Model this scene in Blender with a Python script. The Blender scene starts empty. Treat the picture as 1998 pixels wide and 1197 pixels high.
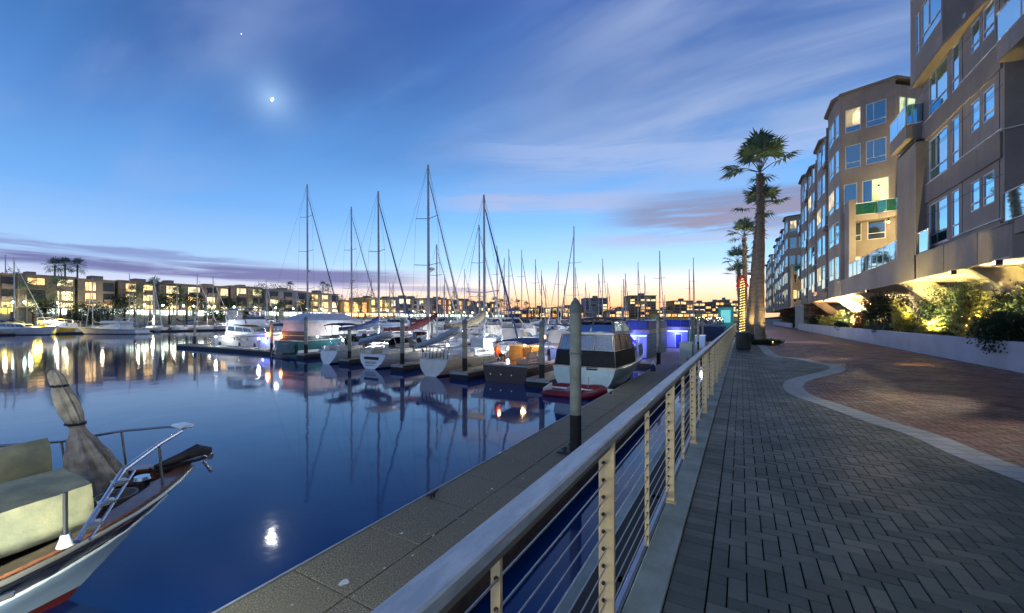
import bpy, bmesh, math, random
from mathutils import Vector, Matrix
R = math.radians
random.seed(7)
SC = bpy.context.scene
COL = SC.collection

# ------------------------------------------------------------------ camera
YAW = R(29.5)
cam_d = bpy.data.cameras.new('camera')
cam = bpy.data.objects.new('camera', cam_d); COL.objects.link(cam)
cam.location = (0, 0, 1.6)
cam.rotation_euler = (R(90), 0, YAW)
cam_d.sensor_width = 36.0
cam_d.lens = 790.0 / 1998.0 * 36.0
cam_d.shift_y = 23.5 / 1998.0
cam_d.clip_start = 0.05
cam_d.clip_end = 6000
SC.camera = cam

# ------------------------------------------------------------------ view
SC.view_settings.view_transform = 'Standard'
SC.view_settings.look = 'None'
SC.view_settings.exposure = 0.55
SC.view_settings.gamma = 1.0
SC.render.engine = 'CYCLES'
SC.cycles.use_denoising = True
SC.cycles.max_bounces = 6
SC.cycles.diffuse_bounces = 2
SC.cycles.glossy_bounces = 3
SC.cycles.transmission_bounces = 3
SC.cycles.transparent_max_bounces = 8
SC.cycles.sample_clamp_indirect = 4.0
SC.cycles.caustics_reflective = False
SC.cycles.caustics_refractive = False

def srgb(r, g, b):
    f = lambda c: (c / 255 / 12.92) if c / 255 <= 0.04045 else ((c / 255 + 0.055) / 1.055) ** 2.4
    return (f(r), f(g), f(b), 1.0)

# ------------------------------------------------------------------ node helper
class NT:
    def __init__(s, tree):
        s.t = tree
        s.n = tree.nodes; s.l = tree.links
    def node(s, kind, **kw):
        n = s.n.new(kind)
        for k, v in kw.items():
            if k.startswith('i_'):
                key = k[2:]
                key = int(key) if key.isdigit() else key.replace('_', ' ')
                s.put(n.inputs[key], v)
            else:
                setattr(n, k, v)
        return n
    def put(s, sock, v):
        if isinstance(v, bpy.types.NodeSocket):
            s.l.new(v, sock)
        else:
            sock.default_value = v
    def math(s, op, a, b=0.0, c=None, clamp=False):
        n = s.n.new('ShaderNodeMath'); n.operation = op; n.use_clamp = clamp
        s.put(n.inputs[0], a); s.put(n.inputs[1], b)
        if c is not None: s.put(n.inputs[2], c)
        return n.outputs[0]
    def mix(s, f, a, b, mode='MIX'):
        n = s.n.new('ShaderNodeMix'); n.data_type = 'RGBA'; n.blend_type = mode
        s.put(n.inputs[0], f); s.put(n.inputs[6], a); s.put(n.inputs[7], b)
        return n.outputs[2]
    def ramp(s, f, stops, interp='EASE'):
        n = s.n.new('ShaderNodeValToRGB'); n.color_ramp.interpolation = interp
        e = n.color_ramp.elements
        while len(e) < len(stops): e.new(0.5)
        for i, (p, c) in enumerate(stops):
            e[i].position = p
            e[i].color = c if isinstance(c, tuple) else (c, c, c, 1)
        s.put(n.inputs[0], f)
        return n.outputs[0]
    def remap(s, v, a, b, c=0.0, d=1.0, smooth=True):
        if a > b: a, b, c, d = b, a, d, c
        n = s.n.new('ShaderNodeMapRange')
        if smooth: n.interpolation_type = 'SMOOTHSTEP'
        s.put(n.inputs[0], v); n.inputs[1].default_value = a; n.inputs[2].default_value = b
        n.inputs[3].default_value = c; n.inputs[4].default_value = d
        return n.outputs[0]
    def noise(s, vec, scale, detail=4, rough=0.5, dist=0.0, out=0):
        n = s.n.new('ShaderNodeTexNoise')
        if vec is not None: s.put(n.inputs['Vector'], vec)
        n.inputs['Scale'].default_value = scale; n.inputs['Detail'].default_value = detail
        n.inputs['Roughness'].default_value = rough; n.inputs['Distortion'].default_value = dist
        return n.outputs[out]
    def mapping(s, vec, loc=(0, 0, 0), rot=(0, 0, 0), scale=(1, 1, 1)):
        n = s.n.new('ShaderNodeMapping')
        s.put(n.inputs[0], vec); n.inputs[1].default_value = loc
        n.inputs[2].default_value = rot; n.inputs[3].default_value = scale
        return n.outputs[0]

# ------------------------------------------------------------------ world: dusk sky after sunset
W = bpy.data.worlds.new('World'); SC.world = W; W.use_nodes = True
W.node_tree.nodes.clear()
w = NT(W.node_tree)
tc = w.node('ShaderNodeTexCoord').outputs['Generated']
nrm = w.node('ShaderNodeVectorMath', operation='NORMALIZE'); w.put(nrm.inputs[0], tc)
sep = w.node('ShaderNodeSeparateXYZ'); w.put(sep.inputs[0], nrm.outputs[0])
dx, dy, dz = sep.outputs
elev = w.math('MULTIPLY', w.math('ARCSINE', w.math('MINIMUM', w.math('MAXIMUM', dz, -1), 1)), 57.29578)
az = w.math('MULTIPLY', w.math('ARCTAN2', w.math('MULTIPLY', dx, -1), dy), 57.29578)   # degrees left of +Y
aelev = w.math('ABSOLUTE', elev)
e01 = w.math('DIVIDE', aelev, 60.0, clamp=True)
base = w.ramp(e01, [(0.0, srgb(255, 222, 184)), (0.035, srgb(255, 222, 186)), (0.075, srgb(230, 222, 218)), (0.12, srgb(158, 204, 244)),
                    (0.22, srgb(112, 172, 232)), (0.34, srgb(86, 144, 208)), (0.48, srgb(66, 116, 182)),
                    (0.64, srgb(42, 88, 162)), (1.0, srgb(30, 64, 128))], 'LINEAR')
# colder, pinker horizon away from the afterglow (to the left)
cold = w.ramp(e01, [(0.0, srgb(204, 186, 198)), (0.05, srgb(196, 196, 216)), (0.11, srgb(146, 182, 224)),
                    (0.22, srgb(96, 152, 214)), (0.34, srgb(70, 124, 190)), (0.48, srgb(52, 98, 160)),
                    (0.64, srgb(34, 74, 140)), (1.0, srgb(24, 52, 110))], 'LINEAR')
away = w.remap(w.math('ABSOLUTE', w.math('SUBTRACT', az, 12.0)), 14, 62)
col = w.mix(away, base, cold)
# orange band hugging the horizon where the sun went down
glow = w.math('MULTIPLY', w.remap(w.math('ABSOLUTE', w.math('SUBTRACT', az, 20.0)), 2, 56, 1, 0), w.remap(aelev, 0.0, 5.5, 1, 0))
col = w.mix(w.math('MULTIPLY', glow, 0.8), col, srgb(255, 178, 112))
# wispy high cloud (plane projected so the streaks run towards the horizon)
den = w.math('ADD', w.math('ABSOLUTE', dz), 0.12)
cv = w.node('ShaderNodeCombineXYZ'); w.put(cv.inputs[0], w.math('DIVIDE', dx, den)); w.put(cv.inputs[1], w.math('DIVIDE', dy, den))
cm = w.mapping(cv.outputs[0], rot=(0, 0, R(-38)), scale=(0.55, 1.6, 1))
c1 = w.noise(cm, 1.0, 5, 0.5, 0.4)
c2 = w.noise(w.mapping(cv.outputs[0], loc=(3.1, 1.7, 0), rot=(0, 0, R(-20)), scale=(0.5, 1.0, 1)), 0.9, 3, 0.5, 0.2)
wm = w.math('MULTIPLY', w.remap(c1, 0.42, 0.66), w.remap(c2, 0.34, 0.56))
wm = w.math('MULTIPLY', wm, w.remap(aelev, 8, 22))
col = w.mix(w.math('MULTIPLY', wm, 0.70), col, srgb(136, 156, 200))
wm2 = w.math('MULTIPLY', w.remap(w.noise(w.mapping(cv.outputs[0], loc=(7, 2, 0), rot=(0, 0, R(-50)), scale=(0.4, 1.3, 1)), 0.8, 4, 0.5, 0.4), 0.46, 0.68), w.remap(aelev, 14, 30))
col = w.mix(w.math('MULTIPLY', wm2, 0.55), col, srgb(44, 74, 138))
# broad soft veil high on the right and long thin diagonal brush strokes
vm = w.mapping(cv.outputs[0], loc=(1.3, 0.4, 0), rot=(0, 0, R(28)), scale=(0.55, 1.5, 1))
v1 = w.noise(vm, 1.5, 5, 0.5, 0.5)
vmask = w.math('MULTIPLY', w.remap(v1, 0.32, 0.66), w.remap(w.math('ADD', az, w.math('MULTIPLY', c2, 30)), 62, 8))
vmask = w.math('MULTIPLY', vmask, w.remap(aelev, 12, 24))
col = w.mix(w.math('MULTIPLY', vmask, 0.92), col, srgb(142, 160, 196))
# streaks laid out by azimuth and elevation
ae = w.node('ShaderNodeCombineXYZ'); w.put(ae.inputs[0], az); w.put(ae.inputs[1], elev)
n1 = w.noise(w.mapping(ae.outputs[0], scale=(0.035, 0.5, 1)), 1.0, 5, 0.55, 0.4)
n2 = w.noise(w.mapping(ae.outputs[0], loc=(4, 9, 0), scale=(0.06, 0.9, 1)), 1.0, 6, 0.6, 0.5)
def streak(e0, slope, thick, az0, az1, soft, colour, amt, nn=n1, wob=3.2):
    global col
    centre = w.math('ADD', e0, w.math('MULTIPLY', w.math('SUBTRACT', az, (az0 + az1) / 2), slope))
    centre = w.math('ADD', centre, w.math('MULTIPLY', w.math('SUBTRACT', nn, 0.5), wob))
    d = w.math('ABSOLUTE', w.math('SUBTRACT', aelev, centre))
    m = w.remap(d, thick * 0.25, thick, 1, 0)
    m = w.math('MULTIPLY', m, w.remap(az, az0, az0 + soft))
    m = w.math('MULTIPLY', m, w.remap(az, az1 - soft, az1, 1, 0))
    m = w.math('MULTIPLY', m, w.remap(n2, 0.30, 0.52))
    col = w.mix(w.math('MULTIPLY', m, amt), col, colour)
streak(5.4, 0.010, 1.25, 36, 100, 16, srgb(92, 98, 152), 0.95)
streak(7.0, 0.03, 0.75, 52, 110, 16, srgb(104, 118, 170), 0.75, n2, 2.0)
streak(4.0, 0.02, 0.6, 28, 60, 9, srgb(146, 146, 188), 0.7, n2, 1.6)
streak(10.2, 0.02, 1.2, -26, 24, 12, srgb(156, 158, 186), 0.6, n2, 3.0)
streak(13.4, 0.0, 2.6, -24, 20, 10, srgb(112, 124, 160), 0.9, n1, 5.0)
streak(12.6, -0.02, 2.0, -24, 14, 10, srgb(132, 124, 148), 0.7, n2, 4.0)
streak(15.8, 0.02, 1.6, 4, 46, 16, srgb(164, 164, 190), 0.55, n1, 3.0)
streak(20.5, 0.08, 2.4, -20, 40, 16, srgb(150, 168, 208), 0.45, n2, 5.0)
# moon halo: thin cloud lit round the moon
MU = (530 - 999) / 790.0; MV = (622 - 193) / 790.0
FW = Vector((-math.sin(YAW), math.cos(YAW), 0)); RT = Vector((math.cos(YAW), math.sin(YAW), 0))
MD = (FW + RT * MU + Vector((0, 0, MV))).normalized()
dt = w.node('ShaderNodeVectorMath', operation='DOT_PRODUCT'); w.put(dt.inputs[0], nrm.outputs[0]); dt.inputs[1].default_value = MD
ang = w.math('MULTIPLY', w.math('ARCCOSINE', w.math('MINIMUM', dt.outputs['Value'], 0.9999999)), 57.29578)
h1 = w.math('POWER', 2.718, w.math('MULTIPLY', w.math('POWER', w.math('DIVIDE', ang, 1.9), 1.2), -1.0))
col = w.mix(w.math('MULTIPLY', h1, 0.55), col, srgb(170, 206, 245))
below = w.remap(elev, -0.4, 0.0, 1, 0)
# physical sky mixed in faintly for the light of the sun just below the horizon
sky = w.node('ShaderNodeTexSky', sky_type='NISHITA'); sky.sun_disc = False
sky.sun_elevation = R(-1.0); sky.sun_rotation = R(-15.0)
bg1 = w.node('ShaderNodeBackground'); w.put(bg1.inputs[0], col); bg1.inputs[1].default_value = 0.93
bg2 = w.node('ShaderNodeBackground'); w.put(bg2.inputs[0], sky.outputs[0]); bg2.inputs[1].default_value = 0.05
ad = w.node('ShaderNodeAddShader'); w.l.new(bg1.outputs[0], ad.inputs[0]); w.l.new(bg2.outputs[0], ad.inputs[1])
wo = w.node('ShaderNodeOutputWorld'); w.l.new(ad.outputs[0], wo.inputs[0])

# the moon gives the one hard light there is
sl = bpy.data.lights.new('sun', 'SUN'); sl.energy = 0.014; sl.angle = R(0.55); sl.color = (0.95, 0.97, 1.0)
sun = bpy.data.objects.new('sun', sl); COL.objects.link(sun)
sun.rotation_euler = MD.to_track_quat('Z', 'Y').to_euler()

# ------------------------------------------------------------------ materials
MATS = {}
def mat(name, c, rough=0.6, metal=0.0, var=0.0, vs=3.0, bump=0.0, bs=30.0, spec=0.5, coat=0.0, obj_c=True, c2=None, det=5, trans=None):
    if name in MATS: return MATS[name]
    m = bpy.data.materials.new(name); m.use_nodes = True
    t = NT(m.node_tree); b = m.node_tree.nodes['Principled BSDF']
    c = tuple(c[:3]) + (1,)
    b.inputs['Roughness'].default_value = rough; b.inputs['Metallic'].default_value = metal
    b.inputs['Specular IOR Level'].default_value = spec
    b.inputs['Coat Weight'].default_value = coat
    b.inputs['Base Color'].default_value = c
    if var or c2 or bump:
        tcd = t.node('ShaderNodeTexCoord').outputs['Object']
    if var or c2:
        nz = t.noise(tcd, vs, det, 0.6)
        f = t.remap(nz, 0.3, 0.7)
        lo = tuple(x * (1 - var) for x in c[:3]) + (1,) if c2 is None else tuple(c2[:3]) + (1,)
        hi = tuple(min(1, x * (1 + var)) for x in c[:3]) + (1,)
        t.l.new(t.mix(f, lo, hi), b.inputs['Base Color'])
    if bump:
        nb = t.noise(tcd, bs, 4, 0.6)
        bp = t.node('ShaderNodeBump'); bp.inputs['Strength'].default_value = min(1, bump); bp.inputs['Distance'].default_value = 0.02
        t.l.new(nb, bp.inputs['Height']); t.l.new(bp.outputs[0], b.inputs['Normal'])
    MATS[name] = m
    return m
def emis(name, c, s, var=0.0, vs=2.0, curtain=False):
    if name in MATS: return MATS[name]
    m = bpy.data.materials.new(name); m.use_nodes = True
    b = m.node_tree.nodes['Principled BSDF']
    b.inputs['Base Color'].default_value = tuple(c[:3]) + (1,)
    b.inputs['Emission Color'].default_value = tuple(c[:3]) + (1,); b.inputs['Emission Strength'].default_value = s
    if var:
        t = NT(m.node_tree)
        o_ = t.node('ShaderNodeTexCoord').outputs['Object']
        nz = t.noise(o_, vs, 4, 0.6)
        st_ = t.remap(nz, 0.35, 0.65, s * (1 - var), s * (1 + var))
        if curtain:
            fold = t.noise(t.mapping(o_, scale=(9, 9, 0.15)), 1.0, 3, 0.6); band = t.noise(t.mapping(o_, scale=(0.9, 0.9, 0.5)), 1.3, 1, 0.5)
            st_ = t.math('MULTIPLY', st_, t.remap(fold, 0.35, 0.65, 0.55, 1.15)); st_ = t.math('MULTIPLY', st_, t.remap(band, 0.42, 0.5, 0.25, 1.2))
        t.l.new(st_, b.inputs['Emission Strength'])
    MATS[name] = m
    return m
def glassy(name, tint, refl=0.6, rough=0.03, alpha=1.0, inner=(0.02, 0.03, 0.04), wob=0.0):
    """window glass seen from outside at dusk: a sky-mirroring coat over a dark room"""
    if name in MATS: return MATS[name]
    m = bpy.data.materials.new(name); m.use_nodes = True; m.node_tree.nodes.clear()
    t = NT(m.node_tree)
    g = t.node('ShaderNodeBsdfGlossy'); g.inputs[0].default_value = tuple(tint) + (1,); g.inputs['Roughness'].default_value = rough
    d = t.node('ShaderNodeBsdfPrincipled'); d.inputs['Base Color'].default_value = tuple(inner) + (1,); d.inputs['Roughness'].default_value = 0.4
    if wob:
        nb = t.noise(t.node('ShaderNodeTexCoord').outputs['Object'], 1.3, 2)
        bp = t.node('ShaderNodeBump'); bp.inputs['Strength'].default_value = wob; bp.inputs['Distance'].default_value = 0.05
        t.l.new(nb, bp.inputs['Height']); t.l.new(bp.outputs[0], g.inputs['Normal'])
    lw = t.node('ShaderNodeLayerWeight'); lw.inputs[0].default_value = 0.35
    f = t.math('ADD', t.math('MULTIPLY', lw.outputs['Fresnel'], 1 - refl), refl, clamp=True)
    base_sh = d.outputs[0]
    if alpha < 1:
        tr = t.node('ShaderNodeBsdfTransparent'); tr.inputs[0].default_value = tuple(min(1, x * 1.0) for x in tint) + (1,)
        mx0 = t.node('ShaderNodeMixShader'); mx0.inputs[0].default_value = alpha
        t.l.new(tr.outputs[0], mx0.inputs[1]); t.l.new(d.outputs[0], mx0.inputs[2]); base_sh = mx0.outputs[0]
    mx = t.node('ShaderNodeMixShader'); t.l.new(f, mx.inputs[0]); t.l.new(base_sh, mx.inputs[1]); t.l.new(g.outputs[0], mx.inputs[2])
    o = t.node('ShaderNodeOutputMaterial'); t.l.new(mx.outputs[0], o.inputs[0])
    MATS[name] = m
    return m

# ------------------------------------------------------------------ mesh builder
class MB:
    def __init__(s): s.v = []; s.f = []; s.sm = []; s.mi = []; s.cur = 0
    def add(s, vs, fs, smooth=False):
        o = len(s.v); s.v += [tuple(p) for p in vs]; s.f += [tuple(i + o for i in f) for f in fs]; s.sm += [smooth] * len(fs); s.mi += [s.cur] * len(fs)
        return s
    def quad(s, a, b, c, d): return s.add([a, b, c, d], [(0, 1, 2, 3)])
    def poly(s, pts): return s.add(pts, [tuple(range(len(pts)))])
    def box(s, x0, x1, y0, y1, z0, z1, M=None, ch=0.0):
        if ch > 0:
            c = min(ch, abs(x1 - x0) / 2.1, abs(y1 - y0) / 2.1, abs(z1 - z0) / 2.1)
            bm = bmesh.new(); bmesh.ops.create_cube(bm, size=1)
            for v in bm.verts: v.co = Vector(((x0 + x1) / 2 + v.co.x * (x1 - x0), (y0 + y1) / 2 + v.co.y * (y1 - y0), (z0 + z1) / 2 + v.co.z * (z1 - z0)))
            bmesh.ops.bevel(bm, geom=bm.edges[:], offset=c, segments=1, affect='EDGES')
            vs = [v.co.copy() for v in bm.verts]; bm.verts.index_update(); fs = [[v.index for v in f.verts] for f in bm.faces]; bm.free()
        else:
            vs = [Vector((x, y, z)) for z in (z0, z1) for y in (y0, y1) for x in (x0, x1)]
            fs = [(0, 2, 3, 1), (4, 5, 7, 6), (0, 1, 5, 4), (2, 6, 7, 3), (0, 4, 6, 2), (1, 3, 7, 5)]
        if M is not None: vs = [M @ v for v in vs]
        return s.add(vs, fs)
    def prism(s, pts, z0, z1, M=None):
        """horizontal polygon pts extruded from z0 to z1 (z may be a function of the point)"""
        n = len(pts)
        f0 = z0 if callable(z0) else (lambda p: z0); f1 = z1 if callable(z1) else (lambda p: z1)
        vs = [Vector((p[0], p[1], f0(p))) for p in pts] + [Vector((p[0], p[1], f1(p))) for p in pts]
        if M is not None: vs = [M @ v for v in vs]
        return s.add(vs, [tuple(range(n - 1, -1, -1)), tuple(range(n, 2 * n))] + [(i, (i + 1) % n, n + (i + 1) % n, n + i) for i in range(n)])
    def extr(s, pts, off):
        """any planar polygon (3-D points) extruded by the vector off"""
        n = len(pts); off = Vector(off); P = [Vector(p) for p in pts]
        return s.add(P + [p + off for p in P], [tuple(range(n - 1, -1, -1)), tuple(range(n, 2 * n))] + [(i, (i + 1) % n, n + (i + 1) % n, n + i) for i in range(n)])
    def tube(s, path, r, n=6, cap=True, smooth=True):
        P = [Vector(p) for p in path]
        rs = r if isinstance(r, (list, tuple)) else [r] * len(P)
        vs = []; up = None
        for i, p in enumerate(P):
            d = (P[min(i + 1, len(P) - 1)] - P[max(i - 1, 0)])
            if d.length < 1e-9: d = Vector((0, 0, 1))
            d.normalize()
            if up is None:
                up = Vector((0, 0, 1)) if abs(d.z) < 0.9 else Vector((1, 0, 0))
            a = d.cross(up)
            if a.length < 1e-6: a = d.cross(Vector((0.3, 1, 0.2)))
            a.normalize(); b = a.cross(d).normalized(); up = b
            for k in range(n):
                t = 2 * math.pi * k / n
                vs.append(p + (a * math.cos(t) + b * math.sin(t)) * rs[i])
        fs = []
        for i in range(len(P) - 1):
            for k in range(n):
                fs.append((i * n + k, i * n + (k + 1) % n, (i + 1) * n + (k + 1) % n, (i + 1) * n + k))
        if cap: fs += [tuple(range(n - 1, -1, -1)), tuple((len(P) - 1) * n + k for k in range(n))]
        return s.add(vs, fs, smooth)
    def lathe(s, prof, c=(0, 0, 0), n=16, smooth=True, M=None):
        """prof: (radius, z) pairs from bottom to top round the point c"""
        vs = []
        for r, z in prof:
            for k in range(n):
                t = 2 * math.pi * k / n
                vs.append(Vector((c[0] + r * math.cos(t), c[1] + r * math.sin(t), c[2] + z)))
        if M is not None: vs = [M @ v for v in vs]
        fs = [(i * n + k, i * n + (k + 1) % n, (i + 1) * n + (k + 1) % n, (i + 1) * n + k) for i in range(len(prof) - 1) for k in range(n)]
        fs += [tuple(range(n - 1, -1, -1)), tuple((len(prof) - 1) * n + k for k in range(n))]
        return s.add(vs, fs, smooth)
    def ball(s, c, r, n=10, m=6, sc=(1, 1, 1)):
        prof = [(max(1e-4, r * math.sin(math.pi * i / m)), -r * math.cos(math.pi * i / m)) for i in range(m + 1)]
        M = Matrix.Translation(Vector(c)) @ Matrix.Diagonal((sc[0], sc[1], sc[2], 1))
        return s.lathe(prof, (0, 0, 0), n, True, M)
    def loft(s, rings, cap0=True, cap1=True, closed=True, smooth=True):
        n = len(rings[0]); vs = [p for r_ in rings for p in r_]
        kk = n if closed else n - 1
        fs = [(i * n + k, i * n + (k + 1) % n, (i + 1) * n + (k + 1) % n, (i + 1) * n + k) for i in range(len(rings) - 1) for k in range(kk)]
        if cap0: fs.append(tuple(range(n - 1, -1, -1)))
        if cap1: fs.append(tuple((len(rings) - 1) * n + k for k in range(n)))
        return s.add(vs, fs, smooth)
    def build(s, name, m, parent=None, loc=None, auto=True):
        me = bpy.data.meshes.new(name); me.from_pydata(s.v, [], s.f); me.validate(); me.update()
        for mm in (m if isinstance(m, (list, tuple)) else [m]): me.materials.append(mm)
        if max(s.mi, default=0) and len(s.mi) == len(me.polygons): me.polygons.foreach_set('material_index', s.mi)
        if any(s.sm) and len(s.sm) == len(me.polygons):
            me.polygons.foreach_set('use_smooth', s.sm)
            if auto:
                try: me.set_sharp_from_angle(angle=R(40))
                except Exception: pass
        o = bpy.data.objects.new(name, me); COL.objects.link(o)
        if parent is not None: o.parent = parent
        if loc is not None: o.location = loc
        return o

def tag(o, label=None, cat=None, group=None, kind=None):
    if label: o['label'] = label
    if cat: o['category'] = cat
    if group: o['group'] = group
    if kind: o['kind'] = kind
    return o
def thing(name, label, cat, loc=(0, 0, 0), rz=0.0, group=None):
    o = bpy.data.objects.new(name, None); COL.objects.link(o)
    o.location = loc; o.rotation_euler = (0, 0, rz); o.empty_display_size = 0.3
    return tag(o, label, cat, group)
def struct(name, mb, m): return tag(mb.build(name, m), kind='structure')
def kids(o): return [c for c in KID.get(o.name, [])]
KID = {}
def dup(root, loc, rz=0.0, label=None, cat=None, group=None, scale=None):
    """copy of a thing with its parts and sub-parts"""
    def rec(src, par):
        c = src.copy(); COL.objects.link(c); c.parent = par
        for ch in src.children: rec(ch, c)
        return c
    r_ = rec(root, None)
    r_.location = loc; r_.rotation_euler = (0, 0, rz)
    if scale: r_.scale = scale
    tag(r_, label, cat, group)
    return r_
def lamp(name, loc, energy, colr, size=0.1, kind='POINT', rot=None, spot=None, blend=0.5, parent=None):
    l = bpy.data.lights.new(name, kind); l.energy = energy; l.color = colr
    if kind == 'AREA': l.size = size
    else: l.shadow_soft_size = size
    if spot: l.spot_size = R(spot); l.spot_blend = blend
    o = bpy.data.objects.new(name, l); COL.objects.link(o); o.location = loc
    if rot is not None: o.rotation_euler = Vector(rot).to_track_quat('-Z', 'Y').to_euler()
    if parent is not None: o.parent = parent
    return o

# picture measurements -> places in the scene (source pixels of the photo, used only to read off real positions)
def gp(px, py, z):
    u = (px - 999) / 790.0; v = (622 - py) / 790.0
    t = (z - 1.6) / v
    d = FW + RT * u
    return Vector((d.x * t, d.y * t, z))
def atX(px, X):
    u = (px - 999) / 790.0; d = FW + RT * u
    t = X / d.x
    return d.y * t, t          # Y, depth
def atD(px, D):
    u = (px - 999) / 790.0; d = FW + RT * u
    return d.x * D, d.y * D
def zat(py, D): return 1.6 + (622 - py) / 790.0 * D
WZ = -2.05      # water
DZ = -1.60      # floating dock deck

# ------------------------------------------------------------------ shared materials
M_white = mat('gelcoat_white', (0.80, 0.79, 0.76), 0.3, var=0.12, vs=1.2, coat=0.3)
M_cream = mat('gelcoat_cream', (0.76, 0.71, 0.60), 0.35, var=0.12, vs=1.2, coat=0.2)
M_grey = mat('grey_paint', (0.30, 0.32, 0.35), 0.45, var=0.12)
M_steel = mat('polished_steel', (0.62, 0.63, 0.65), 0.22, 1.0)
M_alu = mat('mast_aluminium', (0.36, 0.37, 0.39), 0.38, 0.7, var=0.15, vs=0.6)
M_dglass = glassy('boat_window', (0.35, 0.4, 0.45), 0.25, 0.05, inner=(0.01, 0.012, 0.016))
M_vinyl = glassy('clear_vinyl', (0.7, 0.75, 0.8), 0.22, 0.12, alpha=0.35, inner=(0.35, 0.37, 0.4), wob=0.9)
M_black = mat('black_canvas', (0.012, 0.014, 0.018), 0.85, var=0.3, vs=6, bump=0.3, bs=8)
M_navy = mat('navy_canvas', (0.02, 0.045, 0.16), 0.8, var=0.3, vs=5, bump=0.3, bs=8)
M_tan = mat('tan_canvas', (0.34, 0.28, 0.19), 0.9, var=0.22, vs=5, bump=0.4, bs=10)
M_maroon = mat('maroon_canvas', (0.085, 0.018, 0.028), 0.85, var=0.3, vs=5, bump=0.3, bs=8)
M_teal = mat('teal_paint', (0.03, 0.13, 0.15), 0.4, var=0.2)
M_teak = mat('varnished_wood', (0.20, 0.075, 0.035), 0.35, var=0.35, vs=9, coat=0.4)
M_rubber = mat('grey_inflatable', (0.32, 0.37, 0.42), 0.55, var=0.15, vs=3)
M_redrub = mat('red_inflatable', (0.15, 0.006, 0.015), 0.45, var=0.2, vs=3)
M_dark = mat('dark_fitting', (0.02, 0.02, 0.022), 0.5)
M_rope = mat('rope', (0.35, 0.33, 0.28), 0.9)
M_bootred = mat('antifouling_red', (0.18, 0.02, 0.02), 0.6)
M_bootblue = mat('antifouling_blue', (0.02, 0.04, 0.12), 0.6)
M_gangway = mat('worn_concrete', (0.30, 0.29, 0.27), 0.85, var=0.25, vs=2.5, bump=0.4, bs=60)
# ================================================================== SETTING
# water of the basin
m = bpy.data.materials.new('water'); m.use_nodes = True; MATS['water'] = m
t = NT(m.node_tree); b = m.node_tree.nodes['Principled BSDF']
b.inputs['Base Color'].default_value = (0.001, 0.026, 0.125, 1); b.inputs['IOR'].default_value = 1.33
b.inputs['Roughness'].default_value = 0.055; b.inputs['Specular IOR Level'].default_value = 1.0
geo = t.node('ShaderNodeNewGeometry').outputs['Position']
nb1 = t.noise(t.mapping(geo, scale=(1.0, 1.0, 1)), 0.55, 3, 0.5, 0.3)
nb2 = t.noise(geo, 4.5, 3, 0.55)
hh = t.math('ADD', t.math('MULTIPLY', nb1, 1.0), t.math('MULTIPLY', nb2, 0.10))
bp = t.node('ShaderNodeBump'); bp.inputs['Strength'].default_value = 0.22; bp.inputs['Distance'].default_value = 0.035
t.l.new(hh, bp.inputs['Height']); t.l.new(bp.outputs[0], b.inputs['Normal'])
wat = MB(); wat.quad((-160, -60, WZ), (-0.9, -60, WZ), (-0.9, 420, WZ), (-160, 420, WZ))
struct('water', wat, m)
# land beyond the basin: one sheet with the basin cut out, reaching the horizon
M_ground = mat('ground_soil', (0.07, 0.065, 0.055), 0.95, var=0.4, vs=0.05)
g = MB(); BIG = 2600
for x0, x1, y0, y1 in ((-BIG, -158.5, -BIG, BIG), (-158.5, -1.0, 412, BIG), (-158.5, -1.0, -BIG, -59), (-1.0, BIG, -BIG, BIG)):
    g.quad((x0, y0, -0.35), (x1, y0, -0.35), (x1, y1, -0.35), (x0, y1, -0.35))
struct('ground', g, M_ground)
# basin walls
M_wallc = mat('quay_concrete', (0.25, 0.25, 0.24), 0.85, var=0.3, vs=0.8, bump=0.4, bs=25)
def qwall(x0, x1, y0, y1, label):
    q = MB().box(x0, x1, y0, y1, -4, -0.3)
    tag(q.build('quay_wall', M_wallc), label, 'quay wall')
qwall(-160, -158.4, -60, 420, 'pale concrete quay wall along the far left bank under the lit carports')
qwall(-158.4, -1.2, 411, 413, 'distant concrete quay wall closing the far end of the marina')

# ---------------------------------------------------------------- promenade paving
XE = -0.377            # paver edge against the kerb
PE = 7.2               # foot of the planter wall
outer = [(1480, 676), (1497, 693.5), (1547, 700), (1587, 708.5), (1614, 713.5), (1618, 720), (1597, 727), (1547, 738.6), (1529, 748.6), (1530, 760), (1547, 772), (1589, 787), (1631, 802), (1697, 825.5), (1774, 850), (1998, 943)]
inner = [(1500, 673), (1524, 686), (1547, 692.6), (1614, 707.0), (1647, 719), (1645, 726), (1627, 731), (1580, 743.6), (1565, 753.6), (1580, 768.7), (1630, 790.4), (1697, 810.4), (1823, 850), (1998, 912)]
def gpts(a): return [gp(x, y, 0.0).to_2d() for x, y in a]
def smooth_path(P, n):
    """Catmull-Rom through P, n points evenly spaced"""
    Q = []
    P = [P[0] * 2 - P[1]] + P + [P[-1] * 2 - P[-2]]
    for i in range(1, len(P) - 2):
        for k in range(12):
            s_ = k / 12
            Q.append(0.5 * ((2 * P[i]) + (P[i + 1] - P[i - 1]) * s_ + (2 * P[i - 1] - 5 * P[i] + 4 * P[i + 1] - P[i + 2]) * s_ ** 2 + (3 * P[i] - P[i - 1] - 3 * P[i + 1] + P[i + 2]) * s_ ** 3))
    Q.append(P[-2])
    L = [0]
    for a_, b_ in zip(Q, Q[1:]): L.append(L[-1] + (b_ - a_).length)
    out = []; j = 0
    for k in range(n):
        d = L[-1] * k / (n - 1)
        while j < len(L) - 2 and L[j + 1] < d: j += 1
        f = (d - L[j]) / max(1e-9, L[j + 1] - L[j])
        out.append(Q[j].lerp(Q[j + 1], min(1, max(0, f))))
    return out
PO = gpts(outer)
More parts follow.
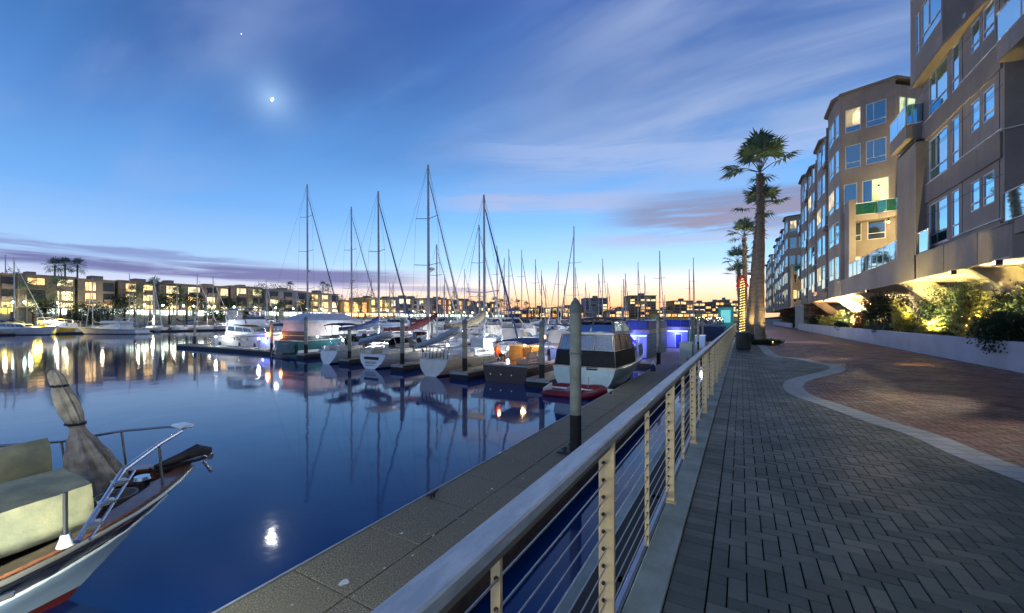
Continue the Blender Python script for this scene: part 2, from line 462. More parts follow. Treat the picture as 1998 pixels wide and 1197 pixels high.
PO = [Vector((0.62, 40)), Vector((0.70, 33))] + PO + [Vector((4.2, 1.2)), Vector((3.9, -1.5)), Vector((2.6, -4.0))]
CO = smooth_path(PO, 240)
# the band keeps an even width: offset the outer edge towards the red side
BW = 0.40
def offset(path, d):
    o = []
    for i, p in enumerate(path):
        tn = (path[min(i + 1, len(path) - 1)] - path[max(i - 1, 0)]).normalized()
        o.append(p + Vector((-tn.y, tn.x)) * d)
    return o
CI = offset(CO, BW)
if sum(p.x for p in CI) < sum(p.x for p in CO): CI = offset(CO, -BW)
curve_y = [(p.y, p.x) for p in CO]
def xcurve(y):
    """all crossings of the band centre at this y, the side test uses the nearest path point instead"""
    return 0
CM = [(a_ + b_) / 2 for a_, b_ in zip(CO, CI)]
poly_grey = [(XE - 0.5, 40.0)] + [(p.x, p.y) for p in CM] + [(XE - 0.5, -4.0)]
def inside(x, y, P):
    c = False; j = len(P) - 1
    for i in range(len(P)):
        if (P[i][1] > y) != (P[j][1] > y) and x < (P[j][0] - P[i][0]) * (y - P[i][1]) / (P[j][1] - P[i][1]) + P[i][0]: c = not c
        j = i
    return c

def paver_mat(name, cols, rough, spec=0.4, speck=0.15):
    m = bpy.data.materials.new(name); m.use_nodes = True
    t = NT(m.node_tree); b = m.node_tree.nodes['Principled BSDF']
    g_ = t.node('ShaderNodeNewGeometry')
    rnd = g_.outputs['Random Per Island']
    c = t.ramp(rnd, [(i / (len(cols) - 1), tuple(x) + (1,)) for i, x in enumerate(cols)], 'LINEAR')
    big = t.noise(g_.outputs['Position'], 0.55, 4, 0.6)
    fine = t.noise(g_.outputs['Position'], 180, 2, 0.6)
    c = t.mix(t.remap(big, 0.3, 0.72, 0.0, 0.55), c, (cols[0][0] * 0.6, cols[0][1] * 0.6, cols[0][2] * 0.6, 1))
    c = t.mix(t.math('MULTIPLY', t.remap(fine, 0.35, 0.65), speck), c, (cols[-1][0] * 1.8, cols[-1][1] * 1.8, cols[-1][2] * 1.8, 1))
    vo = t.node('ShaderNodeTexVoronoi'); t.l.new(g_.outputs['Position'], vo.inputs['Vector']); vo.inputs['Scale'].default_value = 1.7
    c = t.mix(t.remap(vo.outputs['Distance'], 0.03, 0.06, 0.75, 0), c, (0.012, 0.013, 0.013, 1))
    vo2 = t.node('ShaderNodeTexVoronoi'); t.l.new(t.mapping(g_.outputs['Position'], loc=(5, 3, 0)), vo2.inputs['Vector']); vo2.inputs['Scale'].default_value = 0.9
    c = t.mix(t.remap(vo2.outputs['Distance'], 0.02, 0.035, 0.6, 0), c, (0.30, 0.29, 0.26, 1))
    t.l.new(c, b.inputs['Base Color'])
    t.l.new(t.remap(t.noise(g_.outputs['Position'], 1.3, 4, 0.6), 0.3, 0.7, rough - 0.12, rough + 0.12), b.inputs['Roughness'])
    b.inputs['Specular IOR Level'].default_value = spec
    bp = t.node('ShaderNodeBump'); bp.inputs['Strength'].default_value = 0.5; bp.inputs['Distance'].default_value = 0.004
    t.l.new(fine, bp.inputs['Height']); t.l.new(bp.outputs[0], b.inputs['Normal'])
    return m
M_pg = paver_mat('grey_pavers', [(0.045, 0.06, 0.05), (0.068, 0.088, 0.072), (0.092, 0.115, 0.094), (0.145, 0.155, 0.12)], 0.5)
M_pr = paver_mat('red_pavers', [(0.09, 0.028, 0.018), (0.16, 0.05, 0.032), (0.24, 0.082, 0.052), (0.26, 0.15, 0.10)], 0.5)
M_pb = paver_mat('pale_border_pavers', [(0.34, 0.37, 0.34), (0.42, 0.44, 0.40), (0.47, 0.48, 0.44)], 0.6)
M_joint = mat('paving_joint', (0.010, 0.011, 0.010), 0.98, spec=0.1)
pg = MB(); pr = MB()
GAP = 0.0038
def paver(mb, x, y, wx, wy):
    z = random.uniform(-0.0015, 0.0015); c = 0.002
    x0, x1, y0, y1 = x + GAP, x + wx - GAP, y + GAP, y + wy - GAP
    tx, ty = random.uniform(-.0012, .0012), random.uniform(-.0012, .0012)
    top = [(x0 + c, y0 + c, z), (x1 - c, y0 + c, z + tx), (x1 - c, y1 - c, z + tx + ty), (x0 + c, y1 - c, z + ty)]
    low = [(x0, y0, -0.0055), (x1, y0, -0.0055), (x1, y1, -0.0055), (x0, y1, -0.0055)]
    mb.add(top + low, [(0, 1, 2, 3), (4, 5, 1, 0), (5, 6, 2, 1), (6, 7, 3, 2), (7, 4, 0, 3)])
U = 0.1016
X0H = XE + 0.2045
nx = int((PE - X0H) / U) + 1
def lay(y):
    jy = round(y / U)
    return jy
YMAX = 33.0
for j in range(int(-3.5 / U), int(YMAX / U)):
    for i in range(-1, nx + 1):
        k = (i - j) % 4
        x = X0H + i * U; y = j * U
        if k == 0: wx, wy = 2 * U, U
        elif k == 3: wx, wy = U, 2 * U
        else: continue
        if y > 14 and x > 3.5 and False: continue
        if x < X0H - 0.001:
            if k == 0: x = X0H; wx = U
            else: continue
        if x + wx > PE: wx = PE - x
        if wx < 0.03: continue
        gs = inside(x + wx / 2, y + wy / 2, poly_grey)
        paver(pg if gs else pr, x, y, wx, wy)
for j in range(int(-3.5 / U), int(40 / U)):
    paver(pg, XE, j * U, 0.203, U)
pg = struct('grey_promenade_paving', pg, M_pg)
pr = struct('red_promenade_paving', pr, M_pr)
# far, unresolved part of the same paving
def brickmat(name, c1, c2, c3):
    m = bpy.data.materials.new(name); m.use_nodes = True
    t = NT(m.node_tree); b = m.node_tree.nodes['Principled BSDF']
    P = t.node('ShaderNodeNewGeometry').outputs['Position']
    br = t.node('ShaderNodeTexBrick'); t.l.new(P, br.inputs[0]); br.inputs['Scale'].default_value = 4.9
    br.inputs['Color1'].default_value = c1 + (1,); br.inputs['Color2'].default_value = c2 + (1,); br.inputs['Mortar'].default_value = (0.02, 0.02, 0.02, 1)
    br.inputs['Mortar Size'].default_value = 0.05
    c = t.mix(t.remap(t.noise(P, 0.4, 4, 0.6), 0.3, 0.7, 0, 0.6), br.outputs[0], c3 + (1,))
    t.l.new(c, b.inputs['Base Color']); b.inputs['Roughness'].default_value = 0.5
    return m
far = MB(); far.quad((0.62, YMAX, -0.004), (PE + 0.3, YMAX, -0.004), (PE + 0.3, 150, -0.004), (0.62, 150, -0.004))
far.quad((-0.3, 40, -0.004), (0.62, 40, -0.004), (0.62, 150, -0.004), (-0.3, 150, -0.004))
struct('far_promenade_paving', far, brickmat('far_red_pavers', (0.17, 0.055, 0.036), (0.24, 0.09, 0.06), (0.17, 0.06, 0.042)))
bed = MB(); bed.quad((XE - 0.0, -6, -0.006), (PE + 0.2, -6, -0.006), (PE + 0.2, 150, -0.006), (XE, 150, -0.006))
struct('paving_bed', bed, M_joint)
# pale wavy border band: two rows of blocks laid along the curve
bd = MB()
for row in (0, 1):
    a0, a1 = (0.004, 0.49) if row == 0 else (0.51, 0.996)
    i = 0
    while i < len(CO) - 2:
        def pt(ii, f): return CO[ii].lerp(CI[ii], f)
        zz = 0.005 + random.uniform(-0.0006, 0.0006)
        q = [pt(i, a0), pt(i, a1), pt(i + 1, a1), pt(i + 1, a0)]
        e = 0.05
        q = [q[0].lerp(q[3], e), q[1].lerp(q[2], e), q[2].lerp(q[1], e), q[3].lerp(q[0], e)]
        bd.add([(p.x, p.y, zz) for p in q] + [(p.x, p.y, -0.002) for p in q], [(0, 1, 2, 3), (0, 4, 5, 1), (1, 5, 6, 2), (2, 6, 7, 3), (3, 7, 4, 0)])
        i += 1
struct('pale_border_band', bd, M_pb)
jb = MB()
jb.add([(p.x, p.y, 0.0028) for p in CO] + [(p.x, p.y, 0.0028) for p in CI], [(i, i + 1, len(CO) + i + 1, len(CO) + i) for i in range(len(CO) - 1)])
struct('border_band_joint', jb, mat('pale_joint', (0.26, 0.27, 0.25), 0.9))
# drain slot in the red paving
dp = gp(1583, 675.5, 0)
dr = MB()
for k in range(7): dr.box(dp.x - 0.42 + k * 0.13, dp.x - 0.31 + k * 0.13, dp.y - 0.1, dp.y + 0.1, 0.001, 0.008)
dr.box(dp.x - 0.46, dp.x + 0.5, dp.y - 0.14, dp.y - 0.11, 0.001, 0.01); dr.box(dp.x - 0.46, dp.x + 0.5, dp.y + 0.11, dp.y + 0.14, 0.001, 0.01)
tag(dr.build('drain_grate', M_dark), 'narrow dark iron drain grate set flush in the red brick paving', 'drain')

# ---------------------------------------------------------------- kerb and seawall
M_kerb = mat('kerb_concrete', (0.36, 0.42, 0.37), 0.8, var=0.22, vs=2.2, bump=0.35, bs=90, c2=(0.25, 0.28, 0.22))
kb = MB()
y = -4.0
while y < 60:
    kb.box(-0.56, XE - 0.004, y + 0.003, y + 2.997, -0.5, 0.022, ch=0.006); y += 3.0
struct('kerb', kb, M_kerb)
sw = thing('seawall', 'pale green concrete seawall with a lower ledge under the promenade railing', 'seawall', (0, 0, 0))
MB().box(-1.12, -0.565, -8, 62, -3.2, -0.52).build('wall', M_wallc, sw)
lg = MB()
y = -8
while y < 60:
    lg.box(-1.16, -0.57, y + 0.004, y + 2.4, -0.515, -0.47, ch=0.01); y += 2.404
lg.build('ledge', mat('ledge_concrete', (0.30, 0.36, 0.33), 0.75, var=0.3, vs=1.5, bump=0.3, bs=60, c2=(0.19, 0.23, 0.2)), sw)
M_rust = mat('gold_conduit', (0.42, 0.27, 0.06), 0.45, 0.3, var=0.55, vs=14, bump=0.5, bs=40)
cd = MB(); cd.tube([(-0.80, -6, -0.40), (-0.80, 60, -0.40)], 0.035, 8)
for k in range(40): cd.box(-0.85, -0.75, -5 + k * 1.6, -4.93 + k * 1.6, -0.468, -0.35)
tag(cd.build('conduit_pipe', M_rust), 'yellow brown metal pipe running along the seawall ledge below the railing', 'pipe')

# ---------------------------------------------------------------- railing
M_cap = bpy.data.materials.new('galvanised_cap'); M_cap.use_nodes = True
t = NT(M_cap.node_tree); b = M_cap.node_tree.nodes['Principled BSDF']; P_o = t.node('ShaderNodeNewGeometry').outputs['Position']
sp1 = t.noise(t.mapping(P_o, scale=(1, 0.25, 1)), 22, 5, 0.7); sp2 = t.noise(P_o, 3.0, 4, 0.6); sp3 = t.noise(t.mapping(P_o, scale=(40, 1.5, 40)), 1.0, 4, 0.7)
c_ = t.mix(t.remap(sp1, 0.38, 0.62), (0.46, 0.49, 0.50, 1), (0.64, 0.66, 0.65, 1)); c_ = t.mix(t.remap(sp2, 0.45, 0.72, 0, 0.5), c_, (0.36, 0.38, 0.36, 1)); c_ = t.mix(t.remap(sp3, 0.62, 0.70, 0, 0.5), c_, (0.28, 0.27, 0.24, 1))
t.l.new(c_, b.inputs['Base Color']); b.inputs['Metallic'].default_value = 0.2; t.l.new(t.remap(sp1, 0.3, 0.7, 0.3, 0.6), b.inputs['Roughness'])
MATS['galvanised_cap'] = M_cap
M_post = mat('cream_painted_post', (0.72, 0.53, 0.28), 0.45, var=0.16, vs=9, bump=0.15, bs=50)
M_cable = mat('steel_cable', (0.50, 0.49, 0.48), 0.35, 0.8)
M_brail = mat('blue_grey_bottom_rail', (0.38, 0.44, 0.58), 0.4, 0.3, var=0.1, vs=6)
YEND = 58.0
rl = thing('cable_railing', 'long steel cable railing with flat grey cap and cream posts at the water edge', 'railing', (0, 0, 0))
MB().box(-0.572, -0.492, -2.2, YEND, 1.045, 1.085, ch=0.006).build('handrail_cap', M_cap, rl)
MB().box(-0.548, -0.512, -2.2, YEND, 1.012, 1.0435).build('cap_underside', mat('tan_underside', (0.28, 0.24, 0.17), 0.6, var=0.1), rl)
MB().box(-0.578, -0.553, -2.2, YEND, 0.055, 0.105, ch=0.004).build('bottom_rail', M_brail, rl)
CZ = [0.945 - 0.078 * i for i in range(11)]
for z in CZ:
    MB().tube([(-0.532, -2.2, z), (-0.532, YEND, z)], 0.0035, 6).build('cable', M_cable, rl)
k = 0
postm = None; pickm = None
while -0.07 + 0.945 * k < YEND:
    y = -0.07 + 0.945 * k
    if k % 2 == 0:
        if postm is None:
            q = MB().box(-0.036, 0.036, -0.011, 0.011, 0.022, 1.0435, ch=0.003)
            q.box(-0.05, 0.05, -0.035, 0.035, 0.022, 0.03)
            q.cur = 1
            for z in CZ: q.tube([(-0.012, -0.020, z), (-0.012, 0.016, z)], 0.0085, 7)
            postm = q.build('post', [M_post, M_dark], rl, (-0.532, y, 0))
            cur = postm
        else:
            cur = postm.copy(); COL.objects.link(cur); cur.parent = rl; cur.location = (-0.532, y, 0)
    else:
        if pickm is None:
            q = MB().box(-0.014, 0.014, -0.006, 0.006, 0.10, 1.0435)
            q.cur = 1
            for z in CZ: q.tube([(0.004, -0.010, z), (0.004, 0.010, z)], 0.007, 7)
            pickm = q.build('picket', [M_post, M_dark], rl, (-0.540, y, 0))
        else:
            cur = pickm.copy(); COL.objects.link(cur); cur.parent = rl; cur.location = (-0.540, y, 0)
    k += 1

# ---------------------------------------------------------------- docks
def dock_mat(name, base, dark):
    m = bpy.data.materials.new(name); m.use_nodes = True
    t = NT(m.node_tree); b = m.node_tree.nodes['Principled BSDF']
    P = t.node('ShaderNodeNewGeometry'); pos = P.outputs['Position']
    fine = t.noise(pos, 55, 3, 0.7); mid = t.noise(pos, 1.1, 5, 0.6)
    c = t.mix(t.remap(fine, 0.42, 0.62), dark + (1,), base + (1,))
    c = t.mix(t.remap(mid, 0.35, 0.7, 0, 0.6), c, tuple(x * 0.45 for x in base) + (1,))
    c = t.mix(t.remap(P.outputs['Random Per Island'], 0, 1, 0, 0.3, False), c, tuple(x * 0.5 for x in base) + (1,))
    t.l.new(c, b.inputs['Base Color']); b.inputs['Roughness'].default_value = 0.8
    bp = t.node('ShaderNodeBump'); bp.inputs['Strength'].default_value = 0.6; bp.inputs['Distance'].default_value = 0.008
    t.l.new(fine, bp.inputs['Height']); t.l.new(bp.outputs[0], b.inputs['Normal'])
    return m
M_agg = dock_mat('exposed_aggregate', (0.40, 0.33, 0.20), (0.075, 0.066, 0.048))
M_float = mat('dock_float', (0.012, 0.013, 0.014), 0.7, var=0.3)
M_trim = mat('dock_edge_trim', (0.35, 0.36, 0.36), 0.5, 0.2, var=0.2)
M_wale = mat('timber_wale', (0.09, 0.06, 0.045), 0.8, var=0.35, vs=3)
def panels(x0, x1, y0, y1, nx, ly):
    q = MB(); wx = (x1 - x0) / nx; n = max(1, round((y1 - y0) / ly)); wy = (y1 - y0) / n
    for i in range(nx):
        for j in range(n):
            q.box(x0 + i * wx + 0.006, x0 + (i + 1) * wx - 0.006, y0 + j * wy + 0.006, y0 + (j + 1) * wy - 0.006, DZ - 0.12, DZ + random.uniform(-0.003, 0.003), ch=0.006)
    return q
def dock(label, x0, x1, y0, y1, nx=2, ly=1.2, group=None, name='floating_dock'):
    d = thing(name, label, 'dock', ((x0 + x1) / 2, (y0 + y1) / 2, DZ), 0, group)
    L = Matrix.Translation(-d.location)
    def tr(q):
        q.v = [tuple(L @ Vector(p)) for p in q.v]; return q
    tr(panels(x0, x1, y0, y1, nx, ly)).build('deck', M_agg, d)
    e = MB(); e.box(x0 - 0.035, x0 - 0.001, y0 - 0.035, y1 + 0.035, DZ - 0.16, DZ + 0.012); e.box(x1 + 0.001, x1 + 0.035, y0 - 0.035, y1 + 0.035, DZ - 0.16, DZ + 0.012)
    e.box(x0, x1, y0 - 0.036, y0 - 0.002, DZ - 0.16, DZ + 0.011); e.box(x0, x1, y1 + 0.002, y1 + 0.036, DZ - 0.16, DZ + 0.011)
    tr(e).build('edge_trim', M_trim, d)
    tr(MB().box(x0 - 0.02, x1 + 0.02, y0 - 0.02, y1 + 0.02, WZ - 0.5, DZ - 0.13)).build('float', M_float, d)
    tr(MB().box(x0 - 0.07, x0 - 0.037, y0, y1, DZ - 0.3, DZ - 0.05).box(x1 + 0.037, x1 + 0.07, y0, y1, DZ - 0.3, DZ - 0.05)).build('timber_wale', M_wale, d)
    return d
XL, XR = -4.96, -2.94
nd = dock('long main dock of brown pebbled concrete panels running below the railing', XL, XR, -9.0, 31.0)
# bird droppings on the deck
bdm = mat('bird_dropping', (0.62, 0.64, 0.62), 0.8, var=0.2, vs=30)
spots = [(672, 1138, .05), (805, 1085, .018), (783, 1042, .03), (835, 1043, .012), (846, 1046, .025), (750, 1110, .014), (960, 955, .03), (952, 962, .012), (918, 978, .012), (893, 1013, .018), (905, 1020, .01), (1020, 935, .02), (1045, 905, .02), (570, 1182, .012), (620, 1150, .01), (1000, 900, .012), (690, 1165, .008)]
for x, y_, r_ in spots:
    c = gp(x, y_, DZ) - nd.location
    n = 11; pts = []
    for k in range(n):
        a_ = 2 * math.pi * k / n; q = r_ * random.uniform(0.45, 1.25)
        pts.append((c.x + q * math.cos(a_), c.y + 1.3 * q * math.sin(a_), 0.0085))
    MB().poly(pts).build('bird_dropping', bdm, nd)

for y_ in (1.2, 5.6, 12.5, 17.0, 22.5):
    q = MB(); q.tube([(XL + 0.16, y_ - 0.14, DZ + 0.085), (XL + 0.16, y_ - 0.05, DZ + 0.07), (XL + 0.16, y_ + 0.05, DZ + 0.07), (XL + 0.16, y_ + 0.14, DZ + 0.085)], 0.018, 6)
    q.tube([(XL + 0.16, y_ - 0.04, DZ + 0.005), (XL + 0.16, y_ - 0.04, DZ + 0.07)], 0.02, 6); q.tube([(XL + 0.16, y_ + 0.04, DZ + 0.005), (XL + 0.16, y_ + 0.04, DZ + 0.07)], 0.02, 6)
    o_ = q.build('cleat', M_dark, nd); o_.location = -nd.location
# mooring piles
M_pile = mat('pile_concrete', (0.34, 0.33, 0.25), 0.8, var=0.3, vs=1.6, bump=0.4, bs=14, c2=(0.20, 0.23, 0.19))
M_pilelow = mat('weathered_pile_foot', (0.012, 0.013, 0.011), 0.75, var=0.5, vs=4, bump=0.6, bs=20)
M_pcap = mat('pile_cap', (0.17, 0.20, 0.17), 0.6, var=0.25, vs=6)
def pile_proto():
    p = thing('mooring_pile', 'tall round concrete mooring pile with a pointed cap standing in the brown main dock', 'pile')
    q = MB(); q.lathe([(0.135, 0.85), (0.135, 2.0), (0.139, 2.01), (0.139, 2.06), (0.135, 2.07), (0.135, 3.38)], n=20)
    q.build('shaft', M_pile, p)
    MB().lathe([(0.140, -1.2), (0.140, 0.15), (0.138, 0.9)], n=20).build('pile_foot', M_pilelow, p)
    MB().lathe([(0.150, 3.34), (0.152, 3.42), (0.145, 3.43), (0.142, 3.50), (0.10, 3.60), (0.045, 3.67), (0.005, 3.71)], n=20).build('cap', M_pcap, p)
    h = MB(); h.lathe([(0.155, 2.35), (0.155, 2.39)], n=20)
    h.build('band', M_pcap, p)
    return p
p0 = pile_proto()
c = gp(1123, 882, DZ); p0.location = (c.x, c.y, DZ)
hp = MB(); hp.box(-0.36, 0.30, -0.30, 0.30, 0.004, 0.045, ch=0.01)
for a_, b_ in ((-0.2, -0.2), (0.2, -0.2), (-0.2, 0.2), (0.2, 0.2)): hp.tube([(a_, b_ - 0.04, 0.10), (a_, b_ + 0.04, 0.10)], 0.05, 8)
hp.build('pile_guide', M_dark, None, (c.x, c.y, DZ))
bpy.data.objects['pile_guide'].parent = nd; bpy.data.objects['pile_guide'].location = Vector((c.x, c.y, DZ)) - nd.location
PILES = [(380, 671, 612, 'mooring pile at the far left end of the cross dock beside the flybridge yacht', 1.0),
         (530, 684, 626, 'mooring pile with an orange lamp at the right end of the cross dock', 1.0),
         (597, 690, 617, 'mooring pile in front of the canvas covered trawler', 1.15),
         (682, 700, 640, 'mooring pile between the sterns of the two white sailing boats with dinghies', 1.0),
         (785, 711, 622, 'thick mooring pile between the lettered white transom and the rowing dinghy', 1.1),
         (907, 724, 622, 'mooring pile hiding part of the lettered hull of the cream sailboat', 1.15),
         (1057, 738, 627, 'mooring pile on the finger beside the brown launch with a lit cockpit', 1.1),
         (843, 668, 622, 'far mooring pile seen just right of the folded mainsail boom', 1.0),
         (1285, 711, 617, 'mooring pile between the two blue lit floating houses', 1.0),
         (1352, 690, 617, 'mooring pile behind the white utility cabinet', 1.0),
         (1362, 684, 618, 'slim mooring pile just right of the one behind the utility cabinet', 0.8),
         (1371, 668, 620, 'mooring pile left of the dark blue dock pavilion', 1.0),
         (1381, 662, 621, 'farthest mooring pile at the corner of the dock pavilion', 1.0),
         (1405, 656, 624, 'mooring pile standing behind the railing near its far end', 1.0)]
PLOC = {}
for px, pb, ptop, lab, rs in PILES:
    c = gp(px, pb, DZ); D = c.dot(FW)
    top = zat(ptop, D); H = top - DZ
    q = dup(p0, (c.x, c.y, DZ), 0, lab, 'pile', None, (rs, rs, H / 3.71))
    PLOC[px] = c
p0['group'] = 'mooring piles'
for o in SC.objects:
    if o.name.startswith('mooring_pile'): o['group'] = 'mooring piles'
# ================================================================== APARTMENT BUILDINGS ON THE RIGHT
def stucco(name, c):
    m = bpy.data.materials.new(name); m.use_nodes = True
    t = NT(m.node_tree); b = m.node_tree.nodes['Principled BSDF']
    o = t.node('ShaderNodeTexCoord').outputs['Object']
    big = t.noise(o, 0.45, 5, 0.6); trowel = t.noise(o, 6.0, 4, 0.65); grit = t.noise(o, 70, 3, 0.6)
    runs = t.noise(t.mapping(o, scale=(3.2, 3.2, 0.16)), 1.0, 5, 0.65, 0.2)
    k = c + (1,)
    col = t.mix(t.remap(big, 0.32, 0.68), tuple(x * 0.84 for x in c) + (1,), tuple(x * 1.14 for x in c) + (1,))
    col = t.mix(t.remap(runs, 0.52, 0.74, 0, 0.5), col, tuple(x * 0.62 for x in c) + (1,))
    col = t.mix(t.remap(trowel, 0.35, 0.65, 0, 0.22), col, tuple(x * 0.75 for x in c) + (1,))
    t.l.new(col, b.inputs['Base Color']); b.inputs['Roughness'].default_value = 0.92
    bp = t.node('ShaderNodeBump'); bp.inputs['Strength'].default_value = 0.45; bp.inputs['Distance'].default_value = 0.02
    t.l.new(t.math('ADD', t.math('MULTIPLY', trowel, 0.6), t.math('MULTIPLY', grit, 0.5)), bp.inputs['Height']); t.l.new(bp.outputs[0], b.inputs['Normal'])
    MATS[name] = m; return m
M_stucco = stucco('taupe_stucco', (0.285, 0.238, 0.20))
M_stucco2 = stucco('dark_taupe_stucco', (0.225, 0.188, 0.16))
M_coping = mat('pale_coping', (0.74, 0.70, 0.66), 0.7, var=0.1)
M_soffit = mat('cream_soffit', (0.62, 0.52, 0.38), 0.8, var=0.1, vs=0.6)
M_wframe = mat('white_window_frame', (0.66, 0.65, 0.66), 0.4)
M_pane = glassy('blue_reflecting_pane', (0.48, 0.82, 1.0), 0.94, 0.02, inner=(0.01, 0.02, 0.03), wob=0.12)
M_pane2 = glassy('dark_pane', (0.55, 0.88, 1.0), 0.30, 0.03, inner=(0.012, 0.02, 0.025), wob=0.1)
M_lit = emis('lit_room', (1.0, 0.78, 0.40), 0.62, 0.6, 1.6, True)
M_litg = emis('lit_room_green', (0.62, 0.8, 0.42), 0.5, 0.6, 1.6, True)
M_rail = glassy('balcony_glass', (0.60, 0.88, 1.0), 0.48, 0.03, alpha=0.35, inner=(0.05, 0.12, 0.12))
M_railg = glassy('green_balcony_glass', (0.5, 0.9, 0.75), 0.18, 0.03, alpha=0.42, inner=(0.02, 0.17, 0.12))

class Facade:
    """walls with real openings: every facet is a vertical rectangle cut by its windows"""
    def __init__(s, root, wallname='wall', m=None):
        s.root = root; s.wall = MB(); s.m = m or M_stucco; s.cop = MB(); s.wallname = wallname
    def facet(s, a, b, z0, z1, wins=(), depth=0.07):
        """a, b: (x, y) ends, outward normal to the left of a->b seen from above; wins: (s0, s1, zb, zt, kind)"""
        A = Vector((a[0], a[1], 0)); B = Vector((b[0], b[1], 0)); L = (B - A).length; d = (B - A) / L
        n = Vector((d.y, -d.x, 0)) * -1.0
        P = lambda q, z, o=0.0: A + d * q + Vector((0, 0, z)) + n * o
        ss = sorted({0.0, L} | {w_[0] for w_ in wins} | {w_[1] for w_ in wins}); zs = sorted({z0, z1} | {w_[2] for w_ in wins} | {w_[3] for w_ in wins})
        for i in range(len(ss) - 1):
            for j in range(len(zs) - 1):
                sc, zc = (ss[i] + ss[i + 1]) / 2, (zs[j] + zs[j + 1]) / 2
                if any(w_[0] < sc < w_[1] and w_[2] < zc < w_[3] for w_ in wins): continue
                s.wall.quad(P(ss[i], zs[j]), P(ss[i + 1], zs[j]), P(ss[i + 1], zs[j + 1]), P(ss[i], zs[j + 1]))
        for (q0, q1, zb, zt, kind) in wins:
            dd = -depth
            s.wall.quad(P(q0, zb), P(q1, zb), P(q1, zb, dd), P(q0, zb, dd)); s.wall.quad(P(q0, zt, dd), P(q1, zt, dd), P(q1, zt), P(q0, zt))
            s.wall.quad(P(q0, zb, dd), P(q0, zt, dd), P(q0, zt), P(q0, zb)); s.wall.quad(P(q1, zb), P(q1, zt), P(q1, zt, dd), P(q1, zb, dd))
            s.window(P, q0, q1, zb, zt, kind, depth)
    def window(s, P, q0, q1, zb, zt, kind, depth):
        fw = 0.055; fr = MB(); o0, o1 = -depth + 0.002, -depth + 0.055
        def bar(u0, u1, v0, v1, oo=0.0):
            fr.add([P(u0, v0, o0), P(u1, v0, o0), P(u1, v1, o0), P(u0, v1, o0), P(u0, v0, o1 - oo), P(u1, v0, o1 - oo), P(u1, v1, o1 - oo), P(u0, v1, o1 - oo)],
                   [(0, 1, 2, 3), (4, 5, 6, 7), (0, 1, 5, 4), (1, 2, 6, 5), (2, 3, 7, 6), (3, 0, 4, 7)])
        bar(q0, q1, zb, zb + fw); bar(q0, q1, zt - fw, zt); bar(q0, q0 + fw, zb + fw, zt - fw); bar(q1 - fw, q1, zb + fw, zt - fw)
        wdt = q1 - q0
        tz = zb + 0.24 * (zt - zb)
        if kind[0] in 'BD' or kind == 'L':      # fixed light below, slider above
            bar(q0 + fw, q1 - fw, tz, tz + fw, 0.003)
        split = None
        if wdt > 1.3:
            split = q0 + wdt * (0.62 if kind != 'Dr' else 0.45)
            bar(split - fw / 2, split + fw / 2, tz + fw if kind[0] in 'BDL' else zb + fw, zt - fw, 0.005)
        f_ = fr.build('window', M_wframe, s.root)
        g = MB(); o = -depth + 0.02
        mlist = [M_pane, M_pane2, M_lit, M_litg]
        main = {'B': 0, 'D': 1, 'L': 2, 'G': 3}[kind[0]]
        def gl(u0, u1, v0, v1, mi): g.cur = mi; g.quad(P(u0, v0, o), P(u1, v0, o), P(u1, v1, o), P(u0, v1, o))
        if split is not None:
            gl(q0 + fw, split - fw / 2, tz + fw, zt - fw, main)
            gl(split + fw / 2, q1 - fw, tz + fw, zt - fw, {0: 1, 1: 1, 2: 2, 3: 1}[main])
        else: gl(q0 + fw, q1 - fw, tz + fw, zt - fw, main)
        gl(q0 + fw, q1 - fw, zb + fw, tz, 0 if main == 0 else 1)
        g.build('pane', mlist, f_)
    def coping(s, a, b, z, w=0.10, h=0.06):
        A = Vector((a[0], a[1], 0)); B = Vector((b[0], b[1], 0)); d = (B - A).normalized(); n = Vector((-d.y, d.x, 0))
        s.cop.add([A + n * -0.05 + Vector((0, 0, z)), B - n * 0.05 + Vector((0, 0, z)), B + n * w + Vector((0, 0, z)), A + n * w + Vector((0, 0, z)),
                   A - n * 0.05 + Vector((0, 0, z + h)), B - n * 0.05 + Vector((0, 0, z + h)), B + n * w + Vector((0, 0, z + h * 0.6)), A + n * w + Vector((0, 0, z + h * 0.6))],
                  [(0, 3, 2, 1), (4, 5, 6, 7), (0, 1, 5, 4), (1, 2, 6, 5), (2, 3, 7, 6), (3, 0, 4, 7)])
    def slab(s, pts, z0, z1, name='floor_slab', m=None):
        MB().prism(pts, z0, z1).build(name, m or s.m, s.root)
    def done(s):
        s.wall.build(s.wallname, s.m, s.root)
        if s.cop.v: s.cop.build('coping', M_coping, s.root)
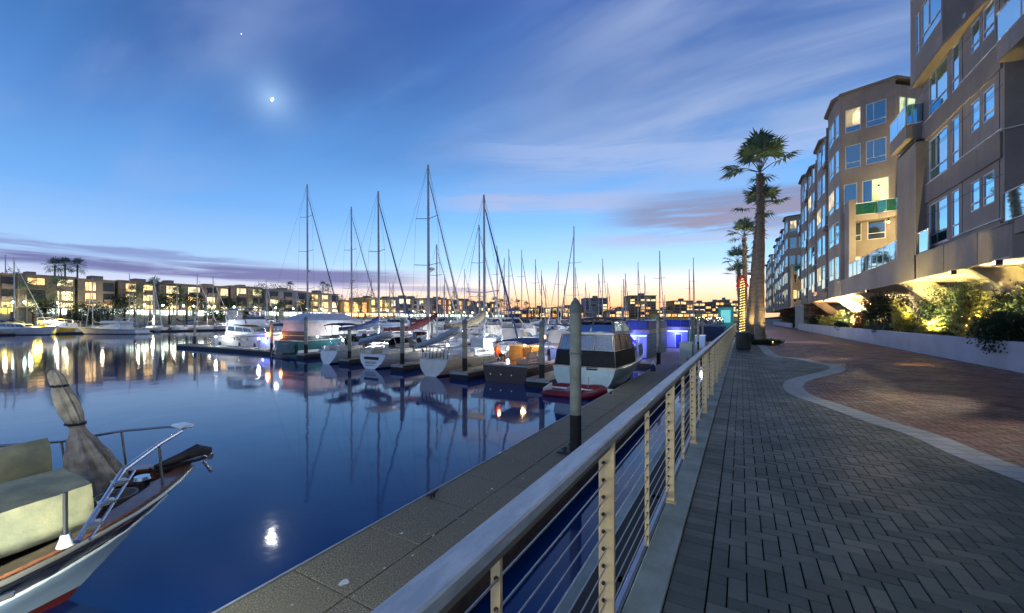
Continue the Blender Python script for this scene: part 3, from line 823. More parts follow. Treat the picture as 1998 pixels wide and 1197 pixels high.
    def balcony(s, pts, z, h=1.05, slabt=0.35, glass=None, furniture=False, back=True):
        """pts: open polyline of the balcony edge, first and last on the wall"""
        b = MB(); b.prism(pts, z - slabt, z)
        e = b.build('balcony', s.m, s.root)
        gm = glass or M_rail
        pn = MB(); fr = MB()
        for p, q in zip(pts, pts[1:]):
            P0 = Vector((p[0], p[1], z)); P1 = Vector((q[0], q[1], z)); L = (P1 - P0).length
            n = max(1, round(L / 1.35)); d = (P1 - P0) / n
            nn = Vector((-(P1 - P0).y, (P1 - P0).x, 0)).normalized() * 0.012
            for k in range(n):
                a_ = P0 + d * k + d * 0.03; c_ = P0 + d * (k + 1) - d * 0.03
                pn.extr([a_ + Vector((0, 0, 0.06)), c_ + Vector((0, 0, 0.06)), c_ + Vector((0, 0, h - 0.03)), a_ + Vector((0, 0, h - 0.03))], nn)
                fr.tube([P0 + d * k, P0 + d * k + Vector((0, 0, h))], 0.022, 6, smooth=False)
            fr.tube([P1, P1 + Vector((0, 0, h))], 0.022, 6, smooth=False)
            fr.tube([P0 + Vector((0, 0, h)), P1 + Vector((0, 0, h))], 0.028, 6, smooth=False)
            fr.tube([P0 + Vector((0, 0, 0.04)), P1 + Vector((0, 0, 0.04))], 0.02, 6, smooth=False)
        pn.build('glass_panel', gm, e); fr.build('balcony_rail', M_wframe, e)
        if furniture:
            c = sum((Vector((p[0], p[1])) for p in pts), Vector((0, 0))) / len(pts)
            return c
FB = 3.7                    # underside of the overhang
WB = [5.3, 8.6, 11.9, 15.3, 18.6]
WH = 2.1
XF = 8.0
def shell_box(root, x0, x1, y0, y1, z0, z1, name='rear_block'):
    MB().box(x0, x1, y0, y1, z0, z1).build(name, M_stucco, root)
# NOTE facet(a, b): outward normal = left of a->b.  For a west face (normal -X) walk with +Y on the... a=(x,y0), b=(x,y1) gives left = -X

# ---------------------------------------------------------------- nearest block
B1 = thing('apartment_building', 'nearest taupe apartment block cut off by the right edge with blue reflecting windows', 'building', (0, 0, 0), 0, 'stepped apartment blocks along the promenade')
F = Facade(B1)
ze = 26.0
# recessed tall face with the paired small windows, Y 22 -> 29.6, floors 1-3
def yy(px, X): return atX(px, X)[0]
X1 = 8.4
wins = []
ya0, ya1 = yy(1848, X1), yy(1812, X1); yn0, yn1 = yy(1871, X1), yy(1856, X1)
yp = [(yy(1940, X1), yy(1917, X1)), (yy(1911, X1), yy(1893, X1))]
y0f, y1f = 21.8, 29.4
for i, zb in enumerate(WB[:3]):
    wins.append((ya0 - y0f, ya1 - y0f, zb, zb + WH, 'B'))
    wins.append((yn0 - y0f, yn1 - y0f, zb, zb + WH, 'B'))
    for k, (q0, q1) in enumerate(yp):
        wins.append((q0 - y0f, q1 - y0f, zb + 0.75, zb + WH - 0.1, 'B' if (i + k) % 2 else 'D'))
F.facet((X1, y0f), (X1, y1f), 4.9, 14.1, wins)
F.facet((X1, y1f), (X1 + 1.6, y1f), 4.9, 14.1, [])
# upper floors step out by half a metre
X2 = 7.95
w2 = []
for i, zb in enumerate(WB[3:] + [21.9]):
    for q0, q1, kd in ((yy(1836, X2), yy(1797, X2), 'B'), (yy(1793, X2), yy(1786, X2), 'B')):
        w2.append((q0 - 25.6, min(q1, 29.4) - 25.6, zb, zb + WH, kd))
F.facet((X2, 25.6), (X2, 29.6), 14.1, ze, w2)
F.facet((X2, 29.6), (X2 + 2.2, 29.6), 14.1, ze, [])
F.facet((X1 + 0.35, 25.1), (X2, 25.6), 14.1, ze, [])
w2b = []
for i, zb in enumerate(WB[3:] + [21.9]):
    for k, (q0, q1) in enumerate(((yy(1923, X1 + .35), yy(1905, X1 + .35)), (yy(1902, X1 + .35), yy(1888, X1 + .35)))):
        w2b.append((q0 - 21.8, q1 - 21.8, zb + 0.6, zb + WH, 'D' if (i + k) % 2 == 0 else 'B'))
F.facet((X1 + 0.35, 21.8), (X1 + 0.35, 25.1), 14.1, ze, w2b)
MB().prism([(X1, 21.8), (X2, 25.6), (X2, 29.6), (X1 + 1.8, 29.6), (X1 + 1.8, 21.8)], 13.98, 14.12).build('overhang_soffit', M_stucco2, B1)
# end face turning away at the right edge, then the outer bays that run out of the picture
XR = 10.6
Le = math.hypot(XR - X1, 0.8)
F.facet((XR, 21.0), (X1, 21.8), 4.9, ze, [(Le - 1.95, Le - 0.48, zb, zb + WH + 0.1, 'D') for zb in WB + [21.9]])
F.facet((XR, 16.6), (XR, 21.0), 4.9, ze, [(0.6, 3.6, zb - 0.5, zb + WH, 'G' if i == 2 else 'D') for i, zb in enumerate(WB + [21.9])])
F.facet((8.2, 16.6), (XR, 16.6), 4.9, ze, [])
for k in range(4):
    yb = 16.6 - 4.4 * (k + 1); xk = 8.2 + (k % 2) * 0.5
    F.facet((xk, yb), (xk, yb + 4.4), 4.9, ze, [(0.6, 2.4, zb, zb + WH, 'B' if (k + i) % 3 else 'D') for i, zb in enumerate(WB + [21.9])] + [(2.9, 3.6, zb, zb + WH, 'B') for zb in WB + [21.9]])
# podium band with its coping, all along
F.facet((XF + 0.55, -2.0), (XF + 0.55, 20.2), FB, 4.95, [])
F.facet((XF + 0.55, 20.2), (XF + 0.12, 20.6), FB, 4.95, [])
F.facet((XF + 0.12, 20.6), (XF, 22.3), FB, 4.95, [])
F.facet((XF, 22.3), (XF, 29.2), FB, 4.95, [])
F.facet((XF, 29.2), (XF + 0.9, 29.2), FB + .02, 4.95, [])
for z in WB[:3]:
    F.coping((X1, 21.8), (X1, 25.3), z - 0.02, 0.07); F.coping((X1, 26.3), (X1, 29.4), z - 0.08, 0.07)
for z in WB: F.coping((XR, 21.0), (X1, 21.8), z - 0.08, 0.08)
for i, z in enumerate(WB[:3]):      # projecting spandrel bands
    MB().prism([(X1 - 0.07, 21.9), (X1 - 0.07, 29.35), (X1 - 0.002, 29.35), (X1 - 0.002, 21.9)], z - 1.05 if i else 4.97, z - 0.10).build('spandrel_band', M_stucco2, B1)
MB().prism([(XF + 0.02, 20.6), (XF + 0.02, 29.2), (10.5, 29.2), (10.5, 0), (XF + 0.57, 0), (XF + 0.57, 20.2)], 4.9, 4.97).build('terrace_slab', M_stucco, B1)
F.balcony([(9.6, 21.30), (8.15, 21.15), (8.15, 16.9), (9.6, 16.62)], 5.0, slabt=0.5)
F.balcony([(9.0, 21.55), (8.02, 21.3), (8.02, 16.9), (9.6, 16.62)], 11.5, slabt=0.7)
F.balcony([(9.0, 21.55), (8.15, 21.3), (8.15, 16.9), (9.6, 16.62)], 18.1, slabt=0.7)
shell_box(B1, 10.9, 22, -2.5, 29.35, 4.8, ze - 0.3)
MB().box(7.7, 22, -2.5, 30.0, ze, ze + 0.35).build('roof', M_stucco2, B1)
# grey pier with a balcony on its head, then the lit recess
ty0, ty1 = yy(1787, XF), yy(1751, XF)
F.facet((XF, ty0), (XF, ty1), FB - 0.05, 11.0, []); F.facet((XF + 0.001, ty1), (XF + 1.4, ty1), FB - 0.05, 11.0, []); F.facet((XF + 1.4, ty0), (XF, ty0), FB - 0.05, 11.0, [])
F.slab([(XF, ty0), (XF, ty1), (XF + 1.4, ty1), (XF + 1.4, ty0)], 10.9, 11.02, 'pier_head')
F.balcony([(9.6, 29.5), (XF - 0.25, 29.5), (XF - 0.25, ty1 + 0.3), (9.6, ty1 + 0.3)], 12.05, slabt=0.75)
wl = [(0.3, 1.6, zb - 0.5, zb + WH, 'G' if i % 2 else 'L') for i, zb in enumerate(WB[:3])]
F.facet((9.35, 29.6), (9.35, 34.0), FB, 15.0, wl)
F.balcony([(9.3, 29.45), (8.35, 29.45), (8.35, 31), (9.3, 31)], 7.35, glass=M_railg)
q = MB()
for z_ in (7.42, 10.72, 14.0): q.box(X1 - 0.012, X1 - 0.001, 21.9, 29.35, z_ - 0.5, z_ - 0.48)
for y_ in (25.0, 22.1): q.box(X1 - 0.013, X1 - 0.001, y_, y_ + 0.02, 5.0, 13.9)
for y_ in (22.6, 25.6): q.box(XF - 0.013, XF - 0.001, y_, y_ + 0.02, FB + 0.01, 4.94)
q.build('control_joint', M_dark, B1)
for z_ in (7.7, 11.0, 14.6):
    q = MB(); q.box(X1 - 0.03, X1 - 0.002, 24.72, 24.92, z_, z_ + 0.16)
    for k_ in range(3): q.box(X1 - 0.045, X1 - 0.03, 24.73, 24.91, z_ + 0.02 + 0.05 * k_, z_ + 0.04 + 0.05 * k_)
    q.build('vent', M_wframe, B1)
F.done()
# floodlights on the underside of the block throwing warm patches over the red paving
def flood(x, y, tgt, label, e, c=(1.0, 0.80, 0.55), sp=34):
    u_ = thing('floodlight', label, 'light', (x, y, 3.55), 0, 'floodlights under the overhang')
    MB().box(-0.09, 0.09, -0.12, 0.12, -0.06, 0.12, ch=0.02).build('housing', M_dark, u_)
    MB().box(-0.097, -0.092, -0.10, 0.10, -0.04, 0.10).build('lens', emis('flood_lens', (1.0, 0.85, 0.6), 2), u_)
    lamp('flood_beam', (-0.16, 0, -0.02), e, c, 0.05, 'SPOT', Vector(tgt) - Vector((x - 0.16, y, 3.53)), sp, 0.9, u_)
for k, (px_, py_, xx, yy_, e_, cc, sp_) in enumerate([(1740, 785, 7.93, 16.5, 1500, (1.0, 0.88, 0.62), 15), (1930, 850, 7.93, 13.0, 900, (1.0, 0.85, 0.62), 16), (1790, 712, 7.93, 21.0, 800, (1.0, 0.45, 0.22), 16), (1610, 700, 7.93, 24.5, 1200, (1.0, 0.88, 0.68), 15), (1545, 668, 7.93, 38.0, 1500, (1.0, 0.84, 0.62), 34), (1520, 648, 7.93, 56.0, 2500, (1.0, 0.84, 0.62), 40)]):
    g_ = gp(px_, py_, 0)
    flood(xx, yy_, (g_.x, g_.y, 0), ['nearest', 'second', 'third', 'fourth', 'fifth', 'farthest'][k] + ' small floodlight under the apartment overhang', e_, cc, sp_)
# terrace railing on the podium, between the blocks
tr = Facade(B1)
def glassrail(root, pts, z, h=1.1):
    pn = MB(); fr = MB()
    for p, q in zip(pts, pts[1:]):
        P0 = Vector((p[0], p[1], z)); P1 = Vector((q[0], q[1], z)); L = (P1 - P0).length
        n = max(1, round(L / 1.3)); d = (P1 - P0) / n; nn = Vector((-d.y, d.x, 0)).normalized() * 0.012
        for k in range(n):
            a_ = P0 + d * (k + 0.03); c_ = P0 + d * (k + 0.97)
            pn.extr([a_ + Vector((0, 0, 0.05)), c_ + Vector((0, 0, 0.05)), c_ + Vector((0, 0, h - 0.03)), a_ + Vector((0, 0, h - 0.03))], nn)
            fr.tube([P0 + d * k, P0 + d * k + Vector((0, 0, h))], 0.04, 6, smooth=False)
        fr.tube([P1, P1 + Vector((0, 0, h))], 0.022, 6, smooth=False); fr.tube([P0 + Vector((0, 0, h)), P1 + Vector((0, 0, h))], 0.028, 6, smooth=False)
    f_ = fr.build('terrace_railing', M_wframe, root); pn.build('glass_panel', M_rail, f_)
glassrail(B1, [(XF + 0.08, 27.6), (XF + 0.08, 29.0)], 4.97)

# ---------------------------------------------------------------- second block with its lit south end
def block(root, Y0, Y1, south, ztop=22.2, seed=1, near=False):
    rnd = random.Random(seed)
    F = Facade(root)
    sx, sw = south                      # south face runs from (8, Y0) back to (sx, Y0 - 1.2), then turns away
    a = (XF, Y0); b_ = (sx, Y0 - 1.25)
    L = math.hypot(b_[0] - a[0], b_[1] - a[1])
    wins = []
    for i, zb in enumerate(WB):
        if i >= 3:
            wins.append((0.35, 1.45, zb, zb + WH, 'D' if i == 3 else 'L')); wins.append((1.80, 3.15, zb, zb + WH, 'D'))
        if i == 1:
            wins.append((1.9, 3.1, zb, zb + WH, 'D')); wins.append((1.05, 1.5, zb, zb + WH, 'D'))
        if i == 2:
            wins.append((0.25, 1.2, zb - 0.6, zb + WH - 0.1, 'D')); wins.append((1.55, 3.3, zb - 0.6, zb + WH - 0.1, 'G'))
        if i == 0:
            wins.append((0.9, 1.5, zb - 0.5, zb + WH - 0.2, 'L')); wins.append((2.0, 3.2, zb - 0.5, zb + WH, 'G'))
    # facet() wants the outward normal on the left of a->b: walk from the back corner to the front corner
    F.facet((b_[0], b_[1]), a, FB, ztop, [(L - q1, L - q0, zb, zt, k_) for q0, q1, zb, zt, k_ in wins])
    c_ = (sx + 3.4, Y0 + 1.7)
    Lc = math.hypot(c_[0] - b_[0], c_[1] - b_[1])
    F.facet(c_, b_, FB, ztop - 0.5, [(Lc - 1.15 - 1.1 * j, Lc - 0.45 - 1.1 * j + (0.25 if j else 0), zb, zb + WH, 'DG'[j] if i != 4 else 'GG'[j]) for i, zb in enumerate(WB) for j in (0, 1)])
    # lit pilaster and the balcony between it and the corner
    F.facet((XF + 0.75, Y0 - 1.9), (XF + 0.28, Y0 - 1.9), FB, 12.0, []) ; F.facet((XF + 0.28, Y0 - 1.9), (XF + 0.28, Y0 - 0.1), FB, 12.0, []); F.facet((XF + 0.75, Y0 - 0.2), (XF + 0.75, Y0 - 1.9), FB, 12.0, [])
    F.slab([(XF + 0.28, Y0 - 1.9), (XF + 0.28, Y0), (XF + 0.75, Y0), (XF + 0.75, Y0 - 1.9)], 11.98, 12.06, 'pilaster_head')
    cv = [(XF + 0.75, Y0 - 1.7)] + [(sx - 0.5 + 0.9 * math.sin(R(q)), Y0 - 1.9 - 0.9 * (math.cos(R(q)) - 0.6)) for q in (-60, -20, 20, 60, 100)]
    F.balcony([(XF + 0.75, Y0 - 0.25)] + cv + [(sx + 0.5, Y0 - 1.0)], 10.65, glass=M_railg, slabt=0.45)
    # long west side: a rhythm of projecting bays with chamfered cheeks
    y = Y0; i_m = 0
    roofpts = []
    while y < Y1 - 2:
        mod = 7.2
        x_in = XF + 0.25
        segs = [((XF, y), (XF - 0.25, y + 1.3)), ((XF - 0.25, y + 1.3), (XF - 0.25, y + 4.4)), ((XF - 0.25, y + 4.4), (x_in, y + 5.3)), ((x_in, y + 5.3), (x_in, y + mod)), ((x_in, y + mod), (XF, y + mod + 0.001))]
        zt = ztop - (i_m % 3) * 0.55 - (0.5 if i_m else 0)
        for k, (p, q) in enumerate(segs):
            Ls = math.hypot(q[0] - p[0], q[1] - p[1]); ws = []
            for i, zb in enumerate(WB):
                kd = rnd.choice(['B', 'B', 'B', 'D', 'B', 'L'] if k in (1, 3) else ['B', 'B', 'D'])
                if k == 0: ws.append((0.3, Ls - 0.15, zb, zb + WH, kd))
                elif k == 1: ws.append((0.15, Ls - 0.15, zb, zb + WH, kd))
                elif k == 3: ws.append((0.3, Ls - 0.25, zb, zb + WH, kd))
            F.facet(p, q, FB, zt, ws if Ls > 0.5 else [])
        for i, zb in enumerate(WB):
            if (i + i_m) % 2 == 0 or i == 0:
                F.balcony([(x_in, y + 5.35), (XF - 0.35, y + 5.35), (XF - 0.35, y + mod), (x_in, y + mod)], zb - 0.55, slabt=0.3)
        MB().prism([(XF - 0.55, y + 1.0), (XF - 0.55, y + 4.7), (XF + 0.1, y + 5.5), (XF + 2.5, y + 5.5), (XF + 2.5, y + 0.2), (XF - 0.05, y + 0.2)], zt + 0.003, zt + 0.22).build('bay_roof', M_stucco2, root)
        y += mod; i_m += 1
    MB().box(XF + 1.2, 24, Y0 + 1.8, y, FB + 0.1, ztop - 1.5).build('rear_block', M_stucco, root)
    MB().prism([(XF - 0.12, Y0 - 0.1), (sx + 0.05, Y0 - 1.45), (sx + 3.6, Y0 + 1.6), (XF + 1.0, Y0 + 3)], ztop - 0.05 + 0.003, ztop + 0.16).build('roof', M_stucco2, root)
    F.coping((XF - 0.02, Y0), (XF - 0.02, Y0 + 1), 5.0)
    F.done()
    return F
B2 = thing('apartment_building', 'second taupe apartment block with a yellow lit end wall and curved green glass balcony', 'building', (0, 0, 0), 0, 'stepped apartment blocks along the promenade')
F2 = block(B2, 47.6, 78, (11.5, 0), 22.2, 3, True)
# podium between blocks one and two with its long glass rail
PD = thing('terrace_podium', 'raised taupe terrace with a white framed glass railing linking the two nearest blocks', 'terrace', (0, 0, 0))
Fp = Facade(PD)
Fp.facet((XF, ty1), (XF, 47.5), FB, 5.1, [])
Fp.done()
MB().prism([(XF + 0.001, ty1 + 0.01), (XF + 0.001, 47.4), (12, 46), (12, ty1 + 0.01)], 5.0, 5.1).build('terrace_floor', M_stucco, PD)
glassrail(PD, [(XF + 0.07, ty1 + 0.3), (XF + 0.07, 44.5)], 5.1, 1.15)
# outdoor chairs and plants on the lit balcony
def pot_plant(loc, label):
    p = thing('potted_plant', label, 'plant', loc)
    MB().lathe([(0.12, 0), (0.17, 0.3), (0.18, 0.32)], n=10).build('pot', M_dark, p)
    q = MB()
    for k in range(70):
        a_ = random.uniform(0, 6.28); r_ = random.uniform(0, 0.38); z = random.uniform(0.35, 0.95)
        c = Vector((r_ * math.cos(a_), r_ * math.sin(a_), z)); u = Vector((random.gauss(0, 1), random.gauss(0, 1), random.gauss(0, 1))).normalized() * 0.1; v_ = u.cross(Vector((0.3, 0.8, 0.4))).normalized() * 0.04
        q.quad(c - u, c + v_, c + u, c - v_)
    q.build('foliage', mat('pot_foliage', (0.03, 0.08, 0.03), 0.7, var=0.4), p)
pot_plant((10.1, 46.1, 10.65), 'dark leafy pot plant behind the left of the green glass balcony')
pot_plant((11.5, 45.6, 10.65), 'dark leafy pot plant at the right of the green glass balcony')
B3 = thing('apartment_building', 'third taupe apartment block beyond the palms with a narrow lit end wall', 'building', (0, 0, 0), 0, 'stepped apartment blocks along the promenade')
block(B3, 96, 128, (11.5, 0), 21.6, 5)
B4 = thing('apartment_building', 'farthest taupe apartment block in the row right of the palm trunks', 'building', (0, 0, 0), 0, 'stepped apartment blocks along the promenade')
block(B4, 146, 176, (11.2, 0), 21.0, 8)

# ---------------------------------------------------------------- undercroft: recessed wall, soffit, slanted brackets
M_under = mat('undercroft_wall', (0.52, 0.46, 0.36), 0.85, var=0.15, vs=0.5)
UC = thing('undercroft_wall', 'cream recessed ground floor wall under the overhanging apartment blocks', 'wall', (0, 0, 0))
MB().box(12.4, 12.8, -3, 92, 0, FB - 0.03).build('wall', M_under, UC)
MB().prism([(8.62, -2.0), (8.62, 20.2), (8.05, 20.8), (8.05, 90), (13, 90), (13, -2.0)], FB - 0.02, FB + 0.06).build('soffit', M_soffit, UC)
MB().box(12.35, 12.8, 92.2, 176, 0, FB - 0.03).box(8.05, 13, 92.2, 176, FB - 0.02, FB + .06).build('far_soffit', M_soffit, UC)
for i, (yb, lab) in enumerate(((14.0, None), (19.6, None), (23.9, 'slanted cream concrete bracket nearest the right edge above the yellow lit shrubs'), (31.9, 'broad slanted concrete bracket under the pier between the two nearest blocks'),
                       (42.5, 'slanted bracket above the middle of the long planter'), (52.5, 'lit slanted bracket above the far shrubs of the planter'), (66, 'small far slanted bracket near the end of the planter'))):
    if lab is None: lab = ['slanted cream bracket just outside the right edge of the view', 'dark slanted bracket cut by the right edge of the view'][i]
    q = MB(); wdt = 0.45 if i != 3 else 0.6
    q.extr([(8.25, yb, FB - 0.025), (9.6, yb, FB - 0.025), (12.3, yb, 1.3), (12.3, yb, 0.2)], (0, wdt, 0))
    tag(q.build('slanted_bracket', M_soffit), lab, 'bracket', 'slanted brackets under the overhang')

# ---------------------------------------------------------------- planter
M_plw = mat('planter_render', (0.46, 0.44, 0.47), 0.85, var=0.10, vs=0.7, bump=0.25, bs=40)
PL = thing('planter', 'long pale grey rendered planter wall along the red paving', 'planter', (0, 0, 0))
def pex(y): return PE + 0.0
q = MB(); q.box(PE, PE + 0.22, -3, 71, -0.1, 0.90, ch=0.012)
q.build('wall', M_plw, PL)
MB().box(PE + 0.22, 12.38, -3, 71, 0.3, 0.74).build('soil', mat('planter_soil', (0.035, 0.026, 0.02), 0.95, var=0.4), PL)
MB().box(PE, 12.4, 71.003, 71.3, -0.1, 0.90).build('end_wall', M_plw, PL)
P2 = thing('planter', 'far low pale planter beyond the white columns', 'planter', (0, 0, 0))
MB().box(PE + 0.3, PE + 0.5, 84, 130, -0.1, 0.8).build('wall', M_plw, P2); MB().box(PE + 0.5, 12.3, 84, 130, 0.2, 0.7).build('soil', MATS['planter_soil'], P2)
for k, (yc, xc) in enumerate(((73.5, 7.9), (77, 7.9), (80.5, 7.9))):
    cl = MB(); cl.box(xc - 0.18, xc + 0.18, yc - 0.18, yc + 0.18, 0, FB - 0.03, ch=0.02); cl.box(xc - 0.26, xc + 0.26, yc - 0.26, yc + 0.26, 0.003, 0.25, ch=0.02)
    tag(cl.build('white_column', mat('column_white', (0.6, 0.6, 0.58), 0.6)), ['nearest', 'middle', 'farthest'][k] + ' of the three white columns at the entrance under the second block', 'column', 'white entrance columns')

# ---------------------------------------------------------------- planting
def leafmat(name, c, c2, rough=0.6):
    m = bpy.data.materials.new(name); m.use_nodes = True
    t = NT(m.node_tree); b = m.node_tree.nodes['Principled BSDF']
    r_ = t.node('ShaderNodeNewGeometry').outputs['Random Per Island']
    t.l.new(t.ramp(r_, [(0, c + (1,)), (0.6, tuple((x + y) / 2 for x, y in zip(c, c2)) + (1,)), (1, c2 + (1,))], 'LINEAR'), b.inputs['Base Color'])
    b.inputs['Roughness'].default_value = rough; b.inputs['Specular IOR Level'].default_value = 0.3
    MATS[name] = m
    return m
M_lfd = leafmat('dark_leaves', (0.012, 0.028, 0.014), (0.05, 0.085, 0.035))
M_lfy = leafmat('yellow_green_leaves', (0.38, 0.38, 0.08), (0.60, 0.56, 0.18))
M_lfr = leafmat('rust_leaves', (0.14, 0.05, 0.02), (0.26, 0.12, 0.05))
M_lfg = leafmat('blue_grey_leaves', (0.05, 0.09, 0.07), (0.12, 0.16, 0.12))
def leaf(q, c, u, w_, droop=0.0):
    """one pointed leaf from c along u, width w_"""
    s_ = u.cross(Vector((random.gauss(0, .3), random.gauss(0, .3), 1)))
    if s_.length < 1e-4: s_ = Vector((1, 0, 0))
    s_ = s_.normalized() * w_
    q.add([c, c + u * 0.5 + s_ + Vector((0, 0, -droop * .3)), c + u + Vector((0, 0, -droop)), c + u * 0.5 - s_ + Vector((0, 0, -droop * .3))], [(0, 1, 2, 3)])
def bush(label, x, y, z, rx, ry, rz, n, m, leafl=0.16, leafw=0.035, lobes=9, name='shrub', cat='shrub', group=None, kind='leaf', seed=None):
    rnd = random.Random(seed if seed is not None else int(x * 100 + y * 7))
    th = thing(name, label, cat, (x, y, z), 0, group)
    q = MB(); st = MB()
    L = []
    for k in range(lobes):
        a_ = rnd.uniform(0, 6.283); rr = rnd.uniform(0.1, 0.75); zz = rnd.uniform(0.25, 0.85)
        L.append((Vector((rx * rr * math.cos(a_), ry * rr * math.sin(a_), rz * zz)), rnd.uniform(0.28, 0.5)))
        c = L[-1][0]
        st.tube([(rnd.uniform(-.1, .1) * rx, rnd.uniform(-.1, .1) * ry, -0.03), c * 0.5 + Vector((0, 0, 0.05)), c], [0.03, 0.02, 0.008], 5)
    for k in range(n):
        c, r_ = L[k % lobes]
        d = Vector((rnd.gauss(0, 1), rnd.gauss(0, 1), rnd.gauss(0, 1) + 0.25)).normalized()
        rad = r_ * (0.55 + 0.45 * rnd.random() ** 0.5) * (1 + 0.25 * math.sin(5 * d.x + 7 * d.y))
        p = c + Vector((d.x * rx * rad, d.y * ry * rad, d.z * rz * rad))
        if p.z < -0.05: p.z = abs(p.z) * 0.3
        u = (d + Vector((rnd.gauss(0, .5), rnd.gauss(0, .5), rnd.gauss(0, .5) + 0.2))).normalized() * leafl * rnd.uniform(0.6, 1.3)
        leaf(q, p, u, leafw * rnd.uniform(0.7, 1.2), rnd.uniform(0, .04))
    q.build('foliage', m, th); st.build('stem', mat('bark_dark', (0.06, 0.045, 0.03), 0.9), th)
    return th
def spiky(label, x, y, z, h, n, m, spread=0.5, name='yucca'):
    """whorls of curling succulent stems with finger-like leaf tufts"""
    th = thing(name, label, 'shrub', (x, y, z)); q = MB(); st = MB()
    rnd = random.Random(int(x * 31 + y * 17))
    for k in range(n):
        a_ = rnd.uniform(0, 6.283); hh = h * (0.25 + 0.75 * rnd.random()); s_ = spread * rnd.uniform(0.2, 1) * (1.15 - 0.6 * hh / h)
        P = []
        for i in range(7):
            f = i / 6
            P.append(Vector((s_ * math.cos(a_ + f * 0.5) * f ** 0.7, s_ * math.sin(a_ + f * 0.5) * f ** 0.7, hh * (f * 1.0) + 0.05 * math.sin(f * 9 + k))))
        st.tube(P, [0.022 - 0.013 * i / 6 for i in range(7)], 5)
        for i in range(2, 7):
            for j in range(13):
                b_ = rnd.uniform(0, 6.283); up = rnd.uniform(0.0, 0.9)
                u = Vector((math.cos(b_), math.sin(b_), up)).normalized() * rnd.uniform(0.14, 0.28)
                leaf(q, P[i] + Vector((0, 0, rnd.uniform(-.05, .05))), u, 0.028)
        # a few long curling shoots
        if k % 3 == 0:
            c = P[-1]; pts = [c + Vector((math.cos(a_ + 1.2 * t_) * 0.32 * t_, math.sin(a_ + 1.2 * t_) * 0.32 * t_, 0.05 * math.sin(4 * t_) + 0.18 * t_ * t_)) for t_ in [j / 6 for j in range(8)]]
            q.tube(pts, [0.022 - 0.002 * j for j in range(8)], 5)
    q.build('foliage', m, th); st.build('stem', MATS['bark_dark'], th)
    return th
# shrubs from near (right edge) to far along the planter; x in the bed 7.5..11.5
def PB(px, X): return atX(px, X)[0]
bush('big round dark shrub spilling over the planter at the right edge', 7.75, PB(1975, 7.75), 0.55, 0.95, 1.5, 1.15, 7000, M_lfd, 0.10, 0.03, 14, )
bush('dark green leafy shrub behind the round one at the right edge', 9.6, PB(1990, 9.6), 0.74, 1.3, 1.6, 2.0, 5000, M_lfd, 0.17, 0.035, 12)
spiky('dark upright branching plant in front of the bracket near the right edge', 9.9, PB(1960, 9.9), 0.74, 2.5, 26, M_lfg, 1.1)
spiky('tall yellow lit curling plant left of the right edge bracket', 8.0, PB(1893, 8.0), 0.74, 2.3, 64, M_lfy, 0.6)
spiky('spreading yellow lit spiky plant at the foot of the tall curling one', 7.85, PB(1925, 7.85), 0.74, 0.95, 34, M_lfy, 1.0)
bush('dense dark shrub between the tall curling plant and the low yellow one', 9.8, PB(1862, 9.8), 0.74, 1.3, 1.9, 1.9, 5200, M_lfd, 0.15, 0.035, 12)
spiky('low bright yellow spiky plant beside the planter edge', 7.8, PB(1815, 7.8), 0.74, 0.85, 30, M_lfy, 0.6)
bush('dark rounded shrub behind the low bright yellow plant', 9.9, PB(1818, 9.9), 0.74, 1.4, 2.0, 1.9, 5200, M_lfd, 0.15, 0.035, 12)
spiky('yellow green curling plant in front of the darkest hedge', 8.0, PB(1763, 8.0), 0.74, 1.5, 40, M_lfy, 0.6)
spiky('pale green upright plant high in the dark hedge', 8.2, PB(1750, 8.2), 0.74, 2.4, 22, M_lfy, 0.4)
bush('largest dark hedge mass below the pier between the blocks', 9.5, PB(1722, 9.5), 0.74, 1.5, 3.0, 2.25, 8000, M_lfd, 0.17, 0.04, 16)
bush('small grey green mound trailing over the planter edge', 7.55, PB(1722, 7.55), 0.62, 0.5, 0.8, 0.6, 1800, M_lfg, 0.09, 0.02, 7)
bush('second small grey green mound trailing over the planter left of the first', 7.55, PB(1700, 7.55), 0.6, 0.5, 1.0, 0.6, 1800, M_lfg, 0.09, 0.02, 7)
bush('rusty orange shrub left of the dark hedge mass', 8.7, PB(1682, 8.7), 0.74, 0.9, 2.0, 1.2, 2600, M_lfr, 0.14, 0.03, 9)
bush('mid green rounded shrub above the small mounds', 9.3, PB(1675, 9.3), 0.74, 1.2, 2.4, 1.5, 3600, M_lfd, 0.17, 0.04, 10)
bush('low green shrub hanging over the far part of the planter wall', 7.6, PB(1645, 7.6), 0.55, 0.5, 2.4, 0.75, 2600, M_lfd, 0.13, 0.035, 9)
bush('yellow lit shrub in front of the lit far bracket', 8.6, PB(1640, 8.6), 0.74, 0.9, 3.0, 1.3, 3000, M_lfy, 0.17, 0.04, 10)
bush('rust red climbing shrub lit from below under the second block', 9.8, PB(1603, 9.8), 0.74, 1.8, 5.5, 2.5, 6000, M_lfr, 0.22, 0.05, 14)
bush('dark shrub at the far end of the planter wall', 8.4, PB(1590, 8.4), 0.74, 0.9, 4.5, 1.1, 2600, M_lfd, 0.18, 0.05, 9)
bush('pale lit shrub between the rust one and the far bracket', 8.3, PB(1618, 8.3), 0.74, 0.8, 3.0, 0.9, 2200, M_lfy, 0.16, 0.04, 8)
bush('dark green bush in the far low planter', 9.0, 92, 0.7, 1.4, 6, 1.9, 3200, M_lfd, 0.3, 0.09, 10)
bush('rust coloured bush at the far end of the promenade', 9.0, 108, 0.7, 1.4, 7, 2.6, 3200, M_lfr, 0.3, 0.09, 10)
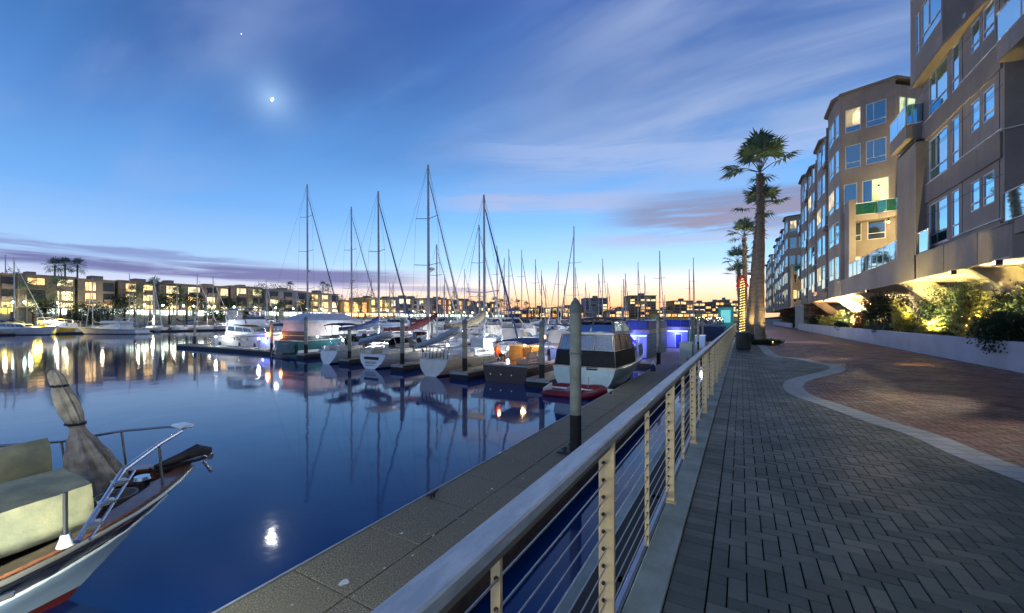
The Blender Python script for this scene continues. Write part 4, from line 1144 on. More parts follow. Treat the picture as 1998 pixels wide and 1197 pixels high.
# uplights hidden in the planting
M_upl = emis('uplight_lens', (1.0, 0.82, 0.3), 6)
def uplight(x, y, label, e=26, rot=(0.15, 0, 1), c=(1.0, 0.80, 0.28), sp=110):
    u_ = thing('uplight', label, 'light', (x, y, 0.74), 0, 'garden uplights')
    MB().lathe([(0.05, 0), (0.06, 0.09), (0.075, 0.11)], n=10).build('housing', M_dark, u_)
    MB().lathe([(0.05, 0.112), (0.045, 0.116)], n=10).build('lens', M_upl, u_)
    lamp('uplight_beam', (0, 0, 0.16), e * 22, c, 0.04, 'SPOT', rot, sp, 0.6, u_)
uplight(7.60, PB(1900, 7.60), 'small garden uplight in front of the tall curling plant', 520, (0.5, -0.35, 0.8), sp=160)
uplight(7.6, PB(1822, 7.6), 'small garden uplight below the low yellow plant', 45, (0.3, 0.4, 1))
uplight(7.6, PB(1768, 7.6), 'small garden uplight before the yellow green curling plant', 110, (0.5, 0.2, 1))
uplight(10.6, 22.6, 'garden uplight washing the near slanted bracket', 90, (0.05, 0.3, 1), (1.0, 0.85, 0.55), 150)
uplight(10.3, 30.2, 'garden uplight under the broad bracket', 80, (-0.1, 0.2, 1), (1.0, 0.75, 0.5), 150)
uplight(8.1, 44.0, 'garden uplight at the yellow lit far shrub', 120, (0.2, 0.5, 1), (1.0, 0.78, 0.4), 140)
uplight(10.4, 50.5, 'garden uplight washing the far lit bracket', 200, (0, 0.15, 1), (1.0, 0.80, 0.5), 150)
uplight(8.6, 59.0, 'garden uplight at the rust red shrub', 160, (0.3, 0.2, 1), (1.0, 0.6, 0.3), 140)
# warm lights of the courtyard between the first two blocks
def wall_light(x, y, z, label, e, c=(1.0, 0.78, 0.34), n=(-1, 0, 0)):
    u_ = thing('wall_light', label, 'light', (x, y, z), 0, 'courtyard wall lights')
    MB().box(-0.06, 0.06, -0.05, 0.05, -0.12, 0.12, ch=0.015).build('bracket', M_dark, u_)
    MB().ball((0, 0, -0.16), 0.07).build('globe', emis('warm_globe', (1.0, 0.8, 0.45), 12), u_)
    lamp('wall_light_glow', (0, 0, -0.3), e, c, 0.1, parent=u_)
wall_light(10.6, 42.6, 6.9, 'courtyard light above the raised terrace', 620)
wall_light(10.4, 43.6, 9.6, 'courtyard light below the curved balcony', 460)
wall_light(10.2, 45.4, 12.9, 'courtyard light above the curved balcony', 70)
wall_light(12.9, 44.6, 17.6, 'high courtyard light on the top floor of the second block', 160)
wall_light(10.0, 90.5, 8.0, 'light on the end wall of the third block', 420)
wall_light(10.0, 141, 8.0, 'light on the end wall of the farthest block', 420)
# ================================================================== PALMS AND PROMENADE FURNITURE
def palmtrunk_mat(name, c, c2):
    m = bpy.data.materials.new(name); m.use_nodes = True
    t = NT(m.node_tree); b = m.node_tree.nodes['Principled BSDF']
    o = t.node('ShaderNodeTexCoord').outputs['Object']
    rings = t.noise(t.mapping(o, scale=(1.2, 1.2, 9)), 1.6, 4, 0.65, 0.6); fine = t.noise(o, 22, 4, 0.7)
    c_ = t.mix(t.remap(rings, 0.35, 0.65), c + (1,), c2 + (1,)); c_ = t.mix(t.remap(fine, 0.4, 0.7, 0, 0.5), c_, tuple(x * 0.4 for x in c) + (1,))
    t.l.new(c_, b.inputs['Base Color']); b.inputs['Roughness'].default_value = 0.9
    bp = t.node('ShaderNodeBump'); bp.inputs['Strength'].default_value = 0.9; bp.inputs['Distance'].default_value = 0.04
    t.l.new(t.math('ADD', rings, t.math('MULTIPLY', fine, 0.5)), bp.inputs['Height']); t.l.new(bp.outputs[0], b.inputs['Normal'])
    MATS[name] = m; return m
M_trunk = palmtrunk_mat('palm_trunk', (0.20, 0.155, 0.11), (0.32, 0.26, 0.19))
M_frond = leafmat('palm_frond', (0.04, 0.10, 0.06), (0.12, 0.20, 0.11), 0.5)
M_thatch = leafmat('dry_thatch', (0.08, 0.055, 0.035), (0.19, 0.14, 0.09), 0.9)
def fan_frond(q, st, base, d, L, rnd, nb=20, blade=0.9, wk=1.0):
    """petiole along d then a drooping fan of blades"""
    d = d.normalized(); side = d.cross(Vector((0, 0, 1)))
    if side.length < 1e-3: side = Vector((1, 0, 0))
    side.normalize(); up = side.cross(d).normalized()
    tip = base + d * L + Vector((0, 0, -0.10 * L * L * (1 - max(0, d.z))))
    mid = base + d * L * 0.5 + Vector((0, 0, 0.03 * L))
    st.tube([base, mid, tip], [0.035, 0.022, 0.012], 4, cap=False)
    dd = (tip - mid).normalized()
    for k in range(nb):
        a_ = R(-115 + 230 * k / (nb - 1)) + rnd.gauss(0, 0.05)
        v = (dd * math.cos(a_) + side * math.sin(a_)).normalized()
        bl = blade * (0.72 + 0.28 * math.cos(a_ * 0.8)) * rnd.uniform(0.85, 1.1)
        w_ = 0.062 * wk * blade
        n_ = v.cross(up).normalized()
        p1 = tip + v * bl * 0.55 + up * 0.06 * bl; p2 = tip + v * bl - Vector((0, 0, bl * rnd.uniform(0.05, 0.26)))
        q.add([tip, p1 + n_ * w_, p2, p1 - n_ * w_], [(0, 1, 2, 3)])
def palm(label, x, y, H, r0, r1, R_, nf=34, nb=20, lean=(0, 0), seed=1, z=0.0, thatch=0.35, group=None, bulge=1.25, flat=1.0, elmin=0):
    rnd = random.Random(seed)
    th = thing('palm_tree', label, 'palm tree', (x, y, z), 0, group)
    P = []; rs = []
    N = 26 if nb > 12 else 10
    for i in range(N + 1):
        f = i / N
        P.append(Vector((lean[0] * f ** 1.6 + 0.05 * math.sin(f * 7 + seed) * min(1, r0 * 2), lean[1] * f ** 1.6, H * f - 0.02)))
        r_ = r0 * (1 - f) + r1 * f
        r_ *= 1 + (bulge - 1) * math.exp(-f * 26) + 0.05 * math.sin(i * 2.7)
        rs.append(r_)
    MB().tube(P, rs, 18 if nb > 12 else 8).build('trunk', M_trunk, th)
    top = P[-1]
    q = MB(); st = MB()
    # short dead petiole boots and thatch on the upper trunk
    tq = MB()
    nt = int((260 if nb > 12 else 40) * (1 if thatch > 0 else 0))
    for k in range(nt):
        f = 1 - thatch * rnd.random() ** 1.2; i = int(f * N); i = min(N - 1, i)
        a_ = rnd.uniform(0, 6.283); c = P[i].lerp(P[i + 1], rnd.random()); r_ = rs[i] * 0.95
        o = c + Vector((math.cos(a_) * r_, math.sin(a_) * r_, 0))
        u = Vector((math.cos(a_) * rnd.uniform(0.3, 0.9), math.sin(a_) * rnd.uniform(0.3, 0.9), rnd.uniform(-1.2, 0.5))).normalized() * rnd.uniform(0.12, 0.34) * (r0 / 0.35)
        leaf(tq, o, u, 0.05 * (r0 / 0.35), 0.02)
    if nt: tq.build('thatch', M_thatch, th)
    for k in range(nf):
        a_ = k * 2.399963 + rnd.gauss(0, 0.12)
        f = k / nf
        el = R(82 - (82 - elmin) * f ** 1.1) * flat
        d = Vector((math.cos(a_) * math.cos(el), math.sin(a_) * math.cos(el), math.sin(el)))
        fan_frond(q, st, top + Vector((0, 0, 0.1)), d, R_ * rnd.uniform(0.46, 0.68), rnd, nb, R_ * 0.47)
    cr = q.build('crown', M_frond, th); st.build('stalk', mat('frond_stalk', (0.10, 0.12, 0.05), 0.6), cr)
    return th
# nearest two, trunks nearly in line
palm('tallest nearest palm tree with a thick bare trunk lit yellow near its foot', 1.04, 29.6, 10.7, 0.29, 0.20, 2.55, 13, 30, (0.0, 0.2), 3, group='palms along the promenade')
palm('second palm tree whose lower crown shows behind the nearest trunk', 0.62, 38.0, 10.2, 0.30, 0.21, 2.4, 12, 26, (0.75, 0), 5, group='palms along the promenade')
palm('third smaller looking palm tree beyond the street lamp', 0.52, 62.0, 12.4, 0.36, 0.24, 2.7, 15, 18, (-0.2, 0), 8, group='palms along the promenade')
palm('farthest promenade palm tree just left of the third one', 0.1, 80.0, 11.2, 0.4, 0.26, 3.3, 14, 14, (-0.6, 0), 9, group='palms along the promenade')
palm('small young palm tree between the bow post and the lamp', -0.1, 72.0, 8.2, 0.3, 0.22, 2.6, 12, 14, (-0.3, 0), 12, group='palms along the promenade')
# planting ring at the foot of the first palm
def ring(x, y, r_, label, n=1500):
    q = MB(); rnd = random.Random(5)
    th = thing('ground_planting', label, 'plant bed', (x, y, 0))
    MB().lathe([(r_ * 1.02, 0.004), (r_ * 0.9, 0.07), (0.02, 0.11)], n=20).build('soil', MATS['planter_soil'], th)
    for k in range(n):
        a_ = rnd.uniform(0, 6.283); rr = r_ * rnd.uniform(0.25, 1.08); c = Vector((rr * math.cos(a_), rr * math.sin(a_), 0.05))
        u = Vector((math.cos(a_) * rnd.uniform(-.2, 1), math.sin(a_) * rnd.uniform(-.2, 1), rnd.uniform(0.4, 1.3))).normalized() * rnd.uniform(0.12, 0.42)
        leaf(q, c, u, 0.03, 0.05)
    q.build('foliage', M_lfd, th)
ring(1.04, 29.6, 1.05, 'low dark leafy plants ringing the foot of the nearest palm')
ring(0.62, 38.0, 0.95, 'low dark leafy plants round the second palm', 900)
def guplight(x, y, label, e=60, rot=(0, 0, 1), c=(1.0, 0.72, 0.30)):
    u_ = thing('uplight', label, 'light', (x, y, 0.03), 0, 'garden uplights')
    MB().lathe([(0.07, 0), (0.08, 0.08), (0.09, 0.10)], n=10).build('housing', M_dark, u_)
    MB().lathe([(0.06, 0.102), (0.05, 0.108)], n=10).build('lens', M_upl, u_)
    lamp('uplight_beam', (0, 0, 0.16), e * 4, c, 0.04, 'SPOT', rot, 60, 0.7, u_)
guplight(1.66, 28.9, 'small yellow uplight right of the nearest palm trunk', 330, (-0.10, 0.12, 1))
guplight(1.2, 37.2, 'small uplight right of the second palm trunk', 160, (-0.14, 0.1, 1))
guplight(0.95, 60.8, 'small uplight by the third palm', 200, (-0.1, 0.1, 1))

# round access cover with a bright rim in the grey paving
c_ = gp(1480, 697, 0)
ac = thing('access_cover', 'round steel access cover set in the grey paving before the litter bin', 'cover', (c_.x, c_.y, 0))
MB().lathe([(0.62, 0.001), (0.62, 0.007), (0.56, 0.008), (0.56, 0.003)], n=40).build('rim', M_steel, ac)
MB().lathe([(0.555, 0.001), (0.555, 0.005)], n=40).build('plate', M_dark, ac)
# litter bin
tb = thing('litter_bin', 'round dark slatted litter bin standing against the railing', 'bin', (0.10, 24.2, 0))
MB().lathe([(0.30, 0), (0.31, 0.03), (0.31, 0.84)], n=24).build('liner', M_dark, tb)
q = MB()
for k in range(26):
    a_ = 2 * math.pi * k / 26
    q.box(-0.025, 0.025, -0.012, 0.012, 0.04, 0.86, M=Matrix.Rotation(a_, 4, 'Z') @ Matrix.Translation((0, 0.335, 0)))
q.build('slat', mat('bin_slat', (0.075, 0.075, 0.07), 0.6, var=0.2), tb)
MB().lathe([(0.36, 0.86), (0.37, 0.89), (0.34, 0.92), (0.20, 0.925), (0.19, 0.88)], n=24).build('lid', mat('bin_lid', (0.16, 0.18, 0.18), 0.5), tb)

# street lamps
M_lampw = emis('lamp_lens_cool', (0.86, 1.0, 0.95), 26)
M_lpole = mat('lamp_pole_paint', (0.16, 0.18, 0.19), 0.5, 0.3)
def street_lamp(label, x, y, H=5.2, e=300, c=(0.88, 1.0, 0.90), group='promenade street lamps'):
    s_ = thing('street_lamp', label, 'street lamp', (x, y, 0), 0, group)
    q = MB(); q.lathe([(0.11, 0), (0.11, 0.3), (0.065, 0.36), (0.05, H - 0.1)], n=12)
    q.build('pole', M_lpole, s_)
    h = MB(); h.lathe([(0.05, H - 0.1), (0.12, H - 0.05), (0.32, H + 0.20), (0.33, H + 0.24), (0.05, H + 0.32)], n=16)
    h.build('hood', M_lpole, s_)
    MB().lathe([(0.07, H - 0.14), (0.17, H - 0.04), (0.15, H - 0.0)], n=14).build('lens', M_lampw, s_)
    lamp('lamp_glow', (0, 0, H - 0.32), e, c, 0.12, parent=s_)
    return s_
street_lamp('bright street lamp shining behind the two nearest palm trunks', 0.78, 42.5, 5.45, 420)
street_lamp('distant street lamp glowing low beside the third palm', 0.35, 66, 4.6, 300)
street_lamp('street lamp behind the viewer lighting the railing posts', 0.4, -6.5, 4.4, 560, (1.0, 0.97, 0.80))
street_lamp('added unseen fill lamp further behind the viewer on the promenade', 3.4, -14.0, 5.2, 500, (0.92, 1.0, 0.88))  # extra lamp added out of view as general fill

# post wrapped in fairy lights with a red bow
fp = thing('decorated_post', 'tall post wrapped in yellow fairy lights with a big red bow on top', 'post', (0.12, 50.0, 0))
q = MB(); q.lathe([(0.22, 0), (0.2, 2.0), (0.16, 6.1)], n=12); q.build('trunk', M_trunk, fp)
q = MB()
rnd = random.Random(2)
for k in range(300):
    f = k / 300; a_ = f * 6.283 * 21; r_ = 0.235 - 0.05 * f
    q.ball((r_ * math.cos(a_) + rnd.gauss(0, .015), r_ * math.sin(a_) + rnd.gauss(0, .015), 0.1 + 5.8 * f), 0.026, 5, 3)
q.build('fairy_lights', emis('fairy_light', (1.0, 0.66, 0.18), 5), fp)
M_bow = mat('red_ribbon', (0.65, 0.015, 0.02), 0.5)
bw = MB()
for s_ in (-1, 1):
    ring_ = []
    for k in range(9):
        a_ = 2 * math.pi * k / 9
        ring_.append(Vector((s_ * (0.36 + 0.36 * math.cos(a_)), -0.28, 6.2 + 0.34 * math.sin(a_) * (1 if s_ * math.cos(a_) > -9 else 1))))
    bw.loft([ring_, [p + Vector((0, 0.18, 0)) for p in ring_]], False, False)
    bw.extr([(s_ * 0.05, -0.3, 6.1), (s_ * 0.22, -0.3, 6.1), (s_ * 0.62, -0.3, 5.0), (s_ * 0.30, -0.3, 4.9)], (0, 0.05, 0))
bw.ball((0, -0.26, 6.14), 0.12)
bw.build('bow', M_bow, fp)
lamp('fairy_glow', (0.45, -0.4, 2.0), 60, (1.0, 0.66, 0.2), 0.3, parent=fp)

# utility cabinet on the dock end
c = gp(1341, 714, DZ)
uc = thing('utility_cabinet', 'white utility cabinet with a yellow hose reel standing on the dock behind the railing', 'cabinet', (c.x, c.y, DZ))
q = MB(); q.box(-0.48, 0.36, -0.3, 0.3, 0.06, 1.62, ch=0.03); q.build('body', mat('cabinet_paint', (0.50, 0.56, 0.52), 0.5, var=0.12), uc)
MB().box(-0.44, 0.30, -0.315, -0.302, 0.15, 1.50, ch=0.004).build('door', mat('cabinet_door', (0.55, 0.61, 0.56), 0.45, var=0.1), uc)
MB().box(0.38, 0.62, -0.2, 0.22, 0.06, 1.48, ch=0.02).build('side_box', MATS['cabinet_paint'], uc)
MB().lathe([(0.06, 0.1), (0.10, 0.12), (0.10, 0.55), (0.06, 0.57)], (0.08, -0.42, 0), 12).build('hose_reel', mat('yellow_hose', (0.42, 0.33, 0.04), 0.6), uc)
MB().box(-0.52, 0.66, -0.34, 0.34, 0.0, 0.055).build('plinth', M_gangway, uc)

# ================================================================== FAR LEFT BANK
M_fb = [mat('far_wall_olive', (0.34, 0.28, 0.19), 0.9, var=0.15, vs=0.15), mat('far_wall_brown', (0.27, 0.21, 0.17), 0.9, var=0.15, vs=0.15),
        mat('far_wall_grey', (0.27, 0.26, 0.29), 0.9, var=0.15, vs=0.15), mat('far_wall_ochre', (0.55, 0.34, 0.10), 0.9, var=0.2, vs=0.15), mat('far_wall_yellow', (0.70, 0.52, 0.14), 0.9, var=0.15, vs=0.15),
        mat('far_wall_rust', (0.42, 0.17, 0.08), 0.9, var=0.2, vs=0.2)]
M_fdark = mat('far_dark_window', (0.03, 0.035, 0.045), 0.2)
M_fdark2 = mat('far_balcony_shade', (0.06, 0.05, 0.045), 0.9)
M_fl = [emis('far_warm_window', (1.0, 0.62, 0.24), 0.95, 0.8, 0.5), emis('far_pale_window', (1.0, 0.80, 0.42), 0.85, 0.8, 0.5), emis('far_orange_window', (1.0, 0.45, 0.14), 0.95, 0.7, 0.5)]
FX = -164.0
def farblock(label, p0, p1, ytop, mi, lit=0.5, floors=3, rows=None, X=FX, base=0.0, seed=1, orange=False, roofbits=True):
    """apartment range facing +X between picture columns p0 and p1 (read off where they meet the plane X)"""
    Y0, D0 = atX(p0, X); Y1, D1 = atX(p1, X)
    H = zat(ytop, (D0 + D1) / 2)
    rnd = random.Random(seed)
    L = Y1 - Y0
    th = thing('bank_apartments', label, 'building', (X, Y0, base), 0, 'apartment ranges on the far bank')
    w_ = MB(); w_.box(-14, 0, 0, L, -0.4, H - base)
    w_.build('wall', M_fb[mi], th)
    rf = MB(); rf.box(-14.3, 0.45, -0.2, L + 0.2, H - base + 0.003, H - base + 0.35); rf.build('roof', M_fb[1] if mi != 1 else M_fb[0], th)
    if roofbits:
        for k in range(max(1, int(L / 9))):
            a_ = rnd.uniform(0.5, L - 3); b_ = MB().box(-6, -2, a_, a_ + rnd.uniform(1.5, 3), H - base + 0.355, H - base + rnd.uniform(0.9, 1.7)); b_.build('roof_housing', M_fb[1], th)
    fh = (H - base - 3.2) / (floors)
    n = max(2, int(L / 4.6)); wy = L / n
    for j in range(n):
        jut = rnd.random() < 0.35
        if jut:
            MB().box(0.003, 1.0, j * wy + 0.1, j * wy + wy * 0.28, 2.6, H - base - 0.25).build('pilaster', M_fb[(mi + 1) % 2] if mi < 3 else M_fb[mi], th)
        for i in range(floors):
            z0 = 3.2 + i * fh
            on = rnd.random() < lit
            a_, b_ = j * wy + wy * 0.36, j * wy + wy * 0.94
            fr = MB().box(0.003, 0.09, a_ - 0.12, b_ + 0.12, z0 + 0.12, z0 + fh - 0.52)
            fr_ = fr.build('window', M_fdark2 if not on else M_fb[1], th)
            pn = MB(); m_ = (M_fl[2] if orange and rnd.random() < 0.7 else rnd.choice(M_fl[:2])) if on else M_fdark
            k = rnd.choice([2, 3])
            for q_ in range(k):
                u0 = a_ + (b_ - a_) * q_ / k + 0.06; u1 = a_ + (b_ - a_) * (q_ + 1) / k - 0.06
                pn.box(0.092, 0.11, u0, u1, z0 + 0.2, z0 + fh - 0.6)
            pn.build('pane', m_, fr_)
            if rnd.random() < 0.5:
                MB().box(0.12, 1.15, a_ - 0.1, b_ + 0.1, z0 - 0.22, z0 + 0.0).box(1.09, 1.15, a_ - 0.1, b_ + 0.1, z0 + 0.002, z0 + 0.85).build('balcony', M_fb[1], th)
    return th
FBK = [('leftmost brown apartment range behind the left marina berths', -60, 30, 535, 1, .35), ('long olive apartment range below the three tall palms', 31, 146, 540, 0, .5),
       ('stepped apartment range right of the three tall palms with bright windows', 152, 224, 548, 0, .75), ('flat roofed apartment range with three lit storeys', 232, 300, 551, 0, .8),
       ('dark apartment range left of the dark water gap', 308, 392, 556, 1, .6), ('grey brown apartment range with few lit windows', 394, 446, 560, 1, .4), ('reddish brown apartment range with a pair of lit bays', 450, 512, 561, 1, .6),
       ('apartment range behind the flybridge yacht', 516, 596, 568, 2, .35), ('apartment range with yellow windows left of the leaning forestay', 600, 660, 574, 0, .7)]
for k, (lab, a_, b_, yt, mi, lt) in enumerate(FBK): farblock(lab, a_, b_, yt, mi, lt, 3, seed=k + 3)
farblock('low orange lit waterfront building with a row of glowing windows', 664, 716, 588, 3, .95, 1, seed=31, orange=True, roofbits=False)
farblock('yellow floodlit building behind the second tall mast', 718, 772, 583, 4, .8, 2, seed=32)
farblock('blue grey apartment range right of the yellow floodlit one', 774, 838, 583, 2, .35, 3, seed=33)
farblock('orange streaked apartment range behind the tallest mast', 840, 880, 584, 5, .5, 3, seed=34, orange=True)
farblock('brown apartment range right of the tallest mast', 882, 926, 587, 1, .5, 3, seed=35, orange=True)
farblock('farthest dark apartment range on the left bank', 928, 975, 592, 1, .4, 3, seed=36)
# lit carports in front of the ranges
M_cp = emis('carport_tube', (0.86, 1.0, 0.84), 2.2, 0.7, 0.3)
M_cpy = emis('carport_tube_yellow', (1.0, 0.85, 0.10), 2.6, 0.3, 0.3)
M_cpo = emis('carport_tube_orange', (1.0, 0.60, 0.22), 2.6, 0.5, 0.3)
M_cproof = mat('carport_roof', (0.35, 0.37, 0.36), 0.7)
M_cpwall = mat('carport_wall', (0.45, 0.45, 0.40), 0.8, var=0.3, vs=0.6)
cpx = [(-50, -2, 0, 'yellow'), (2, 28, 1, ''), (34, 70, 0, ''), (74, 140, 0, ''), (160, 228, 0, ''), (230, 300, 0, ''), (304, 372, 0, ''), (376, 440, 0, ''), (444, 520, 0, ''), (524, 600, 0, ''), (604, 664, 0, ''), (668, 720, 2, ''), (724, 776, 2, ''), (780, 850, 0, ''), (854, 930, 0, ''), (934, 990, 0, '')]
ordn = ['first', 'second', 'third', 'fourth', 'fifth', 'sixth', 'seventh', 'eighth', 'ninth', 'tenth', 'eleventh', 'twelfth', 'thirteenth', 'fourteenth', 'fifteenth', 'sixteenth', 'seventeenth', 'eighteenth', 'nineteenth', 'twentieth']
for k, (a_, b_, kind, _) in enumerate(cpx):
    Y0, _d = atX(a_, -159.0); Y1, _d = atX(b_, -159.0); L = Y1 - Y0
    c_ = ['white', 'yellow', 'orange'][kind]
    th = thing('carport', f'{ordn[k]} low open carport from the left on the far bank, glowing {c_}', 'carport', (-159.2, Y0, 0.0), 0, 'lit carports on the far bank')
    MB().box(-3.6, 0.4, 0, L, 4.35, 4.6).build('roof', M_cproof, th)
    MB().box(-3.6, -3.45, 0, L, -0.3, 4.34).build('back_wall', M_cpwall, th)
    q = MB(); n = max(2, int(L / 4))
    for i in range(n + 1): q.box(0.1, 0.3, L * i / n - 0.1, L * i / n + 0.1, -0.3, 4.34)
    q.build('post', M_cproof, th)
    q = MB(); n = max(1, int(L / 2.0))
    rnd = random.Random(k)
    for i in range(n):
        if rnd.random() < 0.85: q.box(-3.3, -3.1, L * (i + 0.1) / n, L * (i + 0.9) / n, 2.7 + rnd.uniform(-.1, .3), 4.25)
    q.build('light_tube', [M_cp, M_cpy, M_cpo][kind], th)
# quay lamps with star-bright heads
M_q = emis('quay_lamp_head', (0.75, 1.0, 0.88), 40)
lp0 = thing('quay_lamp', 'first bright quay lamp on the far bank', 'street lamp', (0, 0, 0), 0, 'quay lamps on the far bank')
MB().lathe([(0.1, -0.3), (0.07, 5.6)], n=6).build('pole', M_lpole, lp0)
MB().ball((0, 0, 5.75), 0.24, 8, 5).build('globe', M_q, lp0)
qx = [(-20, 0), (26, 0), (48, 0), (112, 0), (282, 0), (318, 0), (358, 0), (378, 0), (408, 0), (418, 0), (457, 0), (498, 0), (538, 0), (572, 0), (599, 0), (628, 0), (756, 0), (806, 0), (828, 0), (884, 0), (905, 0), (922, 0), (950, 0), (968, 0), (985, 0)]
for k, (a_, _) in enumerate(qx):
    Y0, D = atX(a_, -158.8)
    lab = f'quay lamp number {k + 1} from the left on the far bank'
    nums = ordn + ['twenty first', 'twenty second', 'twenty third', 'twenty fourth', 'twenty fifth']
    lab = f'{nums[k]} star bright quay lamp from the left on the far bank'
    if k == 0: lp0.location = (-158.8, Y0, 0); lp0['label'] = lab
    else: dup(lp0, (-158.8, Y0, 0), 0, lab)
for k, px_ in enumerate((10, 60, 130, 200, 270, 340, 410, 480, 560, 640, 700, 760, 830, 900)):  # floodlights added to brighten the bank facades
    Y0, D = atX(px_, -159.6)
    q_ = thing('added_wall_flood', f'{ordn[k]} added floodlight from the left washing the apartment ranges of the far bank', 'light', (-159.6, Y0, 4.75), 0, 'added floodlights of the far bank')
    MB().box(-0.2, 0.2, -0.3, 0.3, -0.12, 0.2, ch=0.04).build('housing', M_dark, q_)
    lamp('added_wall_flood_glow', (-0.2, 0, 0.6), 190 + D * 2.2, (1.0, 0.62, 0.25) if 640 < px_ < 800 else (1.0, 0.82, 0.55), 0.3, parent=q_)
# trees and palms of the bank
def round_tree(label, x, y, z, H, r_, n=900, m=None, ls=0.9, seed=1, group='trees on the far bank', flat=0.8):
    rnd = random.Random(seed); th = thing('tree', label, 'tree', (x, y, z), 0, group)
    tk = MB(); tk.tube([(0, 0, -0.3), (0.1, 0, H * 0.4), (0, 0.1, H * 0.6)], [0.3, 0.22, 0.14], 7)
    L = []
    for k in range(9):
        a_ = rnd.uniform(0, 6.283); rr = r_ * rnd.uniform(0.2, 0.7)
        c = Vector((rr * math.cos(a_), rr * math.sin(a_), H - r_ * flat + rnd.uniform(-0.5, 0.6) * r_ * flat)); L.append((c, r_ * rnd.uniform(0.3, 0.5)))
        tk.tube([(0, 0.05, H * 0.45), c * 0.6 + Vector((0, 0, H * 0.2)), c], [0.12, 0.08, 0.03], 5)
    tk.build('trunk', MATS['bark_dark'], th)
    q = MB()
    for k in range(n):
        c, rr = L[k % 9]; d = Vector((rnd.gauss(0, 1), rnd.gauss(0, 1), rnd.gauss(0, 1))).normalized()
        p = c + d * rr * rnd.uniform(0.5, 1.1)
        leaf(q, p, Vector((rnd.gauss(0, 1), rnd.gauss(0, 1), rnd.gauss(0, 1))).normalized() * ls * rnd.uniform(0.5, 1.2), ls * 0.35)
    q.build('crown', m or M_lfd, th)
def bankpalm(px, ytop, X, r_, label, seed, nf=22, z=0.0):
    r_ *= 0.72 if X < -170 else 1.0
    Y, D = atX(px, X); H = zat(ytop, D) - z
    palm(label, X, Y, H - r_ * 0.7, 0.28, 0.2, r_, nf, 9, (0, 0), seed, z, 0.2, 'palms on the far bank', elmin=-50)
bankpalm(107, 507, -178, 4.1, 'leftmost of three tall palms above the olive apartments', 21, 30)
bankpalm(127, 505, -178, 4.1, 'middle one of three tall palms above the olive apartments', 22, 30)
bankpalm(151, 507, -178, 4.1, 'rightmost of three tall palms above the olive apartments', 23, 30)
for k, (px, yt, X, r_, lab) in enumerate([(300, 545, -160.5, 4.2, 'shaggy palm rising between two lit apartment ranges'), (118, 545, -161.5, 4.5, 'broad palm in front of the olive apartments'), (50, 552, -161.5, 4, 'drooping palm at the left end of the olive apartments'),
        (262, 560, -161.5, 3.6, 'palm before the flat roofed lit range'), (345, 562, -161.5, 3.6, 'palm in front of the dark apartment range'), (505, 566, -160.5, 4.6, 'wide palm before the apartments behind the flybridge yacht'), (566, 552, -183, 4.2, 'slim palm silhouette above the roofs left of the first mast'),
        (630, 552, -183, 4.2, 'slim palm silhouette right of the first mast'), (640, 556, -183, 4, 'small palm silhouette beside the leaning forestay'), (610, 580, -160.5, 3.8, 'palm before the yellow windowed range'), (700, 590, -160.5, 4, 'palm before the orange waterfront building'), (757, 585, -160.5, 4, 'palm silhouetted on the yellow floodlit wall'),
        (887, 569, -183, 5, 'lone tall palm silhouette right of the tallest mast'), (935, 574, -183, 4.6, 'palm silhouette at the fifth mast'), (966, 580, -168, 5, 'leftmost palm of the rust coloured clump'), (978, 585, -168, 5, 'second palm of the rust coloured clump'), (1010, 586, -168, 5.5, 'low palm at the right of the clump'), (1027, 590, -168, 5.5, 'last palm before the reddish far shore')]):
    bankpalm(px, yt, X, r_, lab, 40 + k)
for k, (px, yt, X, r_, lab, ww) in enumerate([(704, 556, -178, 10, 'big round bare looking tree right of the second mast', 1), (515, 546, -183, 7.5, 'dark tree clump standing above the apartment roof', 1), (533, 553, -183, 5.5, 'smaller dark tree right of the clump on the roofline', 1), (150, 588, -160.6, 5, 'dense dark tree at the water before the stepped range', 1), (176, 592, -160.6, 4, 'green tree lit by the carport lamps', 1),
        (210, 588, -160.6, 4.5, 'dark tree right of the green lit one', 1), (420, 595, -160.6, 4.5, 'low tree before the grey brown range', 1), (482, 596, -160.6, 4.5, 'low tree before the reddish brown range', 1), (668, 575, -174, 6, 'dark tree left of the big round tree', 1), (690, 583, -174, 5, 'low tree at the foot of the big round tree', 1), (910, 578, -183, 9, 'wide dark tree crown over the farthest range', 1), (2, 520, -178, 6, 'dark tree at the left edge of the picture', 1),
        (243, 572, -160.6, 4.2, 'bushy dark tree between two lit ranges left of the shaggy palm', 1), (330, 566, -160.7, 4.5, 'dark tree before the range right of the shaggy palm', 1), (376, 574, -160.6, 4, 'rounded dark tree at the right end of the dark range', 1), (88, 578, -160.6, 3.6, 'dark tree under the leftmost tall palm', 1), (452, 578, -160.6, 4.4, 'dark tree at the left edge of the reddish brown range', 1), (540, 578, -160.6, 4.6, 'dark tree in front of the range behind the flybridge yacht', 1), (590, 584, -160.6, 4.2, 'low dark tree beside the first tall mast', 1), (856, 592, -160.6, 5, 'low dark tree behind the tallest mast', 1), (988, 580, -168, 8, 'dark tree inside the rust coloured palm clump', 1), (770, 580, -178, 6, 'tree top above the yellow floodlit building', 1), (800, 578, -188, 7, 'low tree tops over the blue grey range', 1)]):
    Y, D = atX(px, X); round_tree(lab, X, Y, 0, zat(yt, D), r_, 1100, M_lfg if 'green' in lab else M_lfd, 0.55, k + 60)

